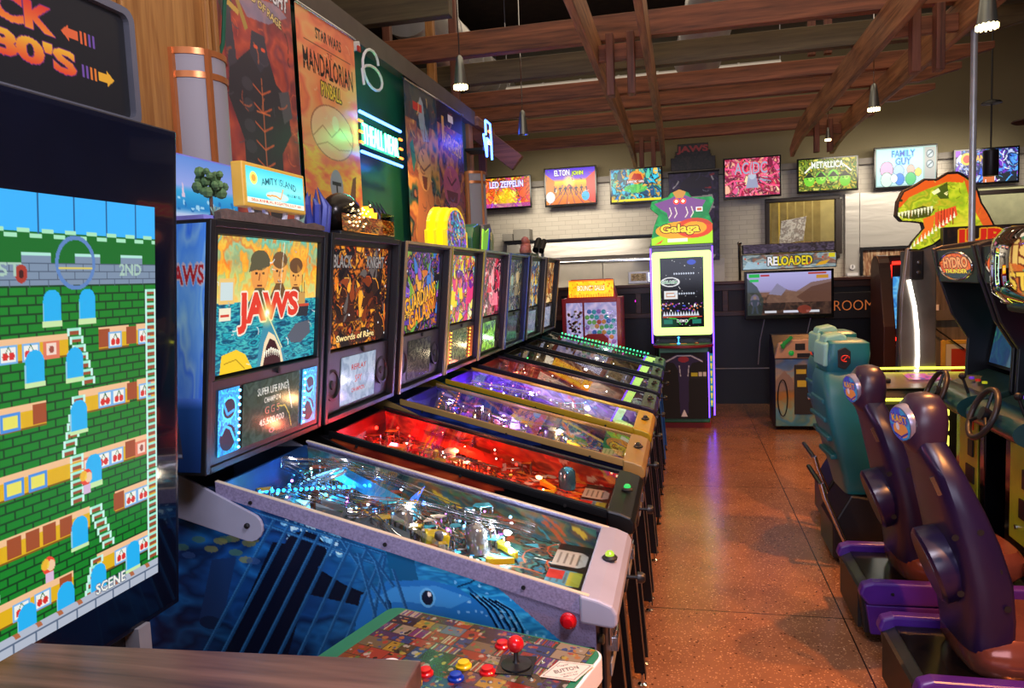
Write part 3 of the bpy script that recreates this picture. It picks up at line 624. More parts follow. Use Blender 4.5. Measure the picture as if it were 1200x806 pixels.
def pinball(i, yc, lab, S):
    """XB..XF is the cabinet, the backbox leans out over it; the player stands at +X"""
    y0, y1 = yc - .265, yc + .265; rnd = random.Random(100 + i); near = S.get('detail', 1)
    t = thing('pinball_machine', lab, 'pinball machine', (-.9, yc, 0), 'pinball machines along the left wall')
    body = mat('cab_' + S['body'], S['body'], .4); rail = S.get('railmat') or mat('rail_' + S['rail'], S['rail'], .35, .15, var=.08); top = S.get('topmat') or rail
    prof = [(XB, .62), (XF, .56), (XF, .88), (-.27, .915), (-1.30, railz(-1.3) - .012), (XB, railz(-1.3) - .02)]
    cab = MB().prism(prof, 'y', y0, y0 + .018).prism(prof, 'y', y1 - .018, y1).box(XF - .02, XF, y0 + .018, y1 - .018, .56, .88).box(XB, XF - .02, y0 + .018, y1 - .018, .6, .62).box(XB, XB + .02, y0 + .018, y1 - .018, .62, 1.17)
    cab = cab.build('cabinet', body, t, bev=.003)
    cv = S['side']; W, H = cv.w, cv.h; xs = XB + np.arange(W) / (W - 1) * (XF - XB); zs = 1.22 - np.arange(H) / (H - 1) * .68
    X, Z = np.meshgrid(xs, zs); lo = .62 - (X - XB) * .06 / (XF - XB) + .004; hi = np.where(X < -1.3, 1.18, 1.205 - (X + 1.30) * .27 / 1.04 - (.035 if i == 0 else .012))
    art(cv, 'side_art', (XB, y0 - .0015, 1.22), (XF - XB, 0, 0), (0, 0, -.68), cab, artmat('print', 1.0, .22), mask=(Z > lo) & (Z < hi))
    # metal side rails, lockdown bar
    sk = .052 if i == 0 else .03
    for k, (a, b) in enumerate(((y0 - .006, y0 + .022), (y1 - .022, y1 + .006))):
        mb = MB().prism([(-1.31, railz(-1.31) + .004), (-.25, railz(-.25) + .002), (-.25, railz(-.25) - .004), (-1.31, railz(-1.31) - .002)], 'y', a + (.012 if k else 0), b - (0 if k else .012))
        mb.prism([(-1.31, railz(-1.31) - .001), (-.25, railz(-.25) - .003), (-.25, railz(-.25) - sk), (-1.31, railz(-1.31) - sk * .7)], 'y', *((a, a + .005) if k == 0 else (b - .005, b))).build('side_rail', rail, t, bev=.001)
        if S.get('topmat'): MB().prism([(-1.31, railz(-1.31) + .0055), (-.25, railz(-.25) + .0045), (-.25, railz(-.25) + .002), (-1.31, railz(-1.31) + .003)], 'y', a + (.013 if k else .001), b - (.001 if k else .013)).build('rail_edge', top, t)
        for x in (-1.2, -.8, -.42):
            if k == 0 and near: MB().lathe([(.006, 0), (.006, .003), (.003, .004)], (x, a - .004, railz(x) - .025), 'y', 8).build('rail_screw', M_DARK, t)
    lb = [(-.275, .942), (-.225, .930), (-.19, .915), (-.178, .895), (-.178, .865), (-.19, .855), (-.275, .865)]
    lbo = MB().prism(lb, 'y', y0 - .012, y1 + .012).build('lockdown_bar', S.get('lockmat', rail), t, bev=.012, seg=3)
    bx = MB().lathe([(.021, .0), (.023, .006), (.016, .012)], (-.222, yc + S.get('btn', .0), .932)).build('action_button_base', M_DARK, lbo)
    MB().lathe([(.013, 0), (.013, .008), (.008, .014), (.001, .015)], (-.222, yc + S.get('btn', .0), .942)).build('action_button', mat('btn_' + S.get('btncol', '#333'), '#222', .2, emit=S.get('btncol', '#101010'), es=1.2), lbo)
    # glass
    MB().add([(-.27, y0 + .02, railz(-.27) - .006), (-.27, y1 - .02, railz(-.27) - .006), (-1.3, y1 - .02, railz(-1.3) - .006), (-1.3, y0 + .02, railz(-1.3) - .006)], [(0, 1, 2, 3)]).build('playfield_glass', GL, t)
    # playfield
    PX0, PX1, zf, zb = -.36, -1.30, .872, 1.095
    def P(s, q, h=0): return (PX0 + (PX1 - PX0) * s, y0 + .022 + (y1 - y0 - .044) * q, zf + (zb - zf) * s + h)
    pf = playfield_art(S['pf'], 40 + i, S['acc'])
    a_, b_, c_ = np.array(P(0, 0)), np.array(P(1, 0)), np.array(P(0, 1))
    pfo = art(pf, 'playfield', b_, a_ - b_, c_ - a_, t, artmat('print', 1.0, .25))
    ap = Cv(60, 170, '#17130f', i); ap.paint(['#1b1512', '#33261e', '#120f10'], 14)
    for (ya, yb, cc) in ((6, 48, S.get('card', '#b8ac6a')), (60, 98, '#4f93a8'), (108, 150, '#b9b4a4')):
        ap.poly([(16, ya), (44, ya), (50, ya + 8), (50, yb - 8), (44, yb), (16, yb), (10, yb - 8), (10, ya + 8)], cc); 
        for q in range(5): ap.line(18 + q * 6, ya + 6, 18 + q * 6, yb - 6, 1.1, '#4a4438', .6)
    ap.rect(18, 74, 34, 96, '#b8352c'); ap.rect(38, 62, 50, 96, '#a8a83a')
    a1, a2 = np.array((-.47, y0 + .02, .892)), np.array((-.275, y0 + .02, .865)); art(ap, 'apron', a1, a2 - a1, (0, y1 - y0 - .04, 0), t, artmat('print', 1.0, .3))
    MB().add([(-.47, y0 + .02, .89), (-.47, y1 - .02, .89), (-.50, y1 - .02, .86), (-.50, y0 + .02, .86)], [(0, 1, 2, 3)]).box(-.47, -.28, y0 + .019, y0 + .021, .82, .87).build('apron_front', M_DARK, t)
    MB().box(-1.31, -1.30, y0 + .02, y1 - .02, .95, 1.2).build('back_panel', mat('pf_back_' + S['back'], S['back'], .4, var=.4, scale=14), t)
    bl = Cv(150, 20, S['pf'][0], 300 + i); bl.paint(S['pf'], 12, sx=.5); bl.strokes(26, S['acc'], (6, 18), (1, 3), (0, .6))
    for yy_ in (y0 + .0195, y1 - .0195):
        bo = art(bl, 'side_blade', (PX1, yy_, railz(PX1) - .012), (-.29 - PX1, 0, railz(-.29) - railz(PX1)), (0, 0, -.13), t, artmat('print', 1.0, .15)); me = bo.data
    for qq, sg in ((.34, 1), (.62, -1)):
        a = P(.215, qq, .02); tip = P(.15, qq + sg * .10, .02); MB().loft([[(a[0] + math.cos(v) * .012, a[1] + math.sin(v) * .012, a[2] + d) for v in [k * PI / 5 for k in range(10)]] for d in (-.01, .01)]).build('flipper_pivot', S.get('flipm', mat('flip_yellow', '#d8c224', .3)), t)
        dx, dy = tip[0] - a[0], tip[1] - a[1]; l = math.hypot(dx, dy); nx, ny = -dy / l, dx / l
        MB().add([(a[0] + nx * .011, a[1] + ny * .011, a[2] - .009), (tip[0] + nx * .005, tip[1] + ny * .005, tip[2] - .009), (tip[0] - nx * .005, tip[1] - ny * .005, tip[2] - .009), (a[0] - nx * .011, a[1] - ny * .011, a[2] - .009), (a[0] + nx * .011, a[1] + ny * .011, a[2] + .009), (tip[0] + nx * .005, tip[1] + ny * .005, tip[2] + .009), (tip[0] - nx * .005, tip[1] - ny * .005, tip[2] + .009), (a[0] - nx * .011, a[1] - ny * .011, a[2] + .009)],
                 [(0, 1, 2, 3), (4, 7, 6, 5), (0, 4, 5, 1), (1, 5, 6, 2), (2, 6, 7, 3), (3, 7, 4, 0)]).build('flipper', S.get('flipm', mat('flip_yellow', '#d8c224', .3)), t, bev=.002)
    # plastics on posts
    for k in range(S.get('n_plastic', 12)):
        s, q = rnd.uniform(.24, .95), rnd.uniform(.06, .94); h = rnd.uniform(.028, .085); n = rnd.choice((3, 4, 5)); R = rnd.uniform(.014, .038); a0 = rnd.uniform(0, 6.28)
        pts = [P(s, q, h) for _ in range(n)]; pts = [(p[0] + R * rnd.uniform(.6, 1.2) * math.cos(a0 + j * 6.28 / n), p[1] + R * rnd.uniform(.5, 1.0) * math.sin(a0 + j * 6.28 / n), p[2]) for j, p in enumerate(pts)]
        pts = [(p[0], min(y1 - .025, max(y0 + .025, p[1])), p[2]) for p in pts]
        mb = MB().loft([pts, [(p[0], p[1], p[2] + .003) for p in pts]]); pl = mb.build('plastic', mat('pl_' + (cc := rnd.choice(S['acc'])), cc, .2), t)
        if near:
            for p in pts[:3]: MB().tube([(p[0], p[1], p[2] - h), p], .0035, 6).build('post', M_STEELP, pl)
    # pop bumpers
    for k in range(S.get('n_bump', 3)):
        c = P(.60 + .13 * (k == 1) + .02, .30 + .17 * k, 0); b = MB().lathe([(.026, 0), (.026, .02), (.018, .022), (.018, .04), (.032, .045), (.032, .052), (.02, .06), (.001, .061)], c, seg=16).build('pop_bumper', mat('bump_' + S['acc'][k % len(S['acc'])], S['acc'][k % len(S['acc'])], .2), t, smooth=True)
        MB().lathe([(.024, .0445), (.031, .0445), (.031, .0465), (.024, .0465)], c, seg=16).build('bumper_ring', M_STEELP, b)
    # wire ramps (paired rails)
    for (pts, hs) in S.get('wires', []):
        pp = []; n = 26
        for k in range(n):
            u = k / (n - 1) * (len(pts) - 1); j = min(int(u), len(pts) - 2); fr = u - j; fr2 = fr * fr * (3 - 2 * fr)
            s = pts[j][0] + (pts[j + 1][0] - pts[j][0]) * fr; q = pts[j][1] + (pts[j + 1][1] - pts[j][1]) * fr2; h = hs[j] + (hs[j + 1] - hs[j]) * fr; pp.append(Vector(P(s, q, h)))
        w_ = MB()
        for off in (-.011, .011): 
            ln = []
            for k, p in enumerate(pp): d = (pp[min(k + 1, n - 1)] - pp[max(k - 1, 0)]).normalized(); ln.append(p + Vector((-d.y, d.x, 0)) * off)
            w_.tube(ln, .0022, 6)
            if near: w_.tube([p + Vector((0, 0, .016)) for p in ln], .0016, 5)
        for k in range(0, n, 3):
            p = pp[k]; d = (pp[min(k + 1, n - 1)] - pp[max(k - 1, 0)]).normalized(); nv = Vector((-d.y, d.x, 0))
            w_.tube([p + nv * .011 + Vector((0, 0, .016)), p + nv * .011, p - Vector((0, 0, .004)), p - nv * .011, p - nv * .011 + Vector((0, 0, .016))], .0014, 5)
        w_.build('wire_ramp', M_STEELP, t, smooth=True)
    for (s0, q0, s1, q1, h, cc) in S.get('ramps', []):
        a = Vector(P(s0, q0, h)); b = Vector(P(s1, q1, h + .05)); d = (b - a).normalized(); nv = Vector((-d.y, d.x, 0)) * .026; uz = Vector((0, 0, .028))
        MB().add([a + nv, b + nv, b - nv, a - nv, a + nv + uz, b + nv + uz, b - nv + uz, a - nv + uz], [(0, 1, 2, 3), (0, 4, 5, 1), (3, 2, 6, 7)]).build('ramp', mat('ramp_' + cc, cc, .12, coat=1), t)
    # toys
    for (s, q, kind, cc) in S.get('toys', []):
        c = P(s, q, 0)
        if kind == 'boat': MB().prism([(c[0] - .06, c[2] + .06), (c[0] + .06, c[2] + .06), (c[0] + .045, c[2] + .03), (c[0] - .05, c[2] + .03)], 'y', c[1] - .02, c[1] + .02).box(c[0] - .02, c[0] + .02, c[1] - .013, c[1] + .013, c[2] + .06, c[2] + .085).build('boat_toy', mat('toy_' + cc, cc, .3), t)
        if kind == 'ring': MB().tube([(c[0] + .075 * math.cos(v), c[1] + .06 * math.sin(v), c[2] + .09 + .02 * math.cos(v)) for v in [k * PI / 12 for k in range(24)]], .005, 6, closed=True).tube([(c[0] + .062 * math.cos(v), c[1] + .05 * math.sin(v), c[2] + .10 + .02 * math.cos(v)) for v in [k * PI / 12 for k in range(24)]], .003, 6, closed=True).build('loop_ramp', mat('toy_' + cc, cc, .15, .6), t, smooth=True)
        if kind == 'box': MB().obox((c[0], c[1], c[2] + .045), (.07, .06, .05), (0, .2, rnd.uniform(-.5, .5))).build('target_block', mat('toy_' + cc, cc, .25), t, bev=.004)
        if kind == 'fig': MB().lathe([(.001, .10), (.012, .095), (.014, .08), (.008, .07), (.018, .06), (.016, .02), (.022, 0)], c, seg=10).build('figure_toy', mat('toy_' + cc, cc, .3), t, smooth=True)
        if kind == 'fin': MB().prism([(c[0] - .03, c[2] + .02), (c[0] + .05, c[2] + .02), (c[0] - .015, c[2] + .085)], 'y', c[1] - .004, c[1] + .004).build('fin_toy', mat('toy_' + cc, cc, .3), t)
        if kind == 'tank': MB().lathe([(.001, .0), (.034, .0), (.036, .03), (.034, .07), (.02, .085), (.001, .09)], c, seg=18).build('dome_toy', mat('toy_' + cc, cc, .15, .7), t, smooth=True)
    # targets and lamps
    for k in range(S.get('n_target', 6)):
        p = P(rnd.uniform(.3, .9), rnd.uniform(.06, .94), .0); MB().obox((p[0], p[1], p[2] + .017), (.004, .022, .03), (0, 0, rnd.uniform(-1, 1))).build('target', mat('tg_' + (cc := rnd.choice(S['acc'])), cc, .2), t)
    for k in range(S.get('n_lamp', 22)):
        s, q = (rnd.uniform(.17, .97), rnd.uniform(.05, .95)); h = rnd.choice((.004, .03, .05, .07)); c = P(s, q, h); R = rnd.uniform(.003, .0055)
        MB().ball(c, R, 8, 5).build('lamp', lampmat(rnd.choice(S['lamps']), S.get('lamp_s', 10)), t)
    for (s, q, h, cc, R) in S.get('xlamps', []): MB().ball(P(s, q, h), R, 8, 6).build('lamp', lampmat(cc, 14), t)
    for (s, q, e, cc) in S.get('fill', [(.25, .5, .5, '#fff'), (.75, .5, .5, '#fff')]):
        light('POINT', 'playfield_lamp', P(s, q, .085), e * 4.6, cc, .02)
    for k in range(S.get('n_insert', 16)):
        c = P(rnd.uniform(.22, .9), rnd.uniform(.08, .92), .0015); R = rnd.uniform(.006, .011); MB().lathe([(R, 0), (R, .0015), (.0005, .002)], c, seg=10).build('insert_light', lampmat(rnd.choice(S['lamps'] + S['acc'][:2]), 2.5), t)
    # flipper buttons, coin door, plunger, lock
    MB().lathe([(.0165, 0), (.0165, -.012), (.013, -.014), (.012, -.019), (.001, -.02)], (-.305, y0 - .001, .868), 'y', 18).build('flipper_button', M_REDBTN, t, smooth=True)
    MB().lathe([(.022, 0), (.022, -.006), (.018, -.008)], (-.305, y0 - .001, .868), 'y', 18).build('button_ring', M_REDBTN, t)
    cd = MB().box(XF, XF + .014, yc - .17, yc + .14, .60, .83).build('coin_door', M_BLKM, t, bev=.006)
    for q in (-.07, .06): MB().box(XF + .014, XF + .022, yc + q - .03, yc + q + .03, .72, .80).build('coin_slot', M_STEELP, cd, bev=.003)
    MB().box(XF + .014, XF + .019, yc - .08, yc + .06, .62, .66).build('coin_return', M_GREY, cd, bev=.003)
    MB().box(XF + .0, XF + .035, yc - .05, yc + .0, .84 - .16, .84 - .12).tube([(XF + .02, yc - .04, .70), (XF + .03, yc - .045, .74), (XF + .03, yc - .01, .74), (XF + .02, yc - .01, .70)], .004, 6).build('padlock', M_STEELP, t, bev=.003)
    MB().lathe([(.009, 0), (.009, .045), (.006, .046), (.006, .075), (.018, .076), (.018, .092), (.012, .1), (.001, .1)], (XF + .0, yc + .22, .79), 'x', 14).build('plunger', M_BLKM, t, smooth=True)
    MB().box(XF, XF + .012, yc + .19, yc + .25, .75, .83).build('plunger_plate', M_WHITE if i == 0 else M_BLKM, t, bev=.004)
    MB().lathe([(.014, 0), (.014, .01), (.011, .014)], (XF + .002, yc - .22, .80), 'x', 14).build('start_button', mat('btn_start', '#303028', .3), t)
    # legs with levellers
    legm = S.get('legmat', M_LEG)
    for x, s1 in ((XF - .01, 1), (XB + .01, -1)):
        for y, s2 in ((y0, -1), (y1, 1)):
            zt = .80 if s1 > 0 else .86; dx, dy = s1 * .055, s2 * .02; w = .045
            def ring(z, f): return [(x + dx * f + s1 * .006, y + dy * f + s2 * .006, z), (x + dx * f - s1 * w, y + dy * f + s2 * .006, z), (x + dx * f - s1 * w, y + dy * f + s2 * .001, z), (x + dx * f + s1 * .001, y + dy * f + s2 * .001, z), (x + dx * f + s1 * .001, y + dy * f - s2 * w, z), (x + dx * f + s1 * .006, y + dy * f - s2 * w, z)]
            lg = MB().loft([ring(zt, 0), ring(.56, .35), ring(.045, 1)]).build('leg', legm, t)
            MB().lathe([(.001, 0), (.02, 0), (.02, .008), (.008, .014), (.006, .05)], (x + dx - s1 * .012, y + dy - s2 * .012, 0), seg=12).build('leveler', M_STEELP if near else M_LEG, lg)
    # backbox
    zb0, zb1 = 1.245, 1.945; ya, yb = yc - .335, yc + .335
    rc = 0 if i == 0 else .026
    def fx(z, d=0.0): return facex(z) + d
    def quadbox(mb, ylo, yhi, zlo, zhi, d0, d1): # box between face offsets d0<d1
        v = [(fx(z, d), y, z) for y in (ylo, yhi) for z in (zlo, zhi) for d in (d0, d1)]
        return mb.add(v, [(0, 1, 3, 2), (4, 6, 7, 5), (0, 4, 5, 1), (2, 3, 7, 6), (0, 2, 6, 4), (1, 5, 7, 3)])
    mb = MB(); quadbox(mb, ya, ya + .022, zb0, zb1, -.2, 0); quadbox(mb, yb - .022, yb, zb0, zb1, -.2, 0); quadbox(mb, ya + .022, yb - .022, zb1 - .02, zb1, -.2, 0); quadbox(mb, ya + .022, yb - .022, zb0, zb0 + .02, -.2, 0); quadbox(mb, ya + .022, yb - .022, zb0 + .02, zb1 - .02, -.2, -.06 - rc)
    bb = mb.build('backbox', S.get('bbmat', M_BBOX), t, bev=.003)
    sb = Cv(90, 170, S.get('bbside', ['#222'])[0], 70 + i); sb.paint(S.get('bbside', ['#202028', '#2c2c38', '#181820']), 30)
    if i == 0:
        sb.grad([(0, '#2860c8'), (.35, '#5c92e0'), (.7, '#3c62b0'), (.74, '#16386c'), (1, '#0c2048')]); c2 = Cv(90, 170, '#000', 5); c2.paint(['#2454b4', '#8cb4ec', '#3d74cc', '#5a8cdc'], 40, sx=1.2, sy=.6); sb.a[:118] = sb.a[:118] * .5 + c2.a[:118] * .5
        sb.a = np.clip(sb.a * 1.35 + .03, 0, 1)
        sb.text('JAWS', 61, 36, 54, 17, '#c4242c', out='#d8d0d8', ow=1.2, bold=.03)
        for x in (26, 38): sb.line(x, 66, 32 + (x - 32) * .4, 132, 1.6, '#101828')
        for k in range(5): sb.line(25, 74 + k * 11, 40, 82 + k * 11, 1, '#101828')
        sb.rect(26, 118, 45, 138, '#4c1c28'); sb.poly([(42, 138), (52, 132), (62, 160), (32, 160)], '#3d3c50'); sb.line(10, 160, 60, 158, 1.5, '#b8c4dc', .8)
    o_ = np.array((fx(zb1 - .01, -.195), ya - .0015, zb1 - .01)); art(sb, 'box_side_art', o_, (.18, 0, 0), (fx(zb0 + .01) - fx(zb1 - .01), 0, -(zb1 - zb0 - .02)), bb, artmat('print', 1.0, .25))
    if S.get('trim'):
        mt = mat('trim_' + S['trim'], S['trim'], .25, .3)
        mb = MB(); quadbox(mb, ya, ya + .012, zb0, zb1, 0, .008); quadbox(mb, yb - .012, yb, zb0, zb1, 0, .008); quadbox(mb, ya + .012, yb - .012, zb1 - .012, zb1, 0, .008); mb.build('edge_trim', mt, bb)
    mb = MB(); quadbox(mb, ya + .022, yb - .022, zb0 + .02, 1.505, -.058 - rc, -.004 - rc); sp = mb.build('speaker_panel', S.get('spmat', mat('speaker_panel', '#141418', .42, var=.1)), bb, bev=.003)
    mb = MB(); quadbox(mb, ya + .022, ya + .04, 1.505, zb1 - .02, -.055 - rc, -.006 - rc); quadbox(mb, yb - .04, yb - .022, 1.505, zb1 - .02, -.055 - rc, -.006 - rc); quadbox(mb, ya + .04, yb - .04, zb1 - .038, zb1 - .02, -.055 - rc, -.006 - rc); mb.build('glass_frame', M_BLKM, bb)
    zt_, zl_ = zb1 - .04, 1.515
    art(S['glass'], 'backglass', (fx(zt_, -.02 - rc), ya + .042, zt_), (0, .586, 0), (fx(zl_) - fx(zt_), 0, zl_ - zt_), bb, artmat('lit', S.get('gs', 1.05), .2))
    # display, speakers, lock
    zd1, zd0 = 1.475, 1.285; dw = .33; d = S['disp']
    art(d, 'display', (fx(zd1, -.001 - rc), yc - dw / 2, zd1), (0, dw, 0), (fx(zd0) - fx(zd1), 0, zd0 - zd1), sp, artmat('lit', S.get('ds', .7), .12))
    for sg in (-1, 1):
        ysp = yc + sg * .235
        if S.get('spk'):
            a = S['spk']; art(a, 'speaker_light', (fx(zd1, .0 - rc), ysp - .05, zd1), (0, .10, 0), (fx(zd0) - fx(zd1), 0, zd0 - zd1), sp, artmat('lit', 1.9, .3))
            for k in range(9): z = zd1 - .012 - k * .021; MB().ball((fx(z, .006 - rc), ysp + sg * -.043, z), .004, 8, 5).build('speaker_led', lampmat(S.get('spkled', '#58c8ff'), 14), sp)
        else:
            z = 1.38; mm = MB(); mm.lathe([(.062, 0), (.062, .006), (.05, .008), (.048, .002), (.02, -.004), (.016, .006), (.001, .008)], (fx(z, -.003 - rc), ysp, z), 'x', 22); mm.build('speaker', mat('speaker_cone', '#0d0d10', .5), sp, smooth=True)
    MB().lathe([(.011, 0), (.011, .008), (.001, .009)], (fx(1.495, -.004 - rc), yc + .03, 1.493), 'x', 12).build('lock', M_DARK, sp)
    # hinge brackets
    for (yy, s2) in ((y0 - .014, -1), (y1 + .004, 1)):
        a, b = Vector((-1.46, 0, 1.155)), Vector((-1.205, 0, 1.085)); pts = []
        dirv = (b - a).normalized(); nv = Vector((-dirv.z, 0, dirv.x)) * .042
        pts.append((a - nv)); 
        for k in range(9): an = -PI / 2 + PI * k / 8; pts.append(b + dirv * .042 * math.cos(an) + nv * math.sin(an))
        pts.append(a + nv + Vector((0, 0, .05))); hb = MB().prism([(p.x, p.z) for p in pts], 'y', yy, yy + .01).build('hinge_bracket', S.get('lockmat', rail) if i == 0 else rail, t, bev=.002)
        MB().lathe([(.008, 0), (.008, -.006), (.004, -.008)], (-1.21, yy, 1.09), 'y', 10).build('hinge_bolt', M_DARK, hb)
    return t

def heads(cv, spec):
    for (x, y, r, skin, hair) in spec:
        cv.ell(x, y, r, r * 1.35, skin); cv.ell(x, y - r * .9, r * 1.08, r * .7, hair); cv.poly([(x - r * 1.6, y + r * 2.6), (x - r * .5, y + r), (x + r * .5, y + r), (x + r * 1.6, y + r * 2.6)], hair)
        cv.ell(x - r * .4, y, r * .16, r * .1, '#2a1a10'); cv.ell(x + r * .4, y, r * .16, r * .1, '#2a1a10'); cv.line(x, y, x - r * .1, y + r * .5, r * .12, '#8a4a20'); cv.line(x - r * .3, y + r * .85, x + r * .3, y + r * .85, r * .12, '#6a2a18')
        cv.poly([(x + r * .2, y - r), (x + r * .95, y - r * .4), (x + r * .8, y + r * .7), (x + r * .3, y + r * 1.2)], '#ffb84a', .35)
def glass_sea():
    cv = Cv(300, 216, '#58b0a8', 21); W, H = 300, 216
    cv.grad([(0, '#6cc0a8'), (.15, '#e8b848'), (.38, '#ff8c1c'), (.55, '#ffd040'), (1, '#ffe080')], 0, 110)
    c2 = Cv(W, H, '#000', 9); c2.paint(['#58b4a8', '#ff9c28', '#ffc83c', '#e86820', '#8cd0b0'], 34, sx=1.3); m = (np.linspace(1, 0.15, 110) ** .7)[:, None, None]; cv.a[:110] = cv.a[:110] * (1 - m * .75) + c2.a[:110] * m * .75
    c3 = Cv(W, H, '#000', 8); c3.paint(['#1c90a4', '#28b4bc', '#0c5878', '#4cc4c0', '#106c90', '#083c58'], 18, sx=.5, sy=2); cv.a[104:] = c3.a[104:]
    heads(cv, [(118, 58, 24, '#e89848', '#5c5434'), (176, 54, 21, '#e8a050', '#70502c'), (228, 62, 20, '#eca850', '#6c4824')])
    cv.poly([(92, 44), (100, 26), (128, 20), (146, 34), (146, 46), (88, 56)], '#5a5438')
    cv.rect(14, 66, 52, 106, '#e8c070'); cv.rect(18, 72, 48, 100, '#c8d8d8'); cv.rect(16, 112, 44, 132, '#ece4c8'); cv.rect(19, 122, 40, 126, '#d04030')
    cv.poly([(226, 116), (276, 116), (272, 138), (230, 136)], '#2c3038'); cv.rect(238, 92, 262, 116, '#c89850'); cv.line(250, 60, 250, 94, 2, '#3c3428'); cv.line(258, 74, 258, 94, 1.5, '#3c3428'); cv.rect(226, 114, 276, 119, '#c84830')
    # generic pale sea cone with an open dark notch
    cv.poly([(116, 216), (122, 176), (134, 140), (146, 122), (158, 140), (178, 168), (206, 216)], '#3c8ca4'); cv.poly([(126, 216), (136, 176), (148, 158), (166, 166), (186, 190), (196, 216)], '#f0d8b0'); cv.poly([(134, 216), (142, 184), (152, 170), (168, 176), (182, 196), (188, 216)], '#3a1414')
    for k in range(8): x = 138 + k * 6.2; cv.poly([(x - 3, 186 - abs(k - 3) * -2), (x + 3, 186 - abs(k - 3) * -2), (x, 200 + abs(k - 3) * 1.5)], '#fff4dc')
    cv.poly([(20, 216), (24, 186), (60, 180), (84, 190), (104, 216)], '#f4c824'); cv.path([(30, 200), (60, 196), (84, 214)], 2, '#b88c10')
    cv.poly([(206, 170), (232, 150), (280, 146), (284, 170), (252, 186), (220, 184)], '#585c68'); cv.strokes(14, ['#e8e8e0', '#b8b4b0'], (6, 18), (1, 2.5), (0, .6)) 
    def wp(X, Y): return X, Y * (1 - X / 220 * .25) - np.abs(X) * -.0
    cv.text('JAWS', 150, 120, 178, 62, '#e03c28', out='#f4e4cc', ow=3, bold=.05, warp=wp, ang=-.03)
    cv.ell(142, 126, 16, 16, '#fff080', .9, soft=.7); cv.ell(142, 126, 6, 6, '#ffffff', 1, soft=.5); cv.line(142, 126, 190, 190, 3, '#fff0a0', .8); cv.line(178, 100, 188, 4, 1.6, '#fff8e0', .8)
    return cv
def glass_generic(pal, seed, acc, txt=None, n=4, sharp=.25):
    cv = Cv(200, 146, pal[0], seed); cv.paint(pal, 26, edges=3.5, sharp=sharp)
    cv.flames(22, pal + acc, (.25, .6), .3, 1.1)
    for k in range(n):
        x = 200 * (k + .7) / (n + .4) + cv.r.uniform(-8, 8); y = 56 + cv.r.uniform(-14, 18); r_ = cv.r.uniform(11, 19); c1_, c2_ = cv.r.choice(acc), cv.r.choice(pal)
        cv.poly([(x - r_ * 1.9, y + r_ * 3.2), (x - r_ * 1.2, y + r_), (x + r_ * 1.2, y + r_), (x + r_ * 1.9, y + r_ * 3.2)], c2_); cv.ell(x, y, r_, r_ * 1.25, c1_); cv.poly([(x - r_, y - r_ * .3), (x, y - r_ * 1.6), (x + r_, y - r_ * .3), (x, y - r_ * .7)], '#181218', .8); cv.poly([(x + r_ * .1, y - r_), (x + r_ * .9, y), (x + r_ * .3, y + r_)], c2_, .6)
    cv.flames(30, acc + pal, (.10, .3)); cv.strokes(30, acc, (6, 18), (.8, 2)); cv.specks(60, acc + ['#fff'], (.6, 2))
    for t_ in (txt or []): cv.text(*t_[0], **t_[1])
    return cv
def disp(bg, lines, seed=0, pal=None):
    cv = Cv(120, 70, bg, seed)
    if pal: cv.paint(pal, 24)
    for (s, y, w, h, c) in lines: cv.text(s, 60, y, w, h, c, bold=.01)
    return cv
d0 = disp('#3c4c44', [('SUPER LIFE RING', 14, 62, 8, '#f0f4ec'), ('CHAMPION', 25, 34, 7, '#f0f4ec'), ('G G S', 37, 30, 9, '#e89888'), ('45,500,000', 50, 52, 9, '#f8f8f0')], 1, ['#46584e', '#3a4a44', '#52645a', '#38483c'])
d0.path([(92, 8), (97, 24), (104, 44)], 1.6, '#e8f4f0'); d0.path([(70, 36), (88, 38), (98, 50), (104, 66)], 1.2, '#e8d860'); d0.ell(60, 62, 6, 3, '#e0a0b8', .8, ring=.4)
spk0 = Cv(50, 96, '#0878c8', 3); spk0.paint(['#18a4f0', '#0c6cc4', '#38c8ff', '#084c90'], 14, sx=1.5); spk0.ell(26, 30, 17, 17, '#04182c'); spk0.ell(26, 30, 17, 17, '#38c8ff', 1, ring=.15); spk0.ell(24, 72, 19, 19, '#04182c'); spk0.path([(8, 66), (18, 54), (30, 60), (42, 80)], 4, '#20a8f0'); spk0.path([(12, 20), (22, 38), (38, 34)], 4, '#1890e0')
PLAIN = side_art_plain
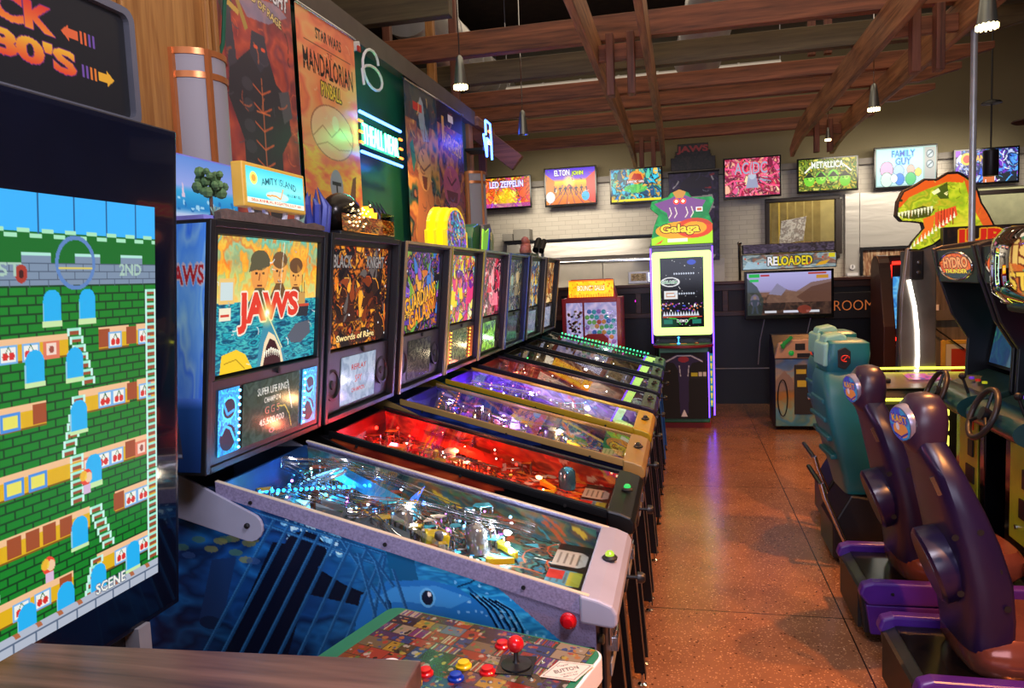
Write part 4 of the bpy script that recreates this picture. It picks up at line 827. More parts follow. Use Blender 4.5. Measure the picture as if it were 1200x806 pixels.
SPEC = [
 (2.09, 'pinball machine with lavender rails, blue underwater side art and orange sunset backglass', dict(body='#10203c', rail='#857c9c', railmat=M_LAV, topmat=M_LAVTOP, lockmat=mat('lock_lavender', '#9c9cae', .4, var=.05), side=side_art_sea(), pf=['#2c5a58', '#3c7c70', '#6a4a34', '#1c4450', '#54684c', '#9a6038', '#2c6c80'], acc=['#d8b838', '#48b4c8', '#c85830', '#e8e4d4', '#3c6c48', '#8c5838'], back='#123a6c', glass=glass_sea(), disp=d0, spk=spk0, btn=.0, btncol='#b8d838', gs=1.1, ds=.8,
   n_insert=36, n_plastic=60, n_lamp=70, n_target=16, lamps=['#e8f4ff', '#7fd0ff', '#3c9cff', '#fff4d8', '#e070ff'], lamp_s=8, wires=[([(.95, .5), (.7, .35), (.4, .6), (.13, .78)], (.10, .09, .075, .04)), ([(.9, .75), (.6, .82), (.35, .7), (.13, .9)], (.10, .08, .07, .04)), ([(.85, .2), (.6, .25), (.45, .1)], (.09, .07, .05)), ([(.98, .6), (.8, .9), (.6, .93)], (.10, .09, .06)), ([(.62, .1), (.5, .45), (.3, .35)], (.09, .08, .05))],
   ramps=[(.45, .2, .72, .12, .03, '#7c8c90'), (.5, .62, .8, .7, .03, '#3c98c0')], toys=[(.82, .55, 'ring', '#b8c4cc'), (.7, .12, 'boat', '#8c4430'), (.52, .45, 'tank', '#b0b4b8'), (.35, .2, 'fig', '#5c5c60'), (.38, .3, 'box', '#d8c424'), (.6, .3, 'fin', '#e8b424'), (.28, .5, 'tank', '#a8acb0'), (.78, .3, 'fig', '#6c4438')],
   xlamps=[(.93 - .012 * k, .16 + .028 * k, .075, '#1890ff', .0055) for k in range(22)] + [(.17, .52, .03, '#f4f8ff', .008), (.19, .6, .03, '#f4f8ff', .008), (.72, .38, .04, '#d8f0ff', .008), (.3, .68, .04, '#f4f8ff', .009), (.26, .74, .04, '#f4f8ff', .009)],
   fill=[(.18, .55, .9, '#cfeaff'), (.5, .5, .7, '#ffeed0'), (.82, .5, .9, '#58b4ff')])),
 (2.79, 'pinball machine with black rails, red playfield and fiery orange backglass', dict(body='#0c0b0e', rail='#08080a', side=PLAIN(['#8c2c1c', '#a83c1c', '#6c1c14', '#b44c24'], '#08080a', 31), pf=['#c8301c', '#a01c18', '#d84c20', '#701414', '#e06830'], acc=['#e8a030', '#ff5c28', '#e8e0c8', '#702018', '#d82020'], back='#5c1414',
   glass=glass_generic(['#1c1410', '#e0741c', '#3c1c10', '#ffa428', '#78300f', '#0c0c10', '#d8501c'], 32, ['#100c0c', '#2c1c14', '#ffb440', '#5c5450', '#8c3c18'], [(('Swords of Rage', 100, 134, 120, 12, '#f8d890'), dict(out='#200c08', ow=1.3)), (('BLACK', 50, 22, 54, 18, '#8c8480'), dict(out='#100808', ow=1.4)), (('KNIGHT', 156, 22, 60, 18, '#8c8480'), dict(out='#100808', ow=1.4))], 2), disp=disp('#a8bcd8', [('REPLAY', 18, 50, 8, '#d04030'), ('SPY', 36, 24, 11, '#e06030'), ('CHAMPION', 52, 44, 7, '#d84838')], 3, ['#b4c8e0', '#98acc8', '#c4d4e8']), ds=.8, gs=1.25, n_plastic=22, n_lamp=34, lamps=['#ff2418', '#ff4028', '#ffe0c0', '#ff2418'], wires=[([(.7, .3), (.45, .35), (.3, .2), (.14, .12)], (.07, .06, .05, .03))], ramps=[(.4, .75, .8, .7, .02, '#b02418')], toys=[(.8, .3, 'box', '#f08820'), (.62, .25, 'fig', '#d8a828'), (.66, .4, 'fin', '#d8a828'), (.12, .75, 'tank', '#4ca8d8')], fill=[(.2, .35, .6, '#ff4830'), (.55, .6, .8, '#ff7850'), (.85, .5, .9, '#ff3848')], btncol='#30d060', xlamps=[(.99, .75, .05, '#ff2418', .008)])),
 (3.51, 'pinball machine with gold rails and comic style backglass titled in slanted yellow letters', dict(body='#141c3c', rail='#a08048', side=PLAIN(['#1c2c78', '#101c44', '#2c4cac', '#0c1028'], '#0c1024', 33), trim='#b8a070', pf=['#4c4468', '#2c3c6c', '#8c4c8c', '#3c3450', '#b87848', '#305880'], acc=['#c8a040', '#8c50d8', '#d8d0e8', '#3c68c8', '#d86838'], back='#2c2050',
   glass=glass_generic(['#181428', '#5c3c9c', '#d87028', '#283c6c', '#a04cb8', '#101018', '#78a838'], 34, ['#8c50d0', '#201830', '#f0a838', '#3c78c8', '#78b440'], [(('GUARDIANS', 110, 84, 150, 30, '#ffb428'), dict(out='#501808', ow=2, ang=-.22)), (('OF THE', 48, 116, 36, 10, '#ffc848'), dict(out='#401408', ow=1, ang=-.22)), (('GALAXY', 122, 112, 128, 30, '#ffa020'), dict(out='#501808', ow=2, ang=-.22))], 3), disp=disp('#4c4c3c', [('PLAY', 20, 30, 8, '#a0a084')], 5, ['#5c5848', '#3c3c30', '#74705c', '#2c2c28']), ds=.45, n_plastic=22, n_lamp=24, lamps=['#b060ff', '#ffffff', '#ffb060', '#ff4060'], wires=[([(.9, .5), (.6, .4), (.3, .7)], (.09, .08, .05))], toys=[(.6, .5, 'fin', '#e8a080'), (.5, .6, 'fin', '#d8c0e8'), (.9, .15, 'box', '#e02828'), (.3, .5, 'tank', '#d8d8e0')], fill=[(.25, .5, .8, '#ffc080'), (.55, .5, 1.1, '#c090ff'), (.85, .5, .5, '#8080ff')])),
 (4.20, 'pinball machine with bright yellow rails and a purple lit playfield', dict(body='#0c3c38', rail='#b89410', side=PLAIN(['#0c4c44', '#106858', '#08302c'], '#b89410', 35), trim='#b8b04c', bbside=['#0c6058', '#2c7c70', '#a89430'], pf=['#6c48a0', '#9c70c8', '#c8b8e0', '#4c3888', '#8890c8'], acc=['#e8e0f8', '#a050e8', '#5c60d8', '#e05080', '#48b0d8'], back='#3c2470',
   glass=glass_generic(['#f8d020', '#ff8c28', '#e83c78', '#fff070', '#48b8c8', '#b83cb0'], 36, ['#ffe840', '#e03878', '#28a0c8', '#702890', '#fff4c0', '#e06018'], None, 5), disp=disp('#80804c', [('SCORE', 24, 30, 8, '#d8d0a0')], 6, ['#94905c', '#5c5c38', '#a8a878', '#38382c']), ds=.6, gs=1.1, spk=(lambda c: (c.grad([(0, '#5c3010'), (1, '#a84c10')]), c)[1])(Cv(30, 60, '#502810')), spkled='#ff7c20', n_plastic=18, n_bump=2, n_lamp=32, lamps=['#c070ff', '#ffffff', '#80a0ff', '#ff60a0'], wires=[([(.9, .3), (.5, .5), (.2, .3)], (.09, .08, .05))], fill=[(.2, .5, 1.4, '#e8e0ff'), (.55, .5, 1.4, '#d0a8ff'), (.88, .5, 1.0, '#9048ff')])),
 (4.89, 'pinball machine with dark purple rails and crimson backglass over a lime display', dict(body='#180c24', rail='#28142f', side=PLAIN(['#200c30', '#301444'], '#180c24', 37), trim='#8a8a90', detail=0, pf=['#6c3c38', '#8c5c58', '#a07c74', '#503030'], acc=['#e0a080', '#b04040', '#c8c0c0', '#5c4080'], back='#401818', glass=glass_generic(['#a01448', '#e83868', '#50082c', '#ff7c90', '#d81c38', '#280818'], 38, ['#ff90a0', '#500820', '#e02850', '#ffd0c8'], None, 3), disp=disp('#88c83c', [], 7, ['#98d848', '#78b834', '#384c28', '#a8e050']), ds=.9, n_plastic=6, n_bump=2, n_lamp=10, n_target=2, lamps=['#ffc0a0', '#ffffff'], fill=[(.3, .5, .6, '#ffd8c0'), (.8, .5, .7, '#ff7060')])),
 (5.60, 'pinball machine with black rails and a muted green grey backglass', dict(body='#0e0e12', rail='#101014', side=PLAIN(['#101014', '#202028'], '#0c0c10', 39), trim='#4c64b8', detail=0, bbmat=mat('box_blue', '#14204c', .3), pf=['#6c6458', '#8c8474', '#4c4840'], acc=['#b8a890', '#6c5848', '#c8c8c0'], back='#30281c', glass=glass_generic(['#283430', '#4c6c68', '#8c7c58', '#141c1c', '#a89c80', '#4c3c5c'], 40, ['#8cb0a0', '#202828', '#d8b880', '#486058'], None, 3), gs=.8, disp=disp('#2c3c3c', [], 8, ['#304848', '#181c20', '#587068']), ds=.5, n_plastic=5, n_bump=2, n_lamp=8, n_target=2, lamps=['#ffe0a0', '#40e060'], fill=[(.4, .5, .5, '#ffe8c0')])),
 (6.37, 'pinball machine with black rails and blue yellow backglass, second from far end', dict(body='#0c0c10', rail='#0e0e12', side=PLAIN(['#101014', '#202028'], '#0c0c10', 41), trim='#8c8478', detail=0, pf=['#6c6454', '#a89868', '#4c4840'], acc=['#d8b060', '#6c5848', '#c8c8c0'], back='#30281c', glass=glass_generic(['#284878', '#e8b838', '#3c6c8c', '#14203c', '#f0d060', '#70a0b8'], 42, ['#ffd040', '#183058', '#b8d0e0', '#d87828'], None, 3), gs=.85, disp=disp('#8c94a8', [], 9, ['#a0a8b8', '#687488']), ds=.6, n_plastic=5, n_bump=2, n_lamp=8, n_target=2, lamps=['#ffe0a0', '#ffffff'], fill=[(.4, .5, .5, '#ffe0a0')])),
 (7.14, 'farthest pinball machine, with amber backglass, blue legs and green lights on its rail', dict(body='#10301c', rail='#12403c', side=PLAIN(['#103c2c', '#18584c'], '#0c2c20', 43), trim='#a08058', detail=0, legmat=mat('blue_leg', '#1c64b4', .35), pf=['#5c6c58', '#84948c', '#3c4c44'], acc=['#d8d0b0', '#4c7c58', '#c8c8c0'], back='#1c3020', glass=glass_generic(['#d87828', '#ffb450', '#8c3c18', '#f0d090', '#502010'], 44, ['#ffd890', '#6c2810', '#f08c30'], None, 2), gs=.95, disp=disp('#a8b0c0', [], 10, ['#b0b8c8', '#707c90']), ds=.7, n_plastic=5, n_bump=2, n_lamp=8, n_target=2, lamps=['#ffffff', '#40ff80'], fill=[(.4, .5, .5, '#d0ffe0')])),
]
PIN = []
for i, (yc, lab, S) in enumerate(SPEC): PIN.append(pinball(i, yc, lab, S))
# green lights along the far rail of the last machine
for k in range(26):
    x = -1.2 + k * .034; MB().ball((x, 7.14 + .262, railz(x) + .014), .0085, 8, 5).build('rail_led', lampmat('#40ff90', 3), PIN[7])
# ================================================================= giant screen with its sign
def game_art():
    W, H = 440, 450; cv = Cv(W, H, '#0a8020', 1); x0 = 235.0; vw = 205.0
    fx = lambda u: x0 + u * vw; fy = lambda v: v * H
    # brick field
    for r_ in range(int(H / 9) + 1):
        y = r_ * 9; cv.rect(0, y, W, y + 1.6, '#033c10')
        for k in range(-1, int(W / 20) + 2): cv.rect(k * 20 + (r_ % 2) * 10, y, k * 20 + (r_ % 2) * 10 + 1.8, y + 9, '#033c10')
    cv.rect(0, 0, W, fy(.085), '#38b4ff'); cv.rect(0, fy(.085), W, fy(.15), '#0a6c20')
    for k in range(12): cv.line(k * 44 + 12, 0, k * 44 + 12, fy(.09), 1.2, '#1c5c90')
    for k in range(0, W, 14): cv.rect(k, fy(.078) + (k // 14 % 2) * 5, k + 14, fy(.078) + (k // 14 % 2) * 5 + 4, '#a8e8c0')
    cv.rect(0, fy(.15), W, fy(.20), '#7c90a8')
    for r_ in range(3):
        y = fy(.15) + r_ * 8; cv.rect(0, y, W, y + 1.3, '#48586c')
        for k in range(0, W, 22): cv.rect(k + (r_ % 2) * 11, y, k + (r_ % 2) * 11 + 1.4, y + 8, '#48586c')
    for k in range(0, W, 64): cv.rect(k, fy(.135), k + 34, fy(.15), '#7c90a8'); cv.rect(k, fy(.128), k + 34, fy(.135), '#b0e8d8')
    cv.ell(fx(.42), fy(.15), 26, 28, '#5c84c0', 1, ring=.16); cv.rect(fx(.42) - 22, fy(.16), fx(.42) + 22, fy(.165), '#d8c860'); cv.ell(fx(.1), fy(.175), 7, 9, '#a83828'); cv.ell(fx(.1), fy(.175), 3, 4, '#401810')
    cv.text('2ND', fx(.8), fy(.165), 34, 13, '#a8c8b8'); cv.text('1ST', fx(.02), fy(.165), 34, 13, '#a8c8b8')
    def plat(u0, u1, v, items, ends=True):
        a, b, y = fx(u0), fx(u1), fy(v); cv.rect(a, y, b, y + 7, '#f0c090'); cv.rect(a, y + 7, b, y + 24, '#e0b010'); cv.rect(a, y + 23, b, y + 25, '#805808')
        for (u, kd) in items:
            x = fx(u)
            if kd == 'c': cv.rect(x - 10, y + 6, x + 10, y + 24, '#78b4e8'); cv.rect(x - 8, y + 8, x + 8, y + 22, '#f0f0e8'); cv.ell(x - 3.5, y + 17, 3.2, 4, '#d83028'); cv.ell(x + 3.5, y + 17, 3.2, 4, '#d83028'); cv.line(x - 3, y + 14, x, y + 8, 1, '#207030'); cv.line(x + 3, y + 14, x, y + 8, 1, '#207030')
            if kd == 'r': cv.rect(x - 10, y + 6, x + 10, y + 24, '#e07858'); cv.rect(x - 6, y + 9, x + 6, y + 21, '#f4d8c8'); cv.ell(x, y + 15, 3, 4, '#a05040')
            if kd == 'b': cv.rect(x - 11, y + 6, x + 11, y + 24, '#4890e0'); cv.rect(x - 8, y + 9, x + 8, y + 21, '#e8e060')
            if kd == 'n': cv.rect(x - 8, y + 2, x + 8, y + 22, '#a04c24')
    plat(-1.1, .36, .31, [(-.9, 'c'), (-.6, 'b'), (.02, 'c'), (.14, 'c'), (.26, 'r')]); plat(.56, .78, .305, [(.60, 'n'), (.68, 'c')]); plat(.84, 1.0, .305, [(.80, 'n'), (.9, 'c')])
    plat(.42, .78, .45, [(.60, 'c'), (.70, 'c')]); plat(.84, 1.0, .45, [(.80, 'n'), (.9, 'c')]); plat(-1.1, .22, .455, [(-.8, 'c'), (-.3, 'c'), (.02, 'b'), (.18, 'n')])
    plat(-1.1, 1.0, .60, [(-.7, 'c'), (-.2, 'b'), (.03, 'b'), (.16, 'b'), (.48, 'r'), (.58, 'c'), (.68, 'c'), (.78, 'n'), (.87, 'r')])
    plat(-1.1, .48, .735, [(-.6, 'c'), (.02, 'n'), (.12, 'n'), (.22, 'n'), (.32, 'n')]); plat(.66, 1.0, .725, [(.69, 'n'), (.78, 'c'), (.88, 'c')])
    plat(-1.1, .36, .875, [(-.5, 'b'), (.05, 'c'), (.17, 'c'), (.31, 'n')]); plat(.52, 1.0, .865, [(.70, 'c'), (.79, 'c'), (.88, 'c')])
    def ladder(u0, v0, u1, v1):
        n = int(abs(v1 - v0) * H / 8)
        for k in range(n): x = fx(u0 + (u1 - u0) * k / n); y = fy(v0 + (v1 - v0) * k / n); cv.rect(x - 8, y, x + 8, y + 3, '#a0e8d0'); cv.rect(x - 6, y + 3, x + 6, y + 6.5, '#9c4c2c'); cv.rect(x - 9, y, x - 6, y + 8, '#c8f4e8'); cv.rect(x + 6, y, x + 9, y + 8, '#c8f4e8')
    ladder(.955, .215, .955, .95); ladder(.40, .30, .5, .44); ladder(.42, .46, .34, .60); ladder(.40, .6, .40, .72); ladder(.52, .74, .62, .86); ladder(.52, .87, .46, .98); ladder(-.3, .31, -.4, .6); ladder(-.2, .6, -.1, .87)
    for (u, v) in ((.27, .25), (.49, .25), (.16, .38), (.40, .385), (.42, .51), (.51, .65), (.41, .79), (.79, .915), (.53, .93), (.31, .935), (.08, .94), (-.3, .25), (-.6, .38), (-.5, .52), (-.2, .79), (-.6, .93)):
        x, y = fx(u), fy(v); cv.rect(x - 11, y - 6, x + 11, y + 16, '#20b0f0'); cv.ell(x, y - 6, 11, 12, '#20b0f0'); cv.rect(x - 12, y + 14, x + 12, y + 19, '#c8e8a8'); cv.line(x - 11, y - 4, x - 11, y + 14, 1.6, '#8cc8e0')
    for (u, v) in ((.46, .67), (.21, .845)): x, y = fx(u), fy(v); cv.ell(x, y - 4, 8, 9, '#e84830'); cv.ell(x + 3, y - 3, 5, 6, '#f0c8a0'); cv.rect(x - 4, y + 4, x + 6, y + 14, '#d8b8d8'); cv.ell(x - 4, y - 6, 5, 6, '#f0d030', .8)
    cv.rect(0, fy(.955), W, H, '#b0b8c8')
    for k in range(0, W, 26): cv.rect(k, fy(.975), k + 1.5, H, '#586880'); cv.poly([(k, fy(.955)), (k + 6, fy(.955)), (k + 10, fy(.97)), (k + 4, fy(.97))], '#b06840')
    cv.rect(0, fy(.973), W, fy(.977), '#586880'); cv.text('SCENE', fx(.62), fy(.955), 44, 12, '#f0f0e8', out='#586880', ow=1)
    return cv
t = thing('giant_arcade_screen', 'huge wall screen showing a green brick ladder maze game', 'screen', (-1.28, 1.15, .9))
tvx = lambda z: -1.20 - (2.15 - z) * .083
def tq(mb, ya, yb, za, zb, d0, d1):
    v = [(tvx(z) + d, y, z) for y in (ya, yb) for z in (za, zb) for d in (d0, d1)]; return mb.add(v, [(0, 1, 3, 2), (4, 6, 7, 5), (0, 4, 5, 1), (2, 3, 7, 6), (0, 2, 6, 4), (1, 5, 7, 3)])
mb = MB(); tq(mb, .5, 1.625, .945, 2.145, -.07, -.002); mb.build('housing', mat('tv_housing', '#0c1020', .25), t, bev=.004)
mb = MB(); tq(mb, .515, 1.61, .96, 2.13, -.002, .0); mb.build('bezel', mat('tv_bezel', '#0a0e1e', .1, coat=1), t)
art(game_art(), 'picture', (tvx(1.955) + .0015, .66, 1.955), (0, .88, 0), (tvx(1.06) - tvx(1.955), 0, -.895), t, artmat('lit', 1.0, .5))
MB().box(-1.52, -1.33, 1.15, 1.5, 0, .96).build('stand_column', M_BLKM, t, bev=.01); MB().box(-1.70, -1.25, .5, 1.62, 0, .06).build('stand_base', M_BLKM, t, bev=.01)
mb = MB(); tq(mb, .9, 1.25, 1.2, 1.8, -.2, -.07); mb.build('mount', M_DARK, t)
mb = MB(); mb.box(-1.33, -1.29, 1.46, 1.5, .84, .95); mb.build('bracket', M_GREY, t)
t = thing('marquee_sign', 'black framed sign reading ROCK THE 80S in orange letters above giant screen', 'sign', (-1.3, 1.1, 2.15))
def rrect(a, b, c, d, r, n=5):
    pts = []
    for (cx, cy, a0) in ((b - r, d - r, 0), (a + r, d - r, 1), (a + r, c + r, 2), (b - r, c + r, 3)):
        for k in range(n + 1): an = (a0 + k / n) * PI / 2; pts.append((cx + r * math.cos(an), cy + r * math.sin(an)))
    return pts
MB().prism(rrect(.60, 1.585, 2.151, 2.425, .03), 'x', -1.37, -1.285).build('case', mat('sign_case', '#3c3c42', .4), t, bev=.006)
mb = MB(); o_ = rrect(.60, 1.585, 2.151, 2.425, .03); i_ = rrect(.618, 1.567, 2.168, 2.408, .02)
for xx in (-1.285, -1.265): pass
n_ = len(o_); mb.add([(-1.265, *p) for p in o_] + [(-1.265, *p) for p in i_] + [(-1.285, *p) for p in o_] + [(-1.285, *p) for p in i_], [(k, (k + 1) % n_, n_ + (k + 1) % n_, n_ + k) for k in range(n_)] + [(2 * n_ + k, 2 * n_ + (k + 1) % n_, (k + 1) % n_, k) for k in range(n_)] + [(n_ + k, n_ + (k + 1) % n_, 3 * n_ + (k + 1) % n_, 3 * n_ + k) for k in range(n_)])
mb.build('rim', mat('sign_rim', '#55555c', .35), t)
cv = Cv(480, 124, '#121214', 2); sx = lambda Y: (Y - .62) / .945 * 480; sz = lambda z: (2.407 - z) / .238 * 124
cv.text('ROCK', sx(1.215), sz(2.325), sx(1.36) - sx(1.07), 30, '#e8382c', out='#7c2870', ow=1, col2='#ff8c2c', bold=.045); cv.text("THE 80'S", sx(1.165), sz(2.254), sx(1.41) - sx(.92), 28, '#ffc030', out='#7c2870', ow=1, col2='#f04828', bold=.045)
for (ya, yb, z, dr, ca, cb) in ((1.375, 1.475, 2.318, -1, '#f06838', '#7850a8'), (1.42, 1.52, 2.248, 1, '#f08030', '#7850a8')):
    a, b = sx(ya), sx(yb); y = sz(z); L0, L1 = (a, b) if dr < 0 else (b, a); s_ = 1 if dr < 0 else -1
    cv.poly([(L0, y), (L0 + s_ * 11, y - 9), (L0 + s_ * 11, y - 5), (L0 + s_ * 24, y - 5), (L0 + s_ * 24, y + 5), (L0 + s_ * 11, y + 5), (L0 + s_ * 11, y + 9)], ca if dr < 0 else '#f8b030')
    for k in range(4): cv.rect(min(L0 + s_ * (27 + k * 6), L0 + s_ * (30 + k * 6)), y - 7, max(L0 + s_ * (27 + k * 6), L0 + s_ * (30 + k * 6)), y + 7, ca if k < 2 else cb)
art(cv, 'panel', (-1.28, .62, 2.407), (0, .945, 0), (0, 0, -.238), t, artmat('lit', .8, .3))
# reflections aside, the column behind the screen carries a wall lamp
def sconce(y, z0, z1, r, lab):
    t = thing('wall_sconce', lab, 'wall lamp', (-1.78, y, z0)); x0 = -1.72
    pr = [(x0 + r * math.sin(k * PI / 14), y - r * math.cos(k * PI / 14)) for k in range(15)]
    MB().prism(pr, 'z', z0, z1).build('shade', mat('frosted_shade', '#948e92', .6, emit='#b8a8b0', es=.08), t, smooth=True)
    r2 = r + .006
    for z in (z1 - .02, z1 - .10): MB().prism([(x0 + r2 * math.sin(k * PI / 14), y - r2 * math.cos(k * PI / 14)) for k in range(15)], 'z', z, z + .022).build('band', M_COPPER, t, smooth=True)
    MB().prism([(x0 + r2 * math.sin(k * PI / 14), y - r2 * math.cos(k * PI / 14)) for k in range(15)], 'z', z0 - .01, z0 + .012).build('band', M_COPPER, t, smooth=True)
    for an in (.02, .34, .98): 
        a = PI * an; px, py = x0 + r2 * math.sin(a), y - r2 * math.cos(a); MB().box(px - .008, px + .008, py - .009, py + .009, z0, z1).build('strap', M_COPPER, t)
    MB().box(-1.815, x0, y - r, y + r, z0 - .01, z1).build('back_plate', M_COPPER, t)
sconce(2.44, 2.0, 2.60, .115, 'white half round wall lamp with copper straps on oak post'); sconce(6.1, 2.1, 2.66, .12, 'white wall lamp with copper straps beyond the banners')
# ================================================================= banners
def banner(y0, y1, z0, z1, cv, lab):
    t = thing('hanging_banner', lab, 'banner', (-1.75, (y0 + y1) / 2, z0), 'tall vinyl banners on the left wall')
    cv.a = np.clip(cv.a * 1.22, 0, 1)
    art(cv, 'cloth', (-1.755, y0, z1), (.02, y1 - y0, 0), (0.0, 0, z0 - z1), t, artmat('print', 1.0, .4), thick=.002)
    MB().tube([(-1.752, y0 - .01, z1), (-1.732, y1 + .01, z1)], .008).build('top_rod', M_STEELP, t); MB().tube([(-1.752, y0 - .01, z0), (-1.732, y1 + .01, z0)], .008).build('bottom_rod', M_STEELP, t)
    for q in (.08, .92): MB().tube([(-1.75 + .02 * q, y0 + (y1 - y0) * q, z1), (-1.80, y0 + (y1 - y0) * q, z1 + .04)], .002, 6).build('tie', M_DARK, t)
c = Cv(150, 300, '#a03828', 51); c.paint(['#a83828', '#c04c34', '#7c2430', '#4c2030', '#b84430', '#5c2840'], 60, sx=.8, sy=.7)
c.paint(['#a83828', '#8c3028', '#c85038'], 30, .4)
# plain armoured figure, generic
for p, cc in (([(60, 92), (96, 92), (108, 118), (128, 128), (134, 170), (112, 196), (112, 300), (38, 300), (40, 190), (18, 150), (22, 120)], '#2a262c'), ([(66, 70), (90, 70), (96, 96), (78, 112), (60, 96)], '#34303a'), ([(22, 120), (36, 112), (30, 60), (14, 60)], '#38343c'), ([(112, 126), (134, 120), (138, 150), (120, 160)], '#4c484c')): c.poly(p, cc)
c.ell(22, 54, 12, 12, '#3c383e'); c.poly([(28, 22), (34, 20), (60, 70), (54, 74)], '#a88838'); c.poly([(12, 46), (46, 56), (44, 62), (10, 52)], '#c8a040'); c.ell(72, 86, 4, 2, '#ff5030'); c.ell(86, 86, 4, 2, '#ff5030')
for k in range(6): c.path([(62, 128 + k * 20), (78, 136 + k * 20), (96, 128 + k * 20)], 2, '#e06030', .8); c.ell(52, 130 + k * 22, 10, 7, '#3c383e', .8)
c.line(79, 118, 79, 280, 2, '#e87038', .7); c.line(66, 156, 92, 156, 2, '#e87038', .8); c.strokes(50, ['#48444c', '#1c181c', '#b84c30', '#e06838'], (8, 26), (1, 2.5), alpha=.6)
c.poly([(40, 38), (120, 26), (140, 34), (100, 54), (60, 58)], '#8ca8c8', .55); c.text('BLACK KNIGHT', 88, 14, 110, 18, '#e0e0e8', out='#202028', ow=1.2, ang=.12); c.text('SWORD OF RAGE', 82, 36, 92, 9, '#e8c878', out='#301810', ow=1, ang=.25)
c.a = c.a * .82 + .09
banner(2.64, 3.22, 1.95, 3.11, c, 'red and black banner with dark armoured figure, nearest of the four')
c = Cv(150, 300, '#d0744c', 52); c.paint(['#e08858', '#d8784c', '#c8684c', '#e89860'], 60, sx=.6, sy=1); c2 = Cv(150, 300, '#000', 9); c2.paint(['#d0604c', '#e8a038', '#f0c838', '#c85848'], 26, sx=.6, sy=1.5); c.a[170:260] = c.a[170:260] * .4 + c2.a[170:260] * .6; c.a[225:] = c.a[225:] * .7 + np.array(hx('#b8503c')) * .3
c.text('STAR WARS', 78, 24, 66, 15, '#1c1a1c', bold=.03); c.line(16, 40, 136, 40, 1, '#38241c'); c.text('THE', 78, 45, 12, 5, '#1c1a1c'); c.text('MANDALORIAN', 76, 63, 128, 28, '#181618', bold=.02); c.text('PINBALL', 78, 92, 52, 18, '#e8b040', out='#201814', ow=1.6, bold=.02)
# generic round landscape in place of the character art, plain figure in grey armour
c.ell(76, 146, 56, 36, '#e8b088', .8); c.ell(76, 146, 56, 36, '#8c4c34', .8, ring=.05); c.path([(24, 158), (50, 140), (72, 152), (96, 136), (128, 156)], 2, '#9c5838', .8); c.path([(32, 168), (60, 160), (90, 166), (120, 162)], 2, '#9c5838', .7); c.ell(84, 132, 9, 10, '#f0c8a0', .9); c.strokes(26, ['#b87050', '#f0c098'], (6, 18), (1, 2), (0, .5), .5)
c.poly([(52, 236), (100, 236), (128, 300), (30, 300)], '#4c4c54'); c.poly([(60, 240), (96, 240), (102, 276), (56, 276)], '#9098a8'); c.ell(78, 216, 17, 22, '#848c98'); c.rect(66, 210, 90, 215, '#24242c'); c.rect(76, 214, 80, 234, '#24242c'); c.poly([(104, 250), (124, 200), (134, 196), (128, 236), (140, 270)], '#60463c')
banner(3.30, 3.90, 1.95, 3.10, c, 'orange banner headed by a black title, second from the oak post')
c = Cv(120, 260, '#1c3850', 53); c.paint(['#20405c', '#2c5c50', '#b88848', '#c89c58', '#8c5038', '#a86c48'], 46, sx=.8, sy=.8, edges=1.5)
c.a[:52] = c.a[:52] * .3 + np.array(hx('#183048')) * .7; c.poly([(44, 30), (56, 12), (66, 20), (70, 50), (84, 74), (60, 78), (50, 58)], '#98a8b8', .8); c.text('DEADLY', 44, 30, 34, 13, '#c03028', out='#e0e0e0', ow=1) if False else c.rect(28, 24, 60, 36, '#b83028', .9)
c.poly([(36, 130), (60, 96), (84, 128), (90, 170), (110, 260), (14, 260), (30, 180)], '#a8744c'); c.ell(60, 120, 24, 32, '#c89c64'); c.poly([(50, 130), (70, 130), (66, 150), (54, 150)], '#6c3c28'); c.path([(36, 110), (58, 122), (84, 108)], 3, '#6c4028'); c.poly([(10, 90), (22, 80), (30, 110), (20, 130)], '#2c8070'); c.strokes(60, ['#e0b870', '#5c3024', '#284058', '#8c5438'], (8, 30), (1, 3), (1, 2.2), .7)
banner(4.70, 5.30, 1.9, 3.09, c, 'blue and tan comic banner just right of the green neon sign')
c = Cv(120, 260, '#382850', 54); c.paint(['#3c2c54', '#9c5c48', '#c88c4c', '#70385c', '#8c4c58', '#584878'], 40, sx=.8, sy=.9, edges=1.5)
c.rect(0, 0, 120, 36, '#18181e'); c.rect(50, 14, 74, 26, '#e8e4d0'); c.rect(20, 22, 30, 64, '#c8a040'); c.text('AVENGERS', 66, 62, 84, 26, '#d8a838', out='#40281c', ow=1.4, bold=.02, ang=.12); c.ell(56, 132, 40, 34, '#a8507c', .85); c.poly([(30, 140), (84, 140), (78, 158), (36, 158)], '#5c2440'); c.path([(36, 118), (54, 130), (78, 116)], 4, '#481c34'); c.ell(86, 190, 26, 30, '#c88c48', .8); c.strokes(60, ['#e0a858', '#402848', '#a84858', '#6870b0'], (8, 30), (1, 3), (0, 3), .7)
banner(5.36, 5.95, 1.9, 3.11, c, 'purple and gold comic banner, farthest of the four')
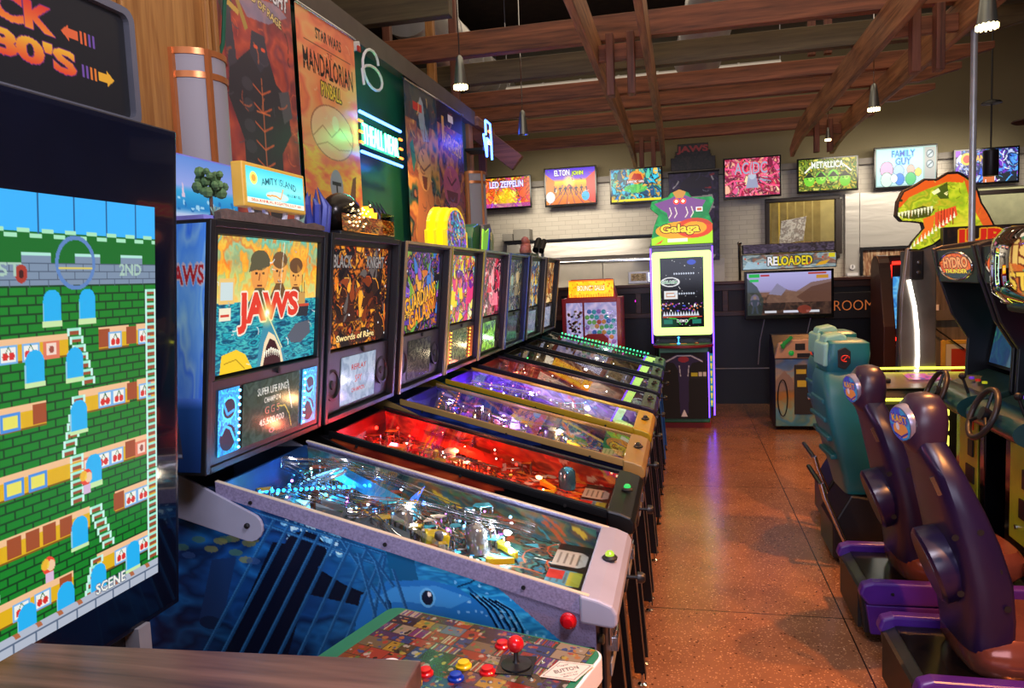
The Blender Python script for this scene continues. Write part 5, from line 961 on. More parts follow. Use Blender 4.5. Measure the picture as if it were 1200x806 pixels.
# ================================================================= neon signs, cords
t = thing('neon_wall_sign', 'green neon letters between blue neon bars on dark panel', 'neon sign', (-1.74, 4.13, 2.45))
nb = mat('neon_blue', '#000', .4, emit='#3c68ff', es=14); ng = mat('neon_green', '#000', .4, emit='#58ffb8', es=10); no = mat('neon_orange', '#000', .4, emit='#ff7c28', es=4)
for z in (2.70, 2.485): MB().tube([(-1.70, 3.85, z), (-1.70, 4.45, z)], .009).build('blue_bar', nb, t, smooth=True)
mb = MB(); text_on(mb, 'THEALL NEAR', (-1.705, 4.15, 2.592), (0, 1, 0), (0, 0, 1), .52, .11, .008, 0.0); mb.build('green_letters', ng, t)
for y in (3.855, 4.445):
    for z in (2.65, 2.592, 2.535): MB().tube([(-1.70, y - .02, z), (-1.70, y + .02, z)], .008).build('orange_dash', no, t)
MB().box(-1.815, -1.72, 3.9, 4.4, 2.53, 2.65).build('backing', mat('neon_backing', '#0f4a3c', .3), t)
for yy_ in (3.95, 4.35): light('POINT', 'neon_glow', (-1.6, yy_, 2.6), 1.5, '#28ff98', .02)
light('POINT', 'neon_glow', (-1.5, 6.2, 2.95), 2.5, '#2c48ff', .02)
t = thing('neon_game_sign', 'blue neon outline of a game cabinet on the end of wall', 'neon sign', (-1.72, 6.35, 2.78))
y = 6.32; cab = [(-1.66, 3.10), (-1.60, 3.06), (-1.60, 2.98), (-1.64, 2.96), (-1.66, 2.92), (-1.66, 2.79)]
MB().tube([(-1.62, y - .05, 3.12), (-1.60, y + .03, 3.10), (-1.60, y + .05, 2.95), (-1.60, y - .1, 2.96), (-1.60, y - .12, 2.8)], .009).tube([(-1.60, y + .05, 2.95), (-1.60, y + .05, 2.8)], .009).tube([(-1.62, y - .05, 3.12), (-1.62, y - .05, 3.0), (-1.62, y - .13, 2.99), (-1.60, y - .12, 2.8)], .009).build('blue_outline', nb, t, smooth=True)
MB().tube([(-1.60, y - .07, 2.93), (-1.60, y + .0, 2.93)], .012).build('yellow_dash', mat('neon_yellow', '#000', .4, emit='#ffc828', es=5), t); MB().tube([(-1.60, y - .03, 3.03), (-1.60, y + .02, 3.03)], .01).build('red_dash', no, t)
MB().box(-1.79, -1.63, y - .14, y + .07, 2.86, 2.88).build('bracket', M_DARK, t)
t = thing('power_strip', 'white power strip with looped cable above the green neon', 'power strip', (-1.74, 3.98, 2.98))
MB().obox((-1.77, 3.95, 3.08), (.04, .16, .05), (.3, 0, 0)).build('body', M_WHITE, t, bev=.006); MB().obox((-1.745, 3.99, 3.075), (.01, .03, .03)).build('switch', mat('switch_red', '#c02818', .4), t)
MB().tube([(-1.70, 4.0 + .10 * math.cos(k * .42) * (1 + k * .03) + .05, 3.02 + .085 * math.sin(k * .42) - k * .006) for k in range(22)] + [(-1.70, 3.93, 2.86)], .008).build('cable', M_WHITE, t, smooth=True)
tag(MB().tube([(-1.70, 2.66, 3.4), (-1.70, 2.66, 2.95), (-1.705, 2.62, 2.7), (-1.72, 2.58, 2.6), (-1.72, 2.57, 2.3)], .008).build('green_cord', mat('cord_green', '#1c5c40', .5), smooth=True), 'green cord hanging beside the oak post', 'cord')
tag(MB().tube([(-1.81 + .02, 3.96, 3.02), (-1.79, 3.9, 2.86), (-1.79, 3.93, 2.72)], .004).build('thin_wire', M_DARK, smooth=True), 'thin black cord falling from power strip to neon', 'cord')

# ================================================================= toppers on the pinball machines
t = thing('beach_topper', 'small beach diorama with lit yellow AMITY ISLAND sign on lavender machine', 'topper', (-1.36, 2.09, 1.947))
cv = Cv(150, 60, '#70a8f0', 6); cv.grad([(0, '#6c98e8'), (.45, '#a0b0f4'), (.55, '#38b0e8'), (.8, '#2088d0'), (.9, '#c8d8f8'), (1, '#a0a0e8')]); cv.specks(30, ['#a8e0ff', '#1c78c0'], (1, 3), y0=36, y1=52); cv.line(28, 18, 30, 38, 1.5, '#fff'); cv.poly([(24, 34), (28, 20), (30, 34)], '#f0f0ff'); cv.poly([(52, 38), (55, 22), (57, 38)], '#e8d0e8')
art(cv, 'sea_backdrop', (-1.415, 1.765, 2.15), (0, .42, 0), (.005, 0, -.19), t, artmat('lit', .85, .3))
MB().box(-1.43, -1.418, 1.76, 2.2, 1.948, 2.155).box(-1.43, -1.24, 1.76, 2.42, 1.946, 1.957).build('backing', mat('topper_lilac', '#8c88d8', .4), t)
s = MB().box(-1.32, -1.28, 2.02, 2.395, 2.005, 2.14).build('lit_sign_box', mat('sign_yellow', '#e0b048', .35, emit='#c89030', es=.25), t, bev=.004)
cv = Cv(150, 52, '#38d8e8', 7); cv.grad([(0, '#48c8e8'), (.5, '#88f0ec'), (1, '#28b8dc')]); cv.ell(18, 16, 9, 9, '#f4e070'); cv.ell(18, 16, 5, 5, '#f0a040')
cv.text('AMITY ISLAND', 82, 15, 92, 10, '#1c5868', bold=.01, warp=lambda X, Y: (X, Y + X * X / 420)); cv.text('WELCOMES YOU', 122, 32, 42, 5, '#286878'); cv.ell(76, 37, 30, 7, '#e8fcf8', .7); cv.path([(48, 38), (70, 36), (84, 40), (92, 24)], 3, '#e0a058'); cv.rect(0, 44, 150, 51, '#f0e8d0'); cv.text('50th ANNUAL REGATTA JULY 4th', 75, 47.5, 130, 5, '#d05848')
art(cv, 'sign_face', (-1.2785, 2.035, 2.128), (0, .345, 0), (0, 0, -.11), s, artmat('lit', 1.4, .3))
for y in (2.09, 2.17, 2.28, 2.36): MB().obox((-1.30, y, 1.98), (.012, .012, .06), (.35 if y < 2.2 else -.35, 0, 0)).build('sign_post', M_WHITE, t)
mb = MB(); rr = random.Random(5)
for k in range(26): mb.ball((-1.33 + rr.uniform(-.03, .03), 1.93 + rr.uniform(-.035, .035), 2.065 + rr.uniform(-.03, .03)), rr.uniform(.01, .018), 6, 4)
mb.build('tree_crown', mat('tree_green', '#5c7c48', .8, var=.4, scale=60), t); MB().tube([(-1.33, 1.93, 1.957), (-1.328, 1.925, 2.0), (-1.33, 1.93, 2.05)], .005, 6).build('tree_trunk', mat('trunk', '#5c4030', .8), t)
for (y, h) in ((1.90, .035), (1.94, .03), (1.97, .036), (2.40, .05), (2.385, .035)):
    mb = MB()
    for k in range(7): mb.tube([(-1.30, y, 1.957), (-1.30 + rr.uniform(-.015, .015), y + rr.uniform(-.015, .015), 1.957 + h)], .002, 4)
    mb.build('grass_tuft', mat('grass_pale', '#8cac90', .8), t, stuff=True)
MB().ball((-1.32, 1.94, 1.955), (.04, .07, .012), 12, 6).ball((-1.32, 2.39, 1.955), (.03, .05, .015), 12, 6).build('sand_mound', mat('sand', '#d8c0d8', .8), t)
pts = [(1.80, 1.947), (2.40, 1.947), (2.40, 1.95), (2.33, 1.958), (2.27, 1.95), (2.2, 1.963), (2.12, 1.955), (2.0, 1.968), (1.9, 1.96), (1.83, 1.965), (1.80, 1.955)]
MB().prism([(p[0], p[1] + (.012 if p[1] > 1.948 else 0)) for p in pts], 'x', -1.235, -1.215).build('rocky_strip', mat('rock_brown', '#5c4c44', .8, var=.3, scale=40, bump=.5), t)
t = thing('spiky_blue_topper', 'small blue and purple spiky ornament between two machines tops', 'topper', (-1.32, 2.50, 1.947)); mb = MB()
for k in range(9): a = k * .7; mb.tube([(-1.33 + .03 * math.cos(a), 2.55 + .05 * math.sin(a), 1.948), (-1.33 + .045 * math.cos(a), 2.55 + .07 * math.sin(a), 2.05), (-1.33 + .02 * math.cos(a), 2.55 + .05 * math.sin(a), 2.12 - .02 * (k % 3))], .01, 6, radii=[.016, .014, .001])
mb.build('spikes', mat('spike_blue', '#4450a8', .3, var=.3), t, smooth=True)
t = thing('knight_topper', 'dark helmet topper with glowing orange fire on black railed machine', 'topper', (-1.34, 2.9, 1.947))
MB().box(-1.42, -1.26, 2.62, 3.16, 1.946, 1.965).build('base', M_BLKM, t, bev=.004)
cv = Cv(100, 34, '#d86820', 8); cv.paint(['#e8701c', '#8c2c10', '#ffb040', '#2c1410', '#f09030'], 14, edges=2); art(cv, 'flame_front', (-1.258, 2.63, 2.03), (0, .52, 0), (0, 0, -.065), t, artmat('lit', .8, .3))
MB().ball((-1.33, 2.78, 2.04), (.07, .12, .085), 18, 12).build('helmet', mat('helmet', '#2c2824', .25, .6), t, smooth=True)
for k in range(3): MB().tube([(-1.27 + .012 * math.cos(v), 2.70 + .16 * v / 3.0, 2.0 + .02 * k + .012 * math.sin(v)) for v in [j * .3 for j in range(11)]], .004, 6).build('helmet_ridge', M_STEELP, t)
for k in range(26): MB().ball((-1.255, 2.68 + rr.uniform(0, .22), 1.985 + rr.uniform(0, .10)), .0035, 6, 4).build('lamp', lampmat('#ffd890', 8), t)
MB().prism([(2.88, 1.965), (3.0, 1.965), (2.99, 2.02), (3.0, 2.06), (2.97, 2.045), (2.955, 2.075), (2.935, 2.05), (2.91, 2.08), (2.90, 2.04), (2.885, 2.02)], 'x', -1.30, -1.27).build('lit_tower', mat('fire_lit', '#000', .4, emit='#ff9820', es=3.2), t)
for k in range(4): y = 3.02 + k * .042; MB().tube([(-1.30, y, 1.965), (-1.29, y + .01, 2.05), (-1.31, y - .02, 2.115)], .01, 8, radii=[.014, .012, .001]).build('claw', mat('claw_grey', '#34343c', .25, .4), t, smooth=True)
MB().box(-1.262, -1.258, 3.02, 3.16, 1.97, 2.06).build('clear_shield', GL, t)
t = thing('rounded_light_topper', 'round topped purple and cyan light panel with yellow edges', 'topper', (-1.33, 4.25, 1.947))
def rt(s): return [(4.25 - .22 * s, 1.948), (4.25 + .22 * s, 1.948), (4.25 + .22 * s, 2.05)] + [(4.25 + .19 * s * math.cos(k * PI / 10), 2.06 + .13 * s * math.sin(k * PI / 10)) for k in range(11)] + [(4.25 - .22 * s, 2.05)]
for k, x in enumerate((-1.42, -1.37, -1.32)): MB().prism(rt(1 + .04 * (2 - k)), 'x', x, x + .018).build('yellow_layer', mat('yellow_edge', '#f0d020', .3, emit='#f0c810', es=.9), t)
cv = Cv(110, 70, '#4828b8', 9); cv.paint(['#4030c0', '#a030d8', '#20c0e0', '#181848', '#e8a040', '#e850b0', '#30e0d0'], 16, edges=2); cv.strokes(30, ['#f0d060', '#c040ff', '#20e0ff'], (6, 20), (1, 3), (1, 2))
yy, xx = np.mgrid[0:70, 0:110]; ysn = 4.03 + xx / 109 * .44; zsn = 2.2 - yy / 69 * .25; mk = ((np.abs(ysn - 4.25) < .19) & (zsn < 2.05)) | (((ysn - 4.25) / .18) ** 2 + ((zsn - 2.055) / .12) ** 2 < 1)
art(cv, 'light_panel', (-1.30, 4.03, 2.2), (0, .44, 0), (0, 0, -.25), t, artmat('lit', 1.2, .3), mask=mk)
t = thing('alien_topper', 'teal and lime angular topper on the purple railed machine', 'topper', (-1.34, 4.95, 1.947))
MB().prism([(4.72, 1.948), (5.0, 1.948), (5.0, 2.12), (4.9, 2.14), (4.78, 2.11), (4.72, 2.04)], 'x', -1.46, -1.34).build('shell', mat('teal_shell', '#145c50', .3), t, bev=.01)
MB().prism([(4.86, 1.95), (5.1, 1.95), (5.16, 2.06), (5.08, 2.15), (4.92, 2.13)], 'x', -1.335, -1.31).build('grey_mask', mat('mask_grey', '#4c5468', .3), t, bev=.004); MB().prism([(4.80, 1.96), (4.92, 1.96), (5.0, 2.11), (4.90, 2.08), (4.84, 2.10)], 'x', -1.305, -1.295).build('lime_plate', mat('lime', '#8ce048', .3, emit='#70c838', es=.45), t)
MB().prism([(5.04, 1.96), (5.1, 1.96), (5.11, 2.07), (5.06, 2.09)], 'x', -1.305, -1.295).build('sage_plate', mat('sage', '#8ca07c', .3), t); MB().tube([(-1.30, 4.85, 1.955), (-1.295, 4.94, 1.96), (-1.295, 5.0, 2.11)], .006).build('blue_line', mat('line_blue', '#2838c0', .3, emit='#2030c0', es=.5), t)
t = thing('pink_creature_topper', 'lumpy pink topper on second farthest machine', 'topper', (-1.34, 6.42, 1.947)); mb = MB()
for (y, z, r_) in ((6.36, 2.0, .045), (6.42, 2.03, .05), (6.48, 1.99, .04), (6.40, 2.09, .035), (6.47, 2.08, .03)): mb.ball((-1.34, y, z), r_, 10, 7)
mb.build('body', mat('coral_pink', '#e08878', .5, var=.25, scale=30), t, smooth=True); MB().box(-1.42, -1.26, 6.2, 6.6, 1.946, 1.975).build('base', mat('base_navy', '#101838', .4), t, bev=.004)
t = thing('twin_spotlight_topper', 'pair of short black spotlights on the farthest machine', 'topper', (-1.34, 7.1, 1.947))
for y in (6.95, 7.22): MB().tube([(-1.34, y, 1.946), (-1.34, y, 2.02)], .014).ball((-1.34, y, 2.02), .02, 8, 6).build('stem', M_GREY, t); MB().tube([(-1.34, y - .08, 2.02), (-1.34, y + .10, 2.12)], .03, 12).build('barrel', M_DARK, t)

# ================================================================= arcade control pedestal and wooden bar table
PR = math.radians(-15); PC = Vector((-.45, 1.60, 0)); PM = Matrix.Translation(PC) @ Matrix.Rotation(PR, 4, 'Z')
t = thing('control_pedestal', 'arcade control pedestal with colourful cover, red ball joystick and round buttons', 'arcade controls', tuple(PC))
def pl(x, y, z): return tuple(PM @ Vector((x, y, z)))
o2 = rrect(-.285, .285, -.47, .0, .035); Tt = PM
MB(Tt).prism(o2, 'z', .895, .948).build('white_edge', M_WHITE, t, bev=.003)
MB(Tt).prism(rrect(-.279, .279, -.464, -.006, .03), 'z', .948, .951).build('green_border', mat('pedestal_green', '#1c6c4c', .4), t)
MB(Tt).prism(rrect(-.26, .26, -.44, -.03, .03), 'z', .05, .895).build('body', M_BLKM, t, bev=.005); MB(Tt).prism(rrect(-.28, .28, -.46, -.01, .03), 'z', 0, .05).build('plinth', M_DARK, t)
cv = Cv(260, 210, '#4c3c38', 77); rw = random.Random(8); y = 0
while y < 210:
    h = rw.choice((15, 18, 20)); x = 0
    while x < 260:
        w_ = rw.choice((17, 22, 28, 36)); cc = rw.choice(['#b83c28', '#d8a838', '#3c4c8c', '#5c3c6c', '#8c7858', '#2c5c48', '#c8b090', '#a85828', '#402c2c', '#7c8ca8', '#c84838', '#6c5438'])
        cv.rect(x, y, x + w_ - 1, y + h - 1, cc)
        for _ in range(7): cv.ell(x + rw.uniform(2, w_ - 2), y + rw.uniform(2, h - 2), rw.uniform(1, 4), rw.uniform(1, 3.5), rw.choice(['#f0d050', '#e04838', '#3858b0', '#f0e8d8', '#282020', '#e89048', '#70a050']), .85)
        if rw.random() < .15: [cv.line(x + 2 + q * 3, y + 1, x + 2 + q * 3, y + h - 2, 1.2, rw.choice(['#e8d8b8', '#c83828', '#7848a0'])) for q in range(int(w_ / 3) - 1)]
        x += w_
    y += h
cv.a *= .62
a, b, c_ = (np.array(pl(*p)) for p in ((-.235, -.012, .9525), (.265, -.012, .9525), (-.235, -.455, .9525))); art(cv, 'art_cover', a, b - a, c_ - a, t, artmat('print', 1.0, .2))
inv = PM.inverted()
def lp(x, y): q = inv @ Vector((x, y, 0)); return q.x, q.y
for (wx, wy, cc) in ((-.40, 1.505, '#c8141c'), (-.405, 1.395, '#c8141c'), (-.46, 1.41, '#e8c010'), (-.462, 1.362, '#1438a8'), (-.53, 1.37, '#c8141c'), (-.54, 1.33, '#e8c010')):
    x, y = lp(wx, wy); b_ = MB(Tt).lathe([(.017, 0), (.017, .004), (.014, .007), (.0125, .006)], (x, y, .9525), seg=20).build('button_ring', mat('pb_' + cc, cc, .18), t, smooth=True); MB(Tt).lathe([(.012, 0), (.012, .012), (.009, .013), (.001, .012)], (x, y, .9525), seg=18).build('plunger', mat('pb_' + cc, cc, .18), b_, smooth=True)
x, y = lp(-.352, 1.43); MB(Tt).obox((x, y, .954), (.075, .075, .003), (0, 0, .3)).build('joystick_plate', M_BLACK, t); j = MB(Tt).lathe([(.032, 0), (.032, .003), (.008, .006), (.005, .01), (.005, .035)], (x, y, .955), seg=22).build('joystick', M_BLKM, t, smooth=True); MB(Tt).ball((x, y, 1.0), .0175, 18, 12).build('ball_top', mat('pb_#c8141c', '#c8141c', .18), j, smooth=True)
for (wx, wy) in ((-.37, 1.48), (-.30, 1.45), (-.42, 1.46), (-.31, 1.38), (-.39, 1.36)): x, y = lp(wx, wy); MB(Tt).ball((x, y, .953), (.006, .006, .003), 10, 5).build('screw', M_STEELP, t, smooth=True)
cv = Cv(120, 84, '#c8c0b4', 4); cv.poly([(60, 2), (118, 42), (60, 82), (2, 42)], '#cfc8bc'); cv.path([(60, 8), (110, 42), (60, 76), (10, 42), (60, 8)], 1.5, '#4c4c50'); cv.text('Player', 60, 22, 24, 7, '#4c4c50'); cv.text('BUTTON', 60, 38, 50, 13, '#3c3c40'); cv.text('THIS WAY UP', 60, 52, 36, 5, '#4c4c50'); cv.text('PRESS TO PLAY', 60, 60, 30, 4, '#4c4c50')
yy, xx = np.mgrid[0:84, 0:120]; mk = (np.abs(xx - 60) / 59 + np.abs(yy - 42) / 41) < 1
cx, cy = lp(-.245, 1.425); qa = .9; uu = Vector((math.cos(qa + PR - .1), math.sin(qa + PR - .1), 0)) * .125; vv = Vector((uu.y, -uu.x, 0)) * .72; ct = Vector(pl(cx, cy, .954)); art(cv, 'diamond_sticker', tuple(ct - uu / 2 - vv / 2), tuple(uu), tuple(vv), t, artmat('print', 1.0, .3), mask=mk)
x, y = lp(-.62, 1.40); MB(Tt).lathe([(.02, 0), (.02, .0008), (.001, .0009)], (x, y, .9526), seg=20).build('round_sticker', M_WHITE, t)
t = thing('bar_table', 'dark wooden bar table top in the near left corner', 'table', (-1.05, .7, 0))
MB().prism([(-1.22, 1.11), (-.455, 1.16), (-.40, .3), (-1.22, .3)], 'z', 1.055, 1.10).build('tabletop', wood('table_wood', '#402c2e', '#6e5048', 'x', .3, .9), t, bev=.004)
for x, y in ((-1.15, .4), (-.55, .4), (-1.15, 1.0), (-.56, 1.02)): MB().box(x - .03, x + .03, y - .03, y + .03, 0, 1.055).build('leg', M_BLKM, t, bev=.004)
# ================================================================= screens along the back wall
def tvart(pal, seed, acc, txts, deco=None, n=4):
    cv = Cv(130, 76, pal[0], seed); cv.paint(pal, 20, edges=2.5, sharp=.2)
    if n: cv.flames(30, acc + pal, (.2, .5), .2, 1.1)
    cv.strokes(20, acc, (4, 14), (.8, 2)); 
    if deco: deco(cv)
    for (s, x, y, w_, h_, c, o) in txts: cv.text(s, x, y, w_, h_, c, out=o, ow=1.2, bold=.02)
    return cv
def d1(c): c.poly([(0, 0), (40, 20), (20, 76), (0, 76)], '#f04c20', .5); c.poly([(130, 0), (90, 20), (110, 76), (130, 76)], '#e83c28', .5); c.ell(65, 52, 26, 24, '#ffe020', .7, soft=.4); c.rect(0, 66, 130, 76, '#8c30e0', .5)
def d2(c):
    c.grad([(0, '#4c28c8'), (.28, '#7c48d0'), (.36, '#ffc828'), (.5, '#ff9c20'), (1, '#d87030')]); c.ell(62, 28, 12, 12, '#fff080', .9, soft=.5)
    for k in range(6): c.line(62, 34, 10 + k * 22, 76, 3, '#8c4a5c', .6)
    for k in range(7): c.figure(24 + k * 14, 46, 20, '#282840', '#38284c')
    c.poly([(0, 10), (24, 26), (20, 70), (0, 76)], '#c87828'); c.poly([(130, 8), (106, 24), (112, 70), (130, 76)], '#e05048'); c.ell(12, 60, 12, 12, '#e8e0d8'); c.ell(104, 60, 10, 10, '#4cb0e0'); c.strokes(24, ['#f0e0d0', '#283c80', '#d02840', '#38a050'], (4, 12), (1, 2.4))
def d3(c): c.ell(66, 20, 20, 15, '#f08c20'); c.poly([(52, 24), (60, 10), (78, 12), (84, 26)], '#a82818'); c.ell(64, 46, 30, 10, '#48c048', .8); c.rect(0, 70, 130, 76, '#e8d020'); c.strokes(30, ['#184878', '#48d0e8', '#e89838', '#203040'], (4, 14), (1, 3))
def d4(c): 
    for k in range(16): a = k * .4; c.path([(65 + 20 * math.cos(a), 40 + 14 * math.sin(a)), (65 + 45 * math.cos(a + .2), 40 + 28 * math.sin(a + .2)), (65 + 80 * math.cos(a), 40 + 50 * math.sin(a))], 3, '#f0507c' if k % 2 else '#a02448')
    c.poly([(50, 60), (56, 34), (74, 34), (80, 60)], '#8c90a8'); c.ell(65, 32, 9, 11, '#a8b0c0')
def d5(c):
    for k, x in enumerate((24, 50, 78, 104)): c.ell(x, 46 + (k % 2) * 4 - 8 * (k in (1, 2)) + 4, 12, 15, '#70c030'); c.ell(x + 3, 44, 6, 9, '#b0e058', .8); c.poly([(x - 12, 44), (x, 30), (x + 12, 44)], '#20281c'); c.ell(x - 4, 47, 2, 1.4, '#101810'); c.ell(x + 4, 47, 2, 1.4, '#101810')
    c.path([(14, 32), (36, 10), (94, 10), (118, 32)], 3, '#f0f0e0')
def d6(c):
    c.rect(0, 0, 130, 76, '#98b8b0'); c.rect(3, 3, 102, 73, '#b8f0f0'); c.rect(106, 3, 128, 73, '#a8a8a0')
    for (x, y, r_, cc) in ((24, 42, 15, '#f0a8c8'), (24, 62, 14, '#c8e8d0'), (50, 46, 12, '#a8c8f0'), (52, 62, 11, '#4888d8'), (76, 44, 9, '#f0b0a0'), (76, 62, 12, '#58c078'), (92, 50, 8, '#e8d068'), (40, 60, 8, '#e8f0f8')): c.ell(x, y, r_, r_ * 1.1, cc); c.ell(x, y, r_, r_ * 1.1, '#385060', .7, ring=.1)
    for y in (16, 36): c.ell(117, y, 8, 8, '#48606c'); c.ell(117, y, 6.5, 6.5, '#b8c8c8'); c.line(112, y + 4, 122, y - 4, 2.4, '#48606c')
def d7(c): c.ell(24, 20, 13, 14, '#e8c040'); c.ell(24, 20, 8, 9, '#c83828'); c.rect(58, 20, 82, 76, '#c86838'); c.rect(64, 30, 76, 60, '#e8e0c8'); c.poly([(84, 60), (128, 52), (128, 76), (84, 76)], '#202830'); c.strokes(24, ['#58b8ff', '#a040e0', '#f0f0ff', '#2848c0'], (5, 18), (1, 3))
TVS = [
 (-2.92, -2.16, 2.81, 3.29, ['#f8c820', '#ff7828', '#d83890', '#ffe840', '#e84c20'], ['#ffe040', '#d02818', '#fff090', '#a83cc0'], [('LED ZEPPELIN', 66, 17, 92, 16, '#f0e8f8', '#5858b8')], d1, 'wall screen in orange and yellow, first from the left', 3),
 (-1.96, -1.19, 2.80, 3.36, ['#5c30c0', '#e89828'], ['#f0e0d0'], [('ELTON', 44, 9, 40, 13, '#f0f0f8', '#502890'), ('JOHN', 84, 12, 30, 11, '#d8e840', '#285020')], d2, 'wall screen with sunset street scene, second from the left', 0),
 (-1.0, -.255, 2.78, 3.28, ['#2080c8', '#30b8d8', '#184868', '#58c8a8', '#e8b048'], ['#185080', '#60d8e8', '#f0c050', '#287048'], [('JURASSIC PARK', 64, 30, 44, 7, '#f0f0f0', '#802010')], d3, 'wall screen with blue jungle picture, third from the left', 3),
 (.58, 1.345, 2.755, 3.315, ['#e83858', '#ff90a8', '#a01840', '#f8b090', '#d85080'], ['#f0d0a0', '#781838', '#8890a8', '#ff9868'], [('AC/DC', 62, 20, 78, 24, '#9098b0', '#e02040')], d4, 'wall screen with pink and red swirls right of dark banner', 3),
 (1.55, 2.325, 2.77, 3.235, ['#90b028', '#d8c038', '#487818', '#e0d860', '#708830'], ['#304018', '#e0e070', '#88c838', '#b08828'], [('METALLICA', 65, 14, 72, 16, '#f0f0e0', '#386018')], d5, 'wall screen in lime and yellow above the kitchen window', 0),
 (2.52, 3.29, 2.76, 3.31, ['#b8f0f0', '#a8e0e8'], ['#b8f0f0'], [('FAMILY', 60, 12, 50, 13, '#2058b8', '#78e8f8'), ('GUY', 60, 27, 34, 14, '#2058b8', '#78e8f8')], d6, 'wall screen with pale blue television shaped cartoon picture', 0),
 (3.48, 4.245, 2.74, 3.21, ['#2858d8', '#58a8ff', '#7838c8', '#183080', '#c8d8ff'], ['#58b8ff', '#a040e0', '#f0f0ff', '#203080'], [('CACTUS', 60, 20, 54, 14, '#f0c838', '#803080')], d7, 'wall screen in blue and violet at the far right', 3)]
TVS[6][6][0:1] = [('CANYON', 62, 20, 56, 14, '#f0c838', '#803080')]
for k, (x0, x1, z0, z1, pal, acc, tx, dc, lab, n) in enumerate(TVS):
    t = thing('wall_screen', lab, 'screen', ((x0 + x1) / 2, 10.9, z0), 'screens along the back wall')
    MB().box(x0, x1, 10.9, 10.945, z0, z1).build('frame', M_BLACK, t, bev=.004)
    art(tvart(pal, 60 + k, acc, tx, dc, n), 'picture', (x0 + .022, 10.898, z1 - .022), (x1 - x0 - .044, 0, 0), (0, 0, -(z1 - z0 - .05)), t, artmat('lit', 1.35, .25))
    MB().box((x0 + x1) / 2 - .08, (x0 + x1) / 2 + .08, 10.945, 11.1 if z0 < 3.12 else 11.15, (z0 + z1) / 2 - .12, (z0 + z1) / 2 + .06).build('mount', M_DARK, t)
# banner and cut-out above it
c = Cv(90, 150, '#38284c', 90); c.paint(['#3c2c5c', '#282040', '#4c3c6c', '#1c1830'], 30); c.ell(46, 50, 34, 30, '#c8c8d0'); c.poly([(14, 40), (78, 30), (74, 12), (56, 6), (36, 8), (24, 16)], '#2c2438'); c.poly([(20, 34), (76, 26), (77, 33), (20, 41)], '#b83038'); c.ell(44, 34, 44, 7, '#28203c'); c.strokes(30, ['#8890a8', '#40385c', '#a83040', '#d0d0e0'], (6, 24), (1, 4)); c.ell(44, 52, 6, 7, '#504868')
t = thing('dark_purple_banner', 'purple wall banner with pale top hatted shape behind the tall cabinet', 'banner', (.17, 11.0, 1.9)); art(c, 'cloth', (-.17, 10.99, 3.17), (.69, 0, 0), (0, 0, -1.25), t, artmat('print', 1.0, .4), thick=.003); MB().tube([(-.18, 10.99, 3.175), (.53, 10.99, 3.175)], .012).build('top_rod', M_DARK, t); [MB().box(x, x + .03, 10.99, 11.097, 3.16, 3.19).build('bracket', M_DARK, t) for x in (-.12, .44)]
c = Cv(100, 60, '#1c1616', 91); c.paint(['#1c1616', '#2c2220', '#0e0b0b', '#3c2c28'], 16, edges=2); c.text('JAWS', 50, 14, 64, 18, '#a03030', out='#281010', ow=1.5, bold=.04)
yy, xx = np.mgrid[0:60, 0:100]; mk = (np.abs(xx - 50) < 46 - 8 * (yy < 30) - 6 * (yy < 16)) & ((yy > 24) | (np.abs(xx - 50) < 36))
t = thing('cutout_board', 'dark cut-out board with red JAWS letters above the purple banner', 'sign', (.17, 11.0, 3.2)); art(c, 'board', (-.17, 11.05, 3.58), (.68, 0, 0), (0, 0, -.37), t, artmat('print', 1.0, .4), thick=.02, mask=mk); MB().box(.1, .24, 11.07, 11.15, 3.25, 3.4).build('bracket', M_DARK, t)

# ================================================================= tall space shooter cabinet
t = thing('tall_arcade_cabinet', 'tall arcade cabinet with glowing lime screen border and red eyed topper', 'arcade cabinet', (-.02, 9.0, 0))
GX0, GX1, GY = -.355, .33, 8.75
lime = mat('lime_light', '#000', .3, emit='#ccff78', es=2.4); viol = mat('violet_light', '#000', .3, emit='#6038ff', es=6); gr = mat('cabinet_green', '#1c7c3c', .4, var=.1)
MB().box(GX0 + .02, GX1 - .02, GY + .1, GY + .45, .05, 2.05).build('body', M_BLACK, t, bev=.008)
MB().prism([(GY - .02, 1.0), (GY + .1, 1.0), (GY + .1, 2.05), (GY - .02, 2.05)], 'x', GX0 + .01, GX1 - .01).build('screen_housing', M_BLACK, t, bev=.004)
o_ = rrect(GX0 + .012, GX1 - .012, 1.04, 2.0, .03); i_ = [(p[0] if abs(p[0]) < 0 else p[0], p[1]) for p in rrect(GX0 + .10, GX1 - .10, 1.13, 1.93, .005)]; n_ = len(o_)
MB().add([(p[0], GY - .024, p[1]) for p in o_] + [(p[0], GY - .024, p[1]) for p in i_], [(k, (k + 1) % n_, n_ + (k + 1) % n_, n_ + k) for k in range(n_)]).build('lit_border', lime, t)
cv = Cv(110, 190, '#05060c', 15); cv.specks(60, ['#fff', '#88a'], (.4, 1.1)); cv.ell(80, 14, 11, 7, '#2848c0'); cv.ell(26, 66, 24, 13, '#e8e8e8', 1, ring=.2); cv.text('GALAGA', 24, 66, 40, 9, '#40a060', out='#e8e8e8', ow=1); cv.rect(10, 90, 44, 112, '#e8e8e8'); cv.rect(15, 95, 38, 107, '#c89070'); cv.rect(17, 98, 36, 104, '#e8e8e8')
for y in (44, 98):
    for k in range(9): cv.poly([(36 + k * 6, y - 4), (39 + k * 6, y), (36 + k * 6, y + 4), (35 + k * 6, y)], '#c8d0e0')
for k in range(13): cv.poly([(6 + k * 7, 158), (9.5 + k * 7, 146), (13 + k * 7, 158)], '#e0e4f0')
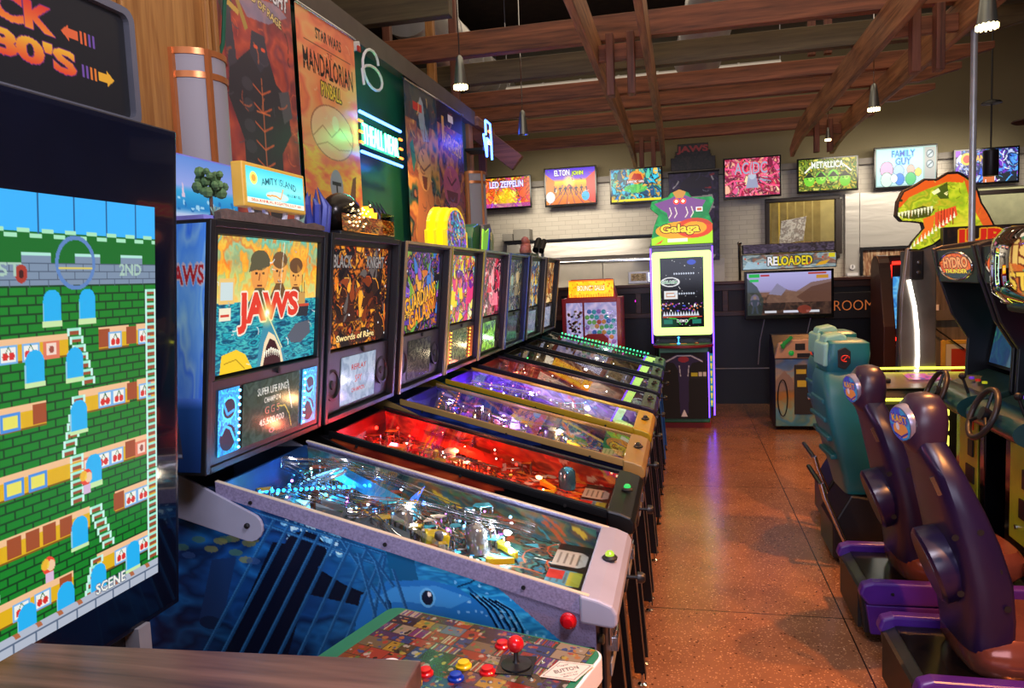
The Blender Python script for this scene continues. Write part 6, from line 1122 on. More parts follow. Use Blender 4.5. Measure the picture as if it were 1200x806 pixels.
cv.specks(50, ['#a040c0', '#e08040', '#4060e0', '#fff'], (1, 2.6), y0=124, y1=146); cv.a[:, 44:] = np.where((np.arange(190) > 122)[:, None, None] & (np.arange(190) < 146)[:, None, None], cv.a[:, 44:] * .3, cv.a[:, 44:]) if False else cv.a[:, 44:]
cv.rect(6, 160, 104, 162, '#e05030'); cv.poly([(0, 164), (34, 164), (46, 186), (0, 190)], '#103c28'); cv.path([(20, 164), (40, 166), (50, 182)], 2.5, '#40c040'); cv.path([(92, 164), (74, 166), (62, 182)], 2.5, '#40c040'); cv.text('DEMO', 55, 172, 28, 9, '#f0f0f0'); cv.rect(8, 168, 30, 180, '#207c68'); cv.rect(80, 168, 102, 180, '#207c68')
art(cv, 'screen_picture', (GX0 + .10, GY - .026, 1.93), (GX1 - GX0 - .2, 0, 0), (0, 0, -.80), t, artmat('lit', 1.0, .12))
for x in (GX0, GX1): MB().box(x - .008, x + .008, GY - .03, GY - .01, .95, 2.06).build('violet_edge_light', viol, t)
MB().box(GX1 - .008, GX1 + .008, GY - .0, GY + .02, .1, .95).build('violet_edge_light', viol, t); MB().box(GX1 - .075, GX1 - .062, GY - .262, GY - .25, .12, .86).build('violet_edge_light', viol, t)
MB().box(GX0 - .01, GX1 + .01, GY - .05, GY + .45, 2.045, 2.075).build('marquee_shelf', M_BLACK, t, bev=.004)
# control deck: rounded, bowed towards the player
deck = [(GX0 + .02, GY + .1)] + [(-.012 + .335 * math.cos(PI + k * PI / 14), GY - .14 - .0 + .20 * math.sin(PI + k * PI / 14) * 1.0) for k in range(15)] + [(GX1 - .02, GY + .1)]
MB().prism(deck, 'z', .915, .945).build('deck_rim', mat('deck_red', '#8c2430', .4), t, bev=.006); dk = [(-.012 + (p[0] + .012) * .96, GY - .02 + (p[1] - GY + .02) * .96) for p in deck]; d_ = MB().prism(dk, 'z', .945, .952).build('control_deck', mat('deck_green', '#1c4428', .35), t)
MB().lathe([(.02, 0), (.02, .006), (.006, .012), (.006, .06), (.016, .07), (.001, .085)], (-.06, GY - .16, .952)).build('joystick', mat('stick_blue', '#000', .3, emit='#3ca0ff', es=3), d_, smooth=True); MB().box(-.16, .03, GY - .17, GY - .155, .952, .956).build('deck_stripe', mat('stripe_orange', '#e09030', .4, emit='#c07020', es=.6), d_)
MB().lathe([(.024, 0), (.024, .01), (.001, .016)], (.14, GY - .16, .952)).build('button', M_REDBTN, d_)
MB().prism([(GY - .24, .06), (GY + .12, .06), (GY + .12, .92), (GY - .14, .92)], 'x', GX0 + .07, GX1 - .06).build('lower_body', gr, t, bev=.01)
cv = Cv(90, 110, '#050508', 16); cv.poly([(8, 14), (30, 4), (60, 4), (82, 14), (60, 18), (54, 30), (52, 100), (44, 108), (36, 100), (34, 30), (26, 18)], '#4c3c8c', .55); cv.path([(10, 16), (32, 6), (58, 6), (80, 16)], 2, '#c8c8d8'); cv.path([(36, 22), (38, 40)], 1.6, '#c8c8d8'); cv.path([(54, 22), (52, 40)], 1.6, '#c8c8d8'); cv.ell(44, 12, 10, 5, '#a02c3c'); cv.rect(58, 34, 70, 40, '#c8c028'); cv.rect(72, 33, 78, 40, '#d8d8d0'); cv.rect(80, 33, 86, 40, '#d8d8d0'); cv.rect(56, 42, 88, 43, '#2c2c34'); cv.poly([(38, 106), (44, 94), (50, 106)], '#e8e8f0')
art(cv, 'coin_door', (GX0 + .09, GY - .19 - .047, .86), (.52, 0, 0), (0, -.085 + .0, -.74), t, artmat('print', 1.0, .7))
MB().box(GX0 + .06, GX1 - .05, GY - .24, GY + .2, .0, .06).build('kick_plate', mat('kick_red', '#8c2020', .5), t)
cv = Cv(12, 80, '#187890', 17); 
for k in range(7): cv.poly([(3, 4 + k * 11), (9, 4 + k * 11), (8, 12 + k * 11), (4, 12 + k * 11)], '#e8d048')
art(cv, 'side_glyph_strip', (GX1 - .05, GY - .0, .82), (.04, .0, 0), (0, 0, -.62), t, artmat('lit', .9, .4))
# topper: generic winged insect shape
top = [(-.36, 2.08), (.34, 2.08), (.34, 2.3), (.30, 2.42), (.36, 2.56), (.33, 2.60), (.12, 2.60), (.08, 2.66), (-.02, 2.70), (-.12, 2.66), (-.15, 2.62), (-.33, 2.58), (-.35, 2.50), (-.26, 2.42), (-.31, 2.3)]
MB().prism(top, 'y', GY + .0, GY + .05).build('topper_board', gr, t, bev=.004)
cv = Cv(140, 124, '#24a04c', 18); f = lambda X, z: ((X + .36) / .72 * 140, (2.70 - z) / .62 * 124)
cv.paint(['#1c8c44', '#28a850', '#187840'], 30); cv.poly([f(-.25, 2.5), f(-.30, 2.55), f(-.12, 2.6), f(-.02, 2.66), f(.1, 2.6), f(.27, 2.56), f(.22, 2.48), f(.12, 2.44), f(.10, 2.34), f(-.14, 2.34), f(-.16, 2.44)], '#7c4c88'); cv.poly([f(-.10, 2.68), f(-.02, 2.72), f(.06, 2.68), f(.02, 2.6), f(-.06, 2.6)], '#c88c40')
cv.poly([f(-.34, 2.08), f(.34, 2.08), f(.34, 2.3), f(.1, 2.22), f(-.2, 2.2), f(-.34, 2.16)], '#a8e020'); cv.ell(*f(.02, 2.24), 60, 20, '#f0a020'); cv.ell(*f(.14, 2.26), 40, 22, '#d83c20', .9, ring=.35); cv.text('Galaga', *f(-.02, 2.25), 84, 24, '#ffd838', out='#5c2c10', ow=2, bold=.03); cv.poly([f(-.3, 2.09), f(-.2, 2.15), f(-.24, 2.1)], '#e85020'); cv.rect(*f(-.16, 2.15), *f(.06, 2.11), '#fff8d0')
for x in (-.13, -.07, .05, .11): cv.path([f(x, 2.5), f(x + .02, 2.43), f(x - .01, 2.38)], 2, '#e8d8c8')
cv.rect(*f(.16, 2.49), *f(.23, 2.44), '#f0f0f0'); cv.rect(*f(.17, 2.48), *f(.22, 2.45), '#c86840')
cvm = Cv(140, 124, '#000'); cvm.poly([f(*p) for p in top], '#fff'); art(cv, 'topper_art', (-.36, GY - .003, 2.70), (.72, 0, 0), (0, 0, -.62), t, artmat('lit', 1.3, .3), mask=cvm.a[..., 0] > .5)
for x in (-.055, .02): MB().ball((x, GY - .005, 2.565), (.034, .012, .032), 14, 8).build('red_eye', mat('eye_red', '#000', .3, emit='#ff3828', es=3), t, smooth=True); MB().ball((x, GY - .014, 2.565), (.017, .008, .016), 10, 6).build('eye_core', mat('eye_core', '#000', .3, emit='#fff0c0', es=4), t)

# ================================================================= red prize vending machine
t = thing('prize_vending_machine', 'red capsule vending machine with lit yellow header and coloured balls', 'vending machine', (-1.0, 8.4, 0)); vx0, vx1, vy = -1.30, -.66, 8.05
M_RED = mat('vend_red', '#b81c24', .3)
MB().box(vx0, vx1, vy + .02, vy + .5, 0, 1.52).build('body', M_RED, t, bev=.01)
fr = MB().box(vx0, vx0 + .045, vy, vy + .02, .8, 1.52).box(vx1 - .045, vx1, vy, vy + .02, .8, 1.52).box(vx0 + .045, vx1 - .045, vy, vy + .02, 1.47, 1.52).box(vx0 + .225, vx0 + .245, vy, vy + .02, .8, 1.47).box(vx0, vx1, vy, vy + .02, 0, .8); fr.build('front_frame', M_RED, t, bev=.003)
MB().prism([(vx0 + .2, .95), (vx1 - .14, .95), (vx1 - .14, 1.08), (vx1 - .2, 1.13), (vx0 + .28, 1.13), (vx0 + .2, 1.08)], 'y', vy - .03, vy).build('coin_hood', M_RED, t, bev=.004); MB().box(vx0 + .3, vx0 + .4, vy - .034, vy - .03, 1.0, 1.07).build('coin_plate', mat('plate_yellow', '#c8a838', .4), t)
cv = Cv(110, 36, '#ffb810', 20); cv.paint(['#ffb408', '#ffc828', '#ffa810'], 30); cv.rect(0, 0, 110, 3, '#e07010'); cv.text('BOUNCY BALLS', 55, 17, 66, 11, '#fff4c0', out='#c87008', ow=1); cv.specks(26, ['#b85c08', '#d87c10'], (1, 2.6)); [cv.rect(k * 6, 30, k * 6 + 3, 36, '#e88820') for k in range(19)]
MB().prism([(vx0 + .05, 1.52), (vx1 - .05, 1.52), (vx1 - .10, 1.725), (vx0 + .10, 1.725)], 'y', vy + .06, vy + .3).build('header_box', M_RED, t, bev=.004)
h = art(cv, 'header_sign', (vx0 + .075, vy + .055, 1.715), (vx1 - vx0 - .15, 0, 0), (0, -.02, -.185), t, artmat('lit', 1.5, .3))
cv = Cv(40, 90, '#a8a0d8', 21); cv.paint(['#b8b0e0', '#9890d0', '#e0c8f0'], 20); art(cv, 'lit_back', (vx0 + .045, vy + .019, 1.47), (.18, 0, 0), (0, 0, -.67), t, artmat('lit', .8, .4)); art(cv, 'lit_back', (vx0 + .245, vy + .019, 1.47), (vx1 - vx0 - .29, 0, 0), (0, 0, -.67), t, artmat('lit', .8, .4))
rb = random.Random(4); bc = ['#d85c50', '#e8e0f0', '#88c870', '#50b8c8', '#b080d8', '#f0a060', '#c8c0f0', '#5c80d8', '#f0b8d0', '#60c0a0']
for k in range(46):
    x = vx0 + .275 + (k % 6) * .052 + (k // 6 % 2) * .024; z = .98 + (k // 6) * .056 + rb.uniform(-.008, .008)
    if z > 1.42 - .05 * rb.random() or x > vx1 - .07: continue
    MB().ball((x, vy + .0, z), .026, 12, 8).build('ball', mat('ball_' + (cc := rb.choice(bc)), cc, .3, emit=cc, es=.25), t, smooth=True)
for k in range(34): x = vx0 + .06 + rb.uniform(0, .15); z = 1.02 + rb.uniform(0, .36); MB().obox((x, vy + .008, z), (.03, .012, .022), (0, rb.uniform(-1, 1), 0)).build('toy_capsule', mat('cap_' + (cc := rb.choice(['#b84838', '#6c4830', '#d88858', '#e8e0e8', '#8c3040', '#c8a060', '#302420'])), cc, .4), t)
MB().box(vx0 + .045, vx1 - .045, vy - .025, vy - .022, 1.13, 1.47).build('window', GL, t)
cv = Cv(20, 36, '#c8a030', 22); cv.specks(20, ['#402c10', '#e8c860'], (1, 3)); art(cv, 'side_label', (vx0 - .002, vy + .4, 1.42), (0, -.28, 0), (0, 0, -.22), t, artmat('print'))

# ================================================================= gun game: wall monitor with marquees and a pedestal
t = thing('gun_game_monitor', 'wall monitor of a hunting game under a RELOADED marquee', 'arcade screen', (1.2, 9.5, 1.16))
MB().box(.72, 1.72, 9.3, 9.42, 1.16, 1.735).build('monitor_case', M_BLACK, t, bev=.006)
cv = Cv(170, 96, '#a8a8d8', 23); cv.grad([(0, '#b8b4e8'), (.4, '#a098c8'), (.55, '#7c6058'), (1, '#2c1c18')]); cv.paint(['#6c4c40', '#8c6048', '#3c2820', '#a07858'], 26, .85, y0=44); cv.poly([(40, 60), (60, 26), (84, 40), (100, 44), (130, 24), (170, 18), (170, 96), (40, 96)], '#7c5c4c', .8); cv.poly([(44, 48), (62, 24), (80, 38), (70, 52)], '#8c88a8', .9); cv.poly([(100, 56), (130, 34), (170, 24), (170, 70), (120, 70)], '#5c3c30', .8); cv.paint(['#2c1c18', '#4c3428', '#181210'], 18, .8, y0=68)
cv.poly([(0, 10), (20, 30), (34, 60), (30, 96), (0, 96)], '#2c3c38', .7); cv.ell(16, 62, 9, 14, '#6c6478'); cv.figure(16, 72, 40, '#3c4450', '#8c7468'); cv.rect(4, 2, 26, 10, '#28b850'); cv.rect(6, 14, 24, 20, '#30c060'); cv.rect(28, 4, 46, 8, '#b83030'); cv.rect(124, 2, 160, 6, '#b84028'); cv.rect(140, 8, 164, 16, '#c89030'); cv.rect(36, 86, 60, 91, '#d8d8e0'); cv.rect(74, 86, 104, 91, '#d8d8e8'); cv.rect(120, 86, 146, 91, '#d8d8e0'); cv.ell(116, 84, 14, 9, '#8c3828', .8)
art(cv, 'picture', (.75, 9.298, 1.71), (.94, 0, 0), (0, 0, -.50), t, artmat('lit', .9, .2))
MB().box(.69, 1.74, 9.24, 9.42, 1.75, 1.935).build('marquee_box', M_BLACK, t, bev=.005); cv = Cv(180, 32, '#6c7c88', 24); cv.paint(['#68808c', '#98a8a8', '#8c5c48', '#506068', '#b0b8b0'], 20, sx=.5); cv.poly([(0, 32), (10, 14), (50, 20), (70, 32)], '#a8c8d8', .8); cv.text('RELOADED', 92, 15, 86, 20, '#e8d020', out='#20242c', ow=2, bold=.03); cv.text('RE', 59, 15, 19, 20, '#e8e8f0', bold=.03); cv.ell(82, 15, 7, 10, '#e8d020', 1, ring=.4); cv.poly([(140, 28), (150, 20), (168, 16), (160, 26)], '#d8a020'); cv.rect(166, 2, 178, 11, '#d8c820'); cv.specks(12, ['#c84828'], (1, 2.4), y0=4, y1=26)
art(cv, 'marquee_face', (.70, 9.238, 1.925), (1.03, 0, 0), (0, 0, -.165), t, artmat('lit', .95, .3))
MB().prism([(9.26, 1.945), (9.42, 1.945), (9.42, 2.055), (9.30, 2.055)], 'x', .70, 1.73).build('upper_marquee', M_BLKM, t, bev=.004); cv = Cv(160, 18, '#3c3848', 25); cv.paint(['#40384c', '#605470', '#28242c', '#7c6c88'], 12, sx=.6); art(cv, 'upper_marquee_face', (.71, 9.292, 2.05), (1.01, 0, 0), (0, -.034, -.10), t, artmat('lit', .55, .4))
MB().box(1.0, 1.4, 9.42, 10.0, 1.3, 1.6).build('mount', M_DARK, t)
for x in (.9, 1.42): MB().tube([(x + .05, 9.35, 1.16), (x, 9.4, .9), (x - .02, 9.45, .6)], .006).build('cable', M_GREY, t)
t = thing('gun_game_pedestal', 'arcade pedestal with desert mural, tan deck and two toy guns', 'arcade cabinet', (1.2, 8.7, 0)); px0, px1, py = .95, 1.5, 8.4
MB().prism([(py, .04), (py + .5, .04), (py + .5, 1.02), (py + .3, 1.02), (py + .12, .9), (py, .79)], 'x', px0, px1).build('body', M_BLKM, t, bev=.006)
cv = Cv(80, 90, '#3c70b0', 26); cv.grad([(0, '#3c68b8'), (.25, '#88a0c0'), (.42, '#c88c48'), (.6, '#a87838'), (.75, '#80b8b0'), (1, '#40a8c0')]); cv.paint(['#4070b0', '#c89050', '#7ca8a0', '#a87840', '#385878'], 30, .45, sx=.6); cv.poly([(0, 30), (14, 16), (26, 26), (30, 40), (0, 44)], '#8c7c78'); art(cv, 'front_mural', (px0 + .01, py - .002, .78), (px1 - px0 - .02, 0, 0), (0, 0, -.73), t, artmat('print', 1.0, .35))
MB().prism([(px0, .79), (px1, .79), (px1 - .03, .95), (px1 - .14, .99), (px0 + .16, .99), (px0 + .04, .95)], 'y', py - .02, py + .06).build('tan_console', mat('tan_console', '#b89880', .45, var=.15), t, bev=.01)
for x, cc in ((px0 + .17, '#18a048'), (px0 + .39, '#e04818')): MB().lathe([(.028, 0), (.028, -.012), (.018, -.02), (.001, -.022)], (x, py - .02, .85), 'y').build('button', mat('gbtn_' + cc, cc, .3, emit=cc, es=.3), t, smooth=True)
MB().box(px0 + .21, px0 + .31, py - .026, py - .02, .88, .95).build('card_reader', M_DARK, t); MB().box(px0 + .23, px0 + .36, py - .03, py - .02, .80, .845).build('slot_plate', M_BLKM, t)
cd = MB().box(px0 + .2, px1 - .06, py - .012, py - .002, .18, .72).build('coin_door', mat('door_grey', '#2c2c2c', .4), t, bev=.004); MB().box(px0 + .22, px0 + .32, py - .016, py - .012, .62, .67).build('yellow_label', mat('label_y', '#c8b838', .5), cd); MB().box(px0 + .23, px0 + .32, py - .016, py - .012, .48, .55).build('yellow_label', mat('label_y', '#c8b838', .5), cd); MB().lathe([(.02, 0), (.018, -.01), (.001, -.012)], (px0 + .35, py - .012, .36), 'y').build('lock', M_STEELP, cd)
for (x, cc, sg) in ((px0 + .12, '#18a048', 1), (px0 + .42, '#e05028', -1)):
    g = MB().obox((x, py - .05, .975), (.15, .035, .035), (0, -.75 * sg, 0)).obox((x - sg * .03, py - .05, .94), (.035, .03, .08), (0, .3 * sg, 0)); tag(g.build('toy_gun', mat('gun_' + cc, cc, .35), bev=.006), ('green' if cc == '#18a048' else 'orange') + ' toy gun holstered on the desert mural pedestal', 'toy gun')
tag(MB().tube([(px0 + .08 + .05 * math.cos(v), py - .02, .36 + .2 * math.sin(v)) for v in [k * PI / 10 for k in range(20)]], .006, closed=True).build('hanging_cable', M_DARK, smooth=True), 'black cable loop hanging down the front of desert mural pedestal', 'cable')

# ================================================================= pendants, conduit, fan
def pendant(x, y, z0, h, zc, lab, lit=True, dark=False):
    t = thing('pendant_lamp', lab, 'pendant lamp', (x, y, z0), 'slim metal pendant lamps under the beams')
    k = h / .22; m_ = mat('brushed_cone', '#8f9490', .3, .85, var=.1)
    MB().lathe([(.010 * k, h), (.022 * k, h * .93), (.030 * k, h * .7), (.044 * k, h * .15), (.046 * k, .018), (.040 * k, .018), (.036 * k, h * .15), (.004, h * .6)], (x, y, z0), seg=24).build('cone_shade', m_, t, smooth=True)
    MB().tube([(x, y, z0 + h), (x, y, zc)], .0045, 8).build('rod', M_CHROME, t); MB().lathe([(.001, 0), (.05, 0), (.05, .02), (.001, .025)], (x, y, zc - .005)).build('canopy', M_CHROME, t)
    if lit:
        for q in range(14): a = q * 2 * PI / 14; MB().obox((x + .044 * k * math.cos(a), y + .044 * k * math.sin(a), z0 + .01), (.008, .008, .022), (0, 0, a)).build('lens_segment', mat('lamp_warm', '#000', .4, emit='#ffe2a0', es=6), t)
        MB().lathe([(.001, .004), (.036 * k, .004), (.04 * k, .012), (.001, .014)], (x, y, z0)).build('bulb', mat('bulb_warm', '#000', .4, emit='#fff0c8', es=9), t)
pendant(-1.31, 4.5, 2.935, .2, 3.5, 'lit pendant lamp at the left, beside the banners'); pendant(-1.30, 6.3, 2.96, .22, 5.4, 'unlit pendant lamp at the left, farther from the camera', lit=False)
pendant(1.5, 4.25, 2.90, .234, 5.4, 'largest lit pendant lamp, at the top right'); pendant(1.5, 6.5, 2.97, .21, 5.4, 'lit pendant lamp hanging below the right joists'); pendant(1.66, 9.3, 3.2, .15, 3.55, 'farthest lit pendant lamp, between the ends of right joists')
t = thing('black_pendant', 'black cylinder lamp on a long rod before the far right screen', 'pendant lamp', (3.23, 9, 2.66)); MB().lathe([(.07, 0), (.075, .01), (.075, .26), (.06, .275), (.001, .28), ], (3.23, 9, 2.655), seg=24).build('shade', M_BLKM, t, smooth=True); MB().tube([(3.23, 9, 2.93), (3.23, 9, 5.4)], .009).build('rod', M_DARK, t); MB().lathe([(.001, 0), (.10, .01), (.09, .03), (.03, .05), (.001, .06)], (3.23, 9, 3.40)).build('collar', M_DARK, t)
tag(MB().tube([(1.97, 5.8, 0), (1.97, 5.8, 3.55)], .022, 12).tube([(1.97, 5.8, 3.45), (1.97, 5.8, 3.5)], .032, 12).build('steel_pole', mat('galv', '#c4c8cc', .35, .5), smooth=True), 'slim vertical steel pole in front of the dinosaur head', 'pole')
t = thing('ceiling_fan', 'dark ceiling fan, one blade visible at the right edge', 'fan', (3.35, 7.0, 2.8)); MB().tube([(3.35, 7, 2.95), (3.35, 7, 5.4)], .015).build('rod', M_DARK, t); MB().lathe([(.001, 0), (.09, .02), (.1, .08), (.05, .13), (.001, .14)], (3.35, 7, 2.83)).build('motor', M_DARK, t, smooth=True)
for k in range(5):
    a = PI + k * 2 * PI / 5 + .05; M_ = Matrix.Translation((3.35, 7.0, 2.87)) @ Matrix.Rotation(a, 4, 'Z') @ Matrix.Rotation(.2, 4, 'X')
    MB(M_).prism([(.08, -.03), (.3, -.06), (.64, -.065), (.70, -.02), (.70, .02), (.64, .06), (.3, .05), (.08, .03)], 'z', -.005, .005).build('blade', M_DWOOD, t)
# ================================================================= racing seats
M_PUR = mat('seat_purple', '#1a1034', .33, var=.12, scale=4); M_PURR = mat('base_purple', '#4a2180', .3, var=.1); M_TEAL = mat('seat_teal', '#17646f', .38, var=.1, scale=4); M_TEALL = mat('seat_teal_pale', '#7ab4ac', .4, var=.1)
M_VINYL = mat('rose_vinyl', '#7c4438', .16, .35, var=.2, scale=5); M_CORAL = mat('coral_vinyl', '#c8584c', .35)
def RZ(x, y, a): return Matrix.Translation((x, y, 0)) @ Matrix.Rotation(math.radians(a), 4, 'Z')
def smoothloft(mb, prof, widths, yc=0, exp=4, n=20):
    """prof: list of (x_back, x_front, z); section = rounded box of the given half width"""
    rings = []
    for (xb, xf, z), hw in zip(prof, widths):
        cx, hx_ = (xb + xf) / 2, (xf - xb) / 2; r = []
        for k in range(n):
            a = 2 * PI * k / n; ca, sa = math.cos(a), math.sin(a)
            r.append((cx + hx_ * math.copysign(abs(ca) ** (2 / exp), ca), yc + hw * math.copysign(abs(sa) ** (2 / exp), sa), z))
        rings.append(r)
    return mb.loft(rings)
def kart_seat(x, y, lab, blab):
    T = RZ(x, y, 3); t = thing('racing_chair', lab, 'racing seat', (x, y, 0), 'racing seats on the right')
    prof = [(.0, .17, .36), (-.01, .16, .49), (-.035, .145, .62), (-.06, .10, .76), (-.085, .055, .87), (-.115, -.005, 1.0), (-.145, -.035, 1.07), (-.15, -.05, 1.11)]
    smoothloft(MB(T), prof, [.17, .20, .215, .215, .205, .18, .14, .10]).build('backrest', M_PUR, t, smooth=True)
    mb = MB(T)
    smoothloft(mb, [(-.15, -.05, 1.06), (-.18, -.035, 1.10), (-.185, -.03, 1.17), (-.175, -.035, 1.23), (-.15, -.055, 1.265), (-.12, -.08, 1.275)], [.08, .10, .105, .095, .065, .03], exp=2.6, n=24); mb.build('headrest', mat('seat_plum', '#2e1c34', .34, var=.1), t, smooth=True)
    dsk = MB(T @ Matrix.Translation((-.178, -.02, 1.165)) @ Matrix.Rotation(math.radians(14), 4, 'Z') @ Matrix.Rotation(math.radians(-9), 4, 'Y')).lathe([(.001, -.012), (.066, -.012), (.072, .0), (.072, .02)], (0, 0, 0), 'x', 24).build('badge_rim', mat('badge_rim', '#8c8ca8', .3, .5), t, smooth=True)
    cv = Cv(48, 48, '#38a0e0', 3); cv.paint(['#3890e0', '#50c0e8', '#5c50d8'], 20); cv.ell(24, 32, 16, 11, '#f0a858'); cv.text("KART", 24, 17, 34, 11, '#f0c840', out='#5030b0', ow=1.4, bold=.03); cv.ell(18, 28, 4, 5, '#e8f0f8'); cv.path([(8, 38), (24, 42), (40, 34)], 2.5, '#3038a8')
    yy, xx = np.mgrid[0:48, 0:48]; mk = ((xx - 23.5) ** 2 + (yy - 23.5) ** 2) < 23.5 ** 2; R = T.to_3x3() @ Matrix.Rotation(math.radians(14), 3, 'Z') @ Matrix.Rotation(math.radians(-9), 3, 'Y')
    c0 = T @ Vector((-.178, -.02, 1.165)) + R @ Vector((-.0135, 0, 0)); u = R @ Vector((0, -.13, 0)); v = R @ Vector((0, 0, -.13)); art(cv, 'round_badge', tuple(c0 - u / 2 - v / 2), tuple(u), tuple(v), dsk, artmat('print', 1.0, .2), mask=mk)
    # rear hub at the hip, like a flattened drum
    M2 = T @ Matrix.Translation((-.045, -.02, .64)) @ Matrix.Rotation(math.radians(-4), 4, 'Z') @ Matrix.Rotation(math.radians(-20), 4, 'Y')
    MB(M2).lathe([(.001, -.05), (.13, -.05), (.142, -.04), (.142, -.02), (.135, .05), (.11, .12), (.06, .16)], (0, 0, 0), 'x', 28).build('rear_drum', mat('drum_purple', '#1d1236', .28), t, smooth=True); MB(M2).lathe([(.001, -.053), (.125, -.052), (.125, -.05)], (0, 0, 0), 'x', 28).build('drum_face', mat('drum_face', '#3c2430', .35), t)
    for (px_, z) in ((.07, .95), (.13, .82), (.19, .68), (.22, .55), (.07, .6), (.05, .8)):
        MB(T).lathe([(.012, -.006), (.009, .0), (.001, .003)], (px_ - .12, -.205 if z < .9 else -.17, z), 'y', 10).build('bolt', M_DARK, t)
    smoothloft(MB(T), [(.02, .50, .27), (.0, .54, .32), (.0, .55, .38), (.04, .52, .42)], [.19, .215, .21, .18]).build('seat_pan', M_VINYL, t, bev=.0, smooth=True)
    MB(T).obox((-.13, -.20, .98), (.012, .008, .07), (0, -.4, 0)).build('belt_clip', M_STEELP, t)
    # base with two rounded rails and glossy deck
    b = MB().prism([(x - .17, .05), (x - .19, .24), (x - .13, .27), (x + .54, .27), (x + .54, .05)], 'y', y - .24, y + .24).build('base', M_BLKM, t, bev=.008)
    for k, yy_ in enumerate((y - .25, y + .25)):
        pr = [(x - .2, .25), (x - .185, .295), (x - .14, .31), (x + .53, .31), (x + .53, .22), (x - .16, .2)]
        MB().prism(pr, 'y', yy_ - .03, yy_ + .03).build('base_rail', M_PURR, b, bev=.012, seg=3)
    MB().prism([(x - .15, .06), (x - .17, .20), (x + .52, .20), (x + .52, .06)], 'y', y - .272, y - .24).build('side_cover', M_PURR, b, bev=.006)
    MB().prism([(x - .14, .274), (x + .2, .274), (x + .2, .27), (x - .14, .27)], 'y', y - .21, y + .21).build('gloss_deck', M_BLACK, b)
    MB().box(x - .19, x - .175, y - .2, y + .2, .06, .25).build('rear_strip', M_DARK, b)
    cv = Cv(80, 22, '#d8d0d8', 1); cv.rect(3, 3, 77, 19, '#c81c28'); cv.text('Nintendo', 40, 11, 58, 10, '#f0e8e8'); art(cv, 'badge', (x + .0, y - .2745, .175), (.2, 0, 0), (0, 0, -.05), b, artmat('print'))
    MB().lathe([(.008, 0), (.006, -.005)], (x - .06, y - .281, .26), 'y', 10).build('rail_bolt', M_DARK, b)
    return t
kart_seat(.96, 2.98, 'nearest purple racing seat, at the bottom right corner', '')
kart_seat(.96, 3.82, 'purple racing seat directly behind the nearest one', '')
def sport_seat(x, y, lab):
    T = RZ(x, y, 3); t = thing('racing_chair', lab, 'racing seat', (x, y, 0), 'racing seats on the right')
    prof = [(-.03, .14, .42), (-.06, .12, .55), (-.10, .09, .72), (-.14, .06, .88), (-.15, .05, 1.0), (-.15, .05, 1.09), (-.14, .05, 1.14)]
    smoothloft(MB(T), prof, [.17, .21, .22, .215, .20, .17, .13], exp=7, n=28).build('backrest', M_TEAL, t, smooth=True)
    smoothloft(MB(T), [(-.115, .07, 1.12), (-.13, .11, 1.17), (-.13, .12, 1.24), (-.12, .115, 1.305), (-.11, .09, 1.32)], [.12, .15, .15, .145, .12], exp=7, n=28).build('headrest', M_TEAL, t, smooth=True)
    MB(T).prism([(-.13, 1.30), (-.115, 1.345), (-.03, 1.36), (.0, 1.345), (.01, 1.31)], 'y', -.07, .07).build('top_handle', M_TEALL, t, bev=.012)
    MB(T).prism([(-.145, 1.17), (-.14, 1.30), (-.115, 1.315), (-.11, 1.17)], 'y', -.13, .13).build('rear_cap', M_TEALL, t, bev=.01)
    MB(T).prism([(-.07, 1.17), (-.03, 1.155), (.0, 1.19), (.0, 1.26), (-.03, 1.285), (-.07, 1.27)], 'y', -.156, -.14).build('dark_inset', M_DARK, t, bev=.004)
    mb = MB(T); mb.tube([(-.03 + .022 * math.cos(v), -.157, 1.22 + .018 * math.sin(v)) for v in [k * .5 for k in range(11)]], .004, 6).tube([(-.045, -.157, 1.205), (-.015, -.157, 1.235)], .004, 6); mb.build('red_emblem', mat('emblem_red', '#c8281c', .4), t)
    for k in range(4): z = .62 + k * .11; xb = -.10 - .05 * min(1, (z - .6) / .3); MB(T).box(xb - .008, xb + .03, -.15, .15, z, z + .03).build('rear_rung', M_TEAL, t, bev=.008)
    smoothloft(MB(T), [(.1, .5, .3), (.08, .56, .34), (.1, .56, .42)], [.18, .21, .19]).build('seat_pan', M_CORAL, t, smooth=True)
    b = MB().prism([(x - .1, .04), (x - .1, .24), (x + .0, .42), (x + .3, .38), (x + .5, .26), (x + .5, .04)], 'y', y - .2, y + .2).build('base', M_BLKM, t, bev=.01)
    MB().tube([(x - .17, y - .24, .50), (x - .15, y - .24, .42), (x - .02, y - .24, .1), (x + .5, y - .24, .06)], .016, 10).build('side_tube', M_STEELP, b, smooth=True); MB().tube([(x - .17, y - .24, .49), (x - .17, y + .2, .49)], .014, 8).build('rear_bar', M_BLKM, b)
    return t
sport_seat(.93, 4.74, 'teal racing seat, the nearer of the two'); sport_seat(1.0, 5.40, 'teal racing seat, the farther of the two')

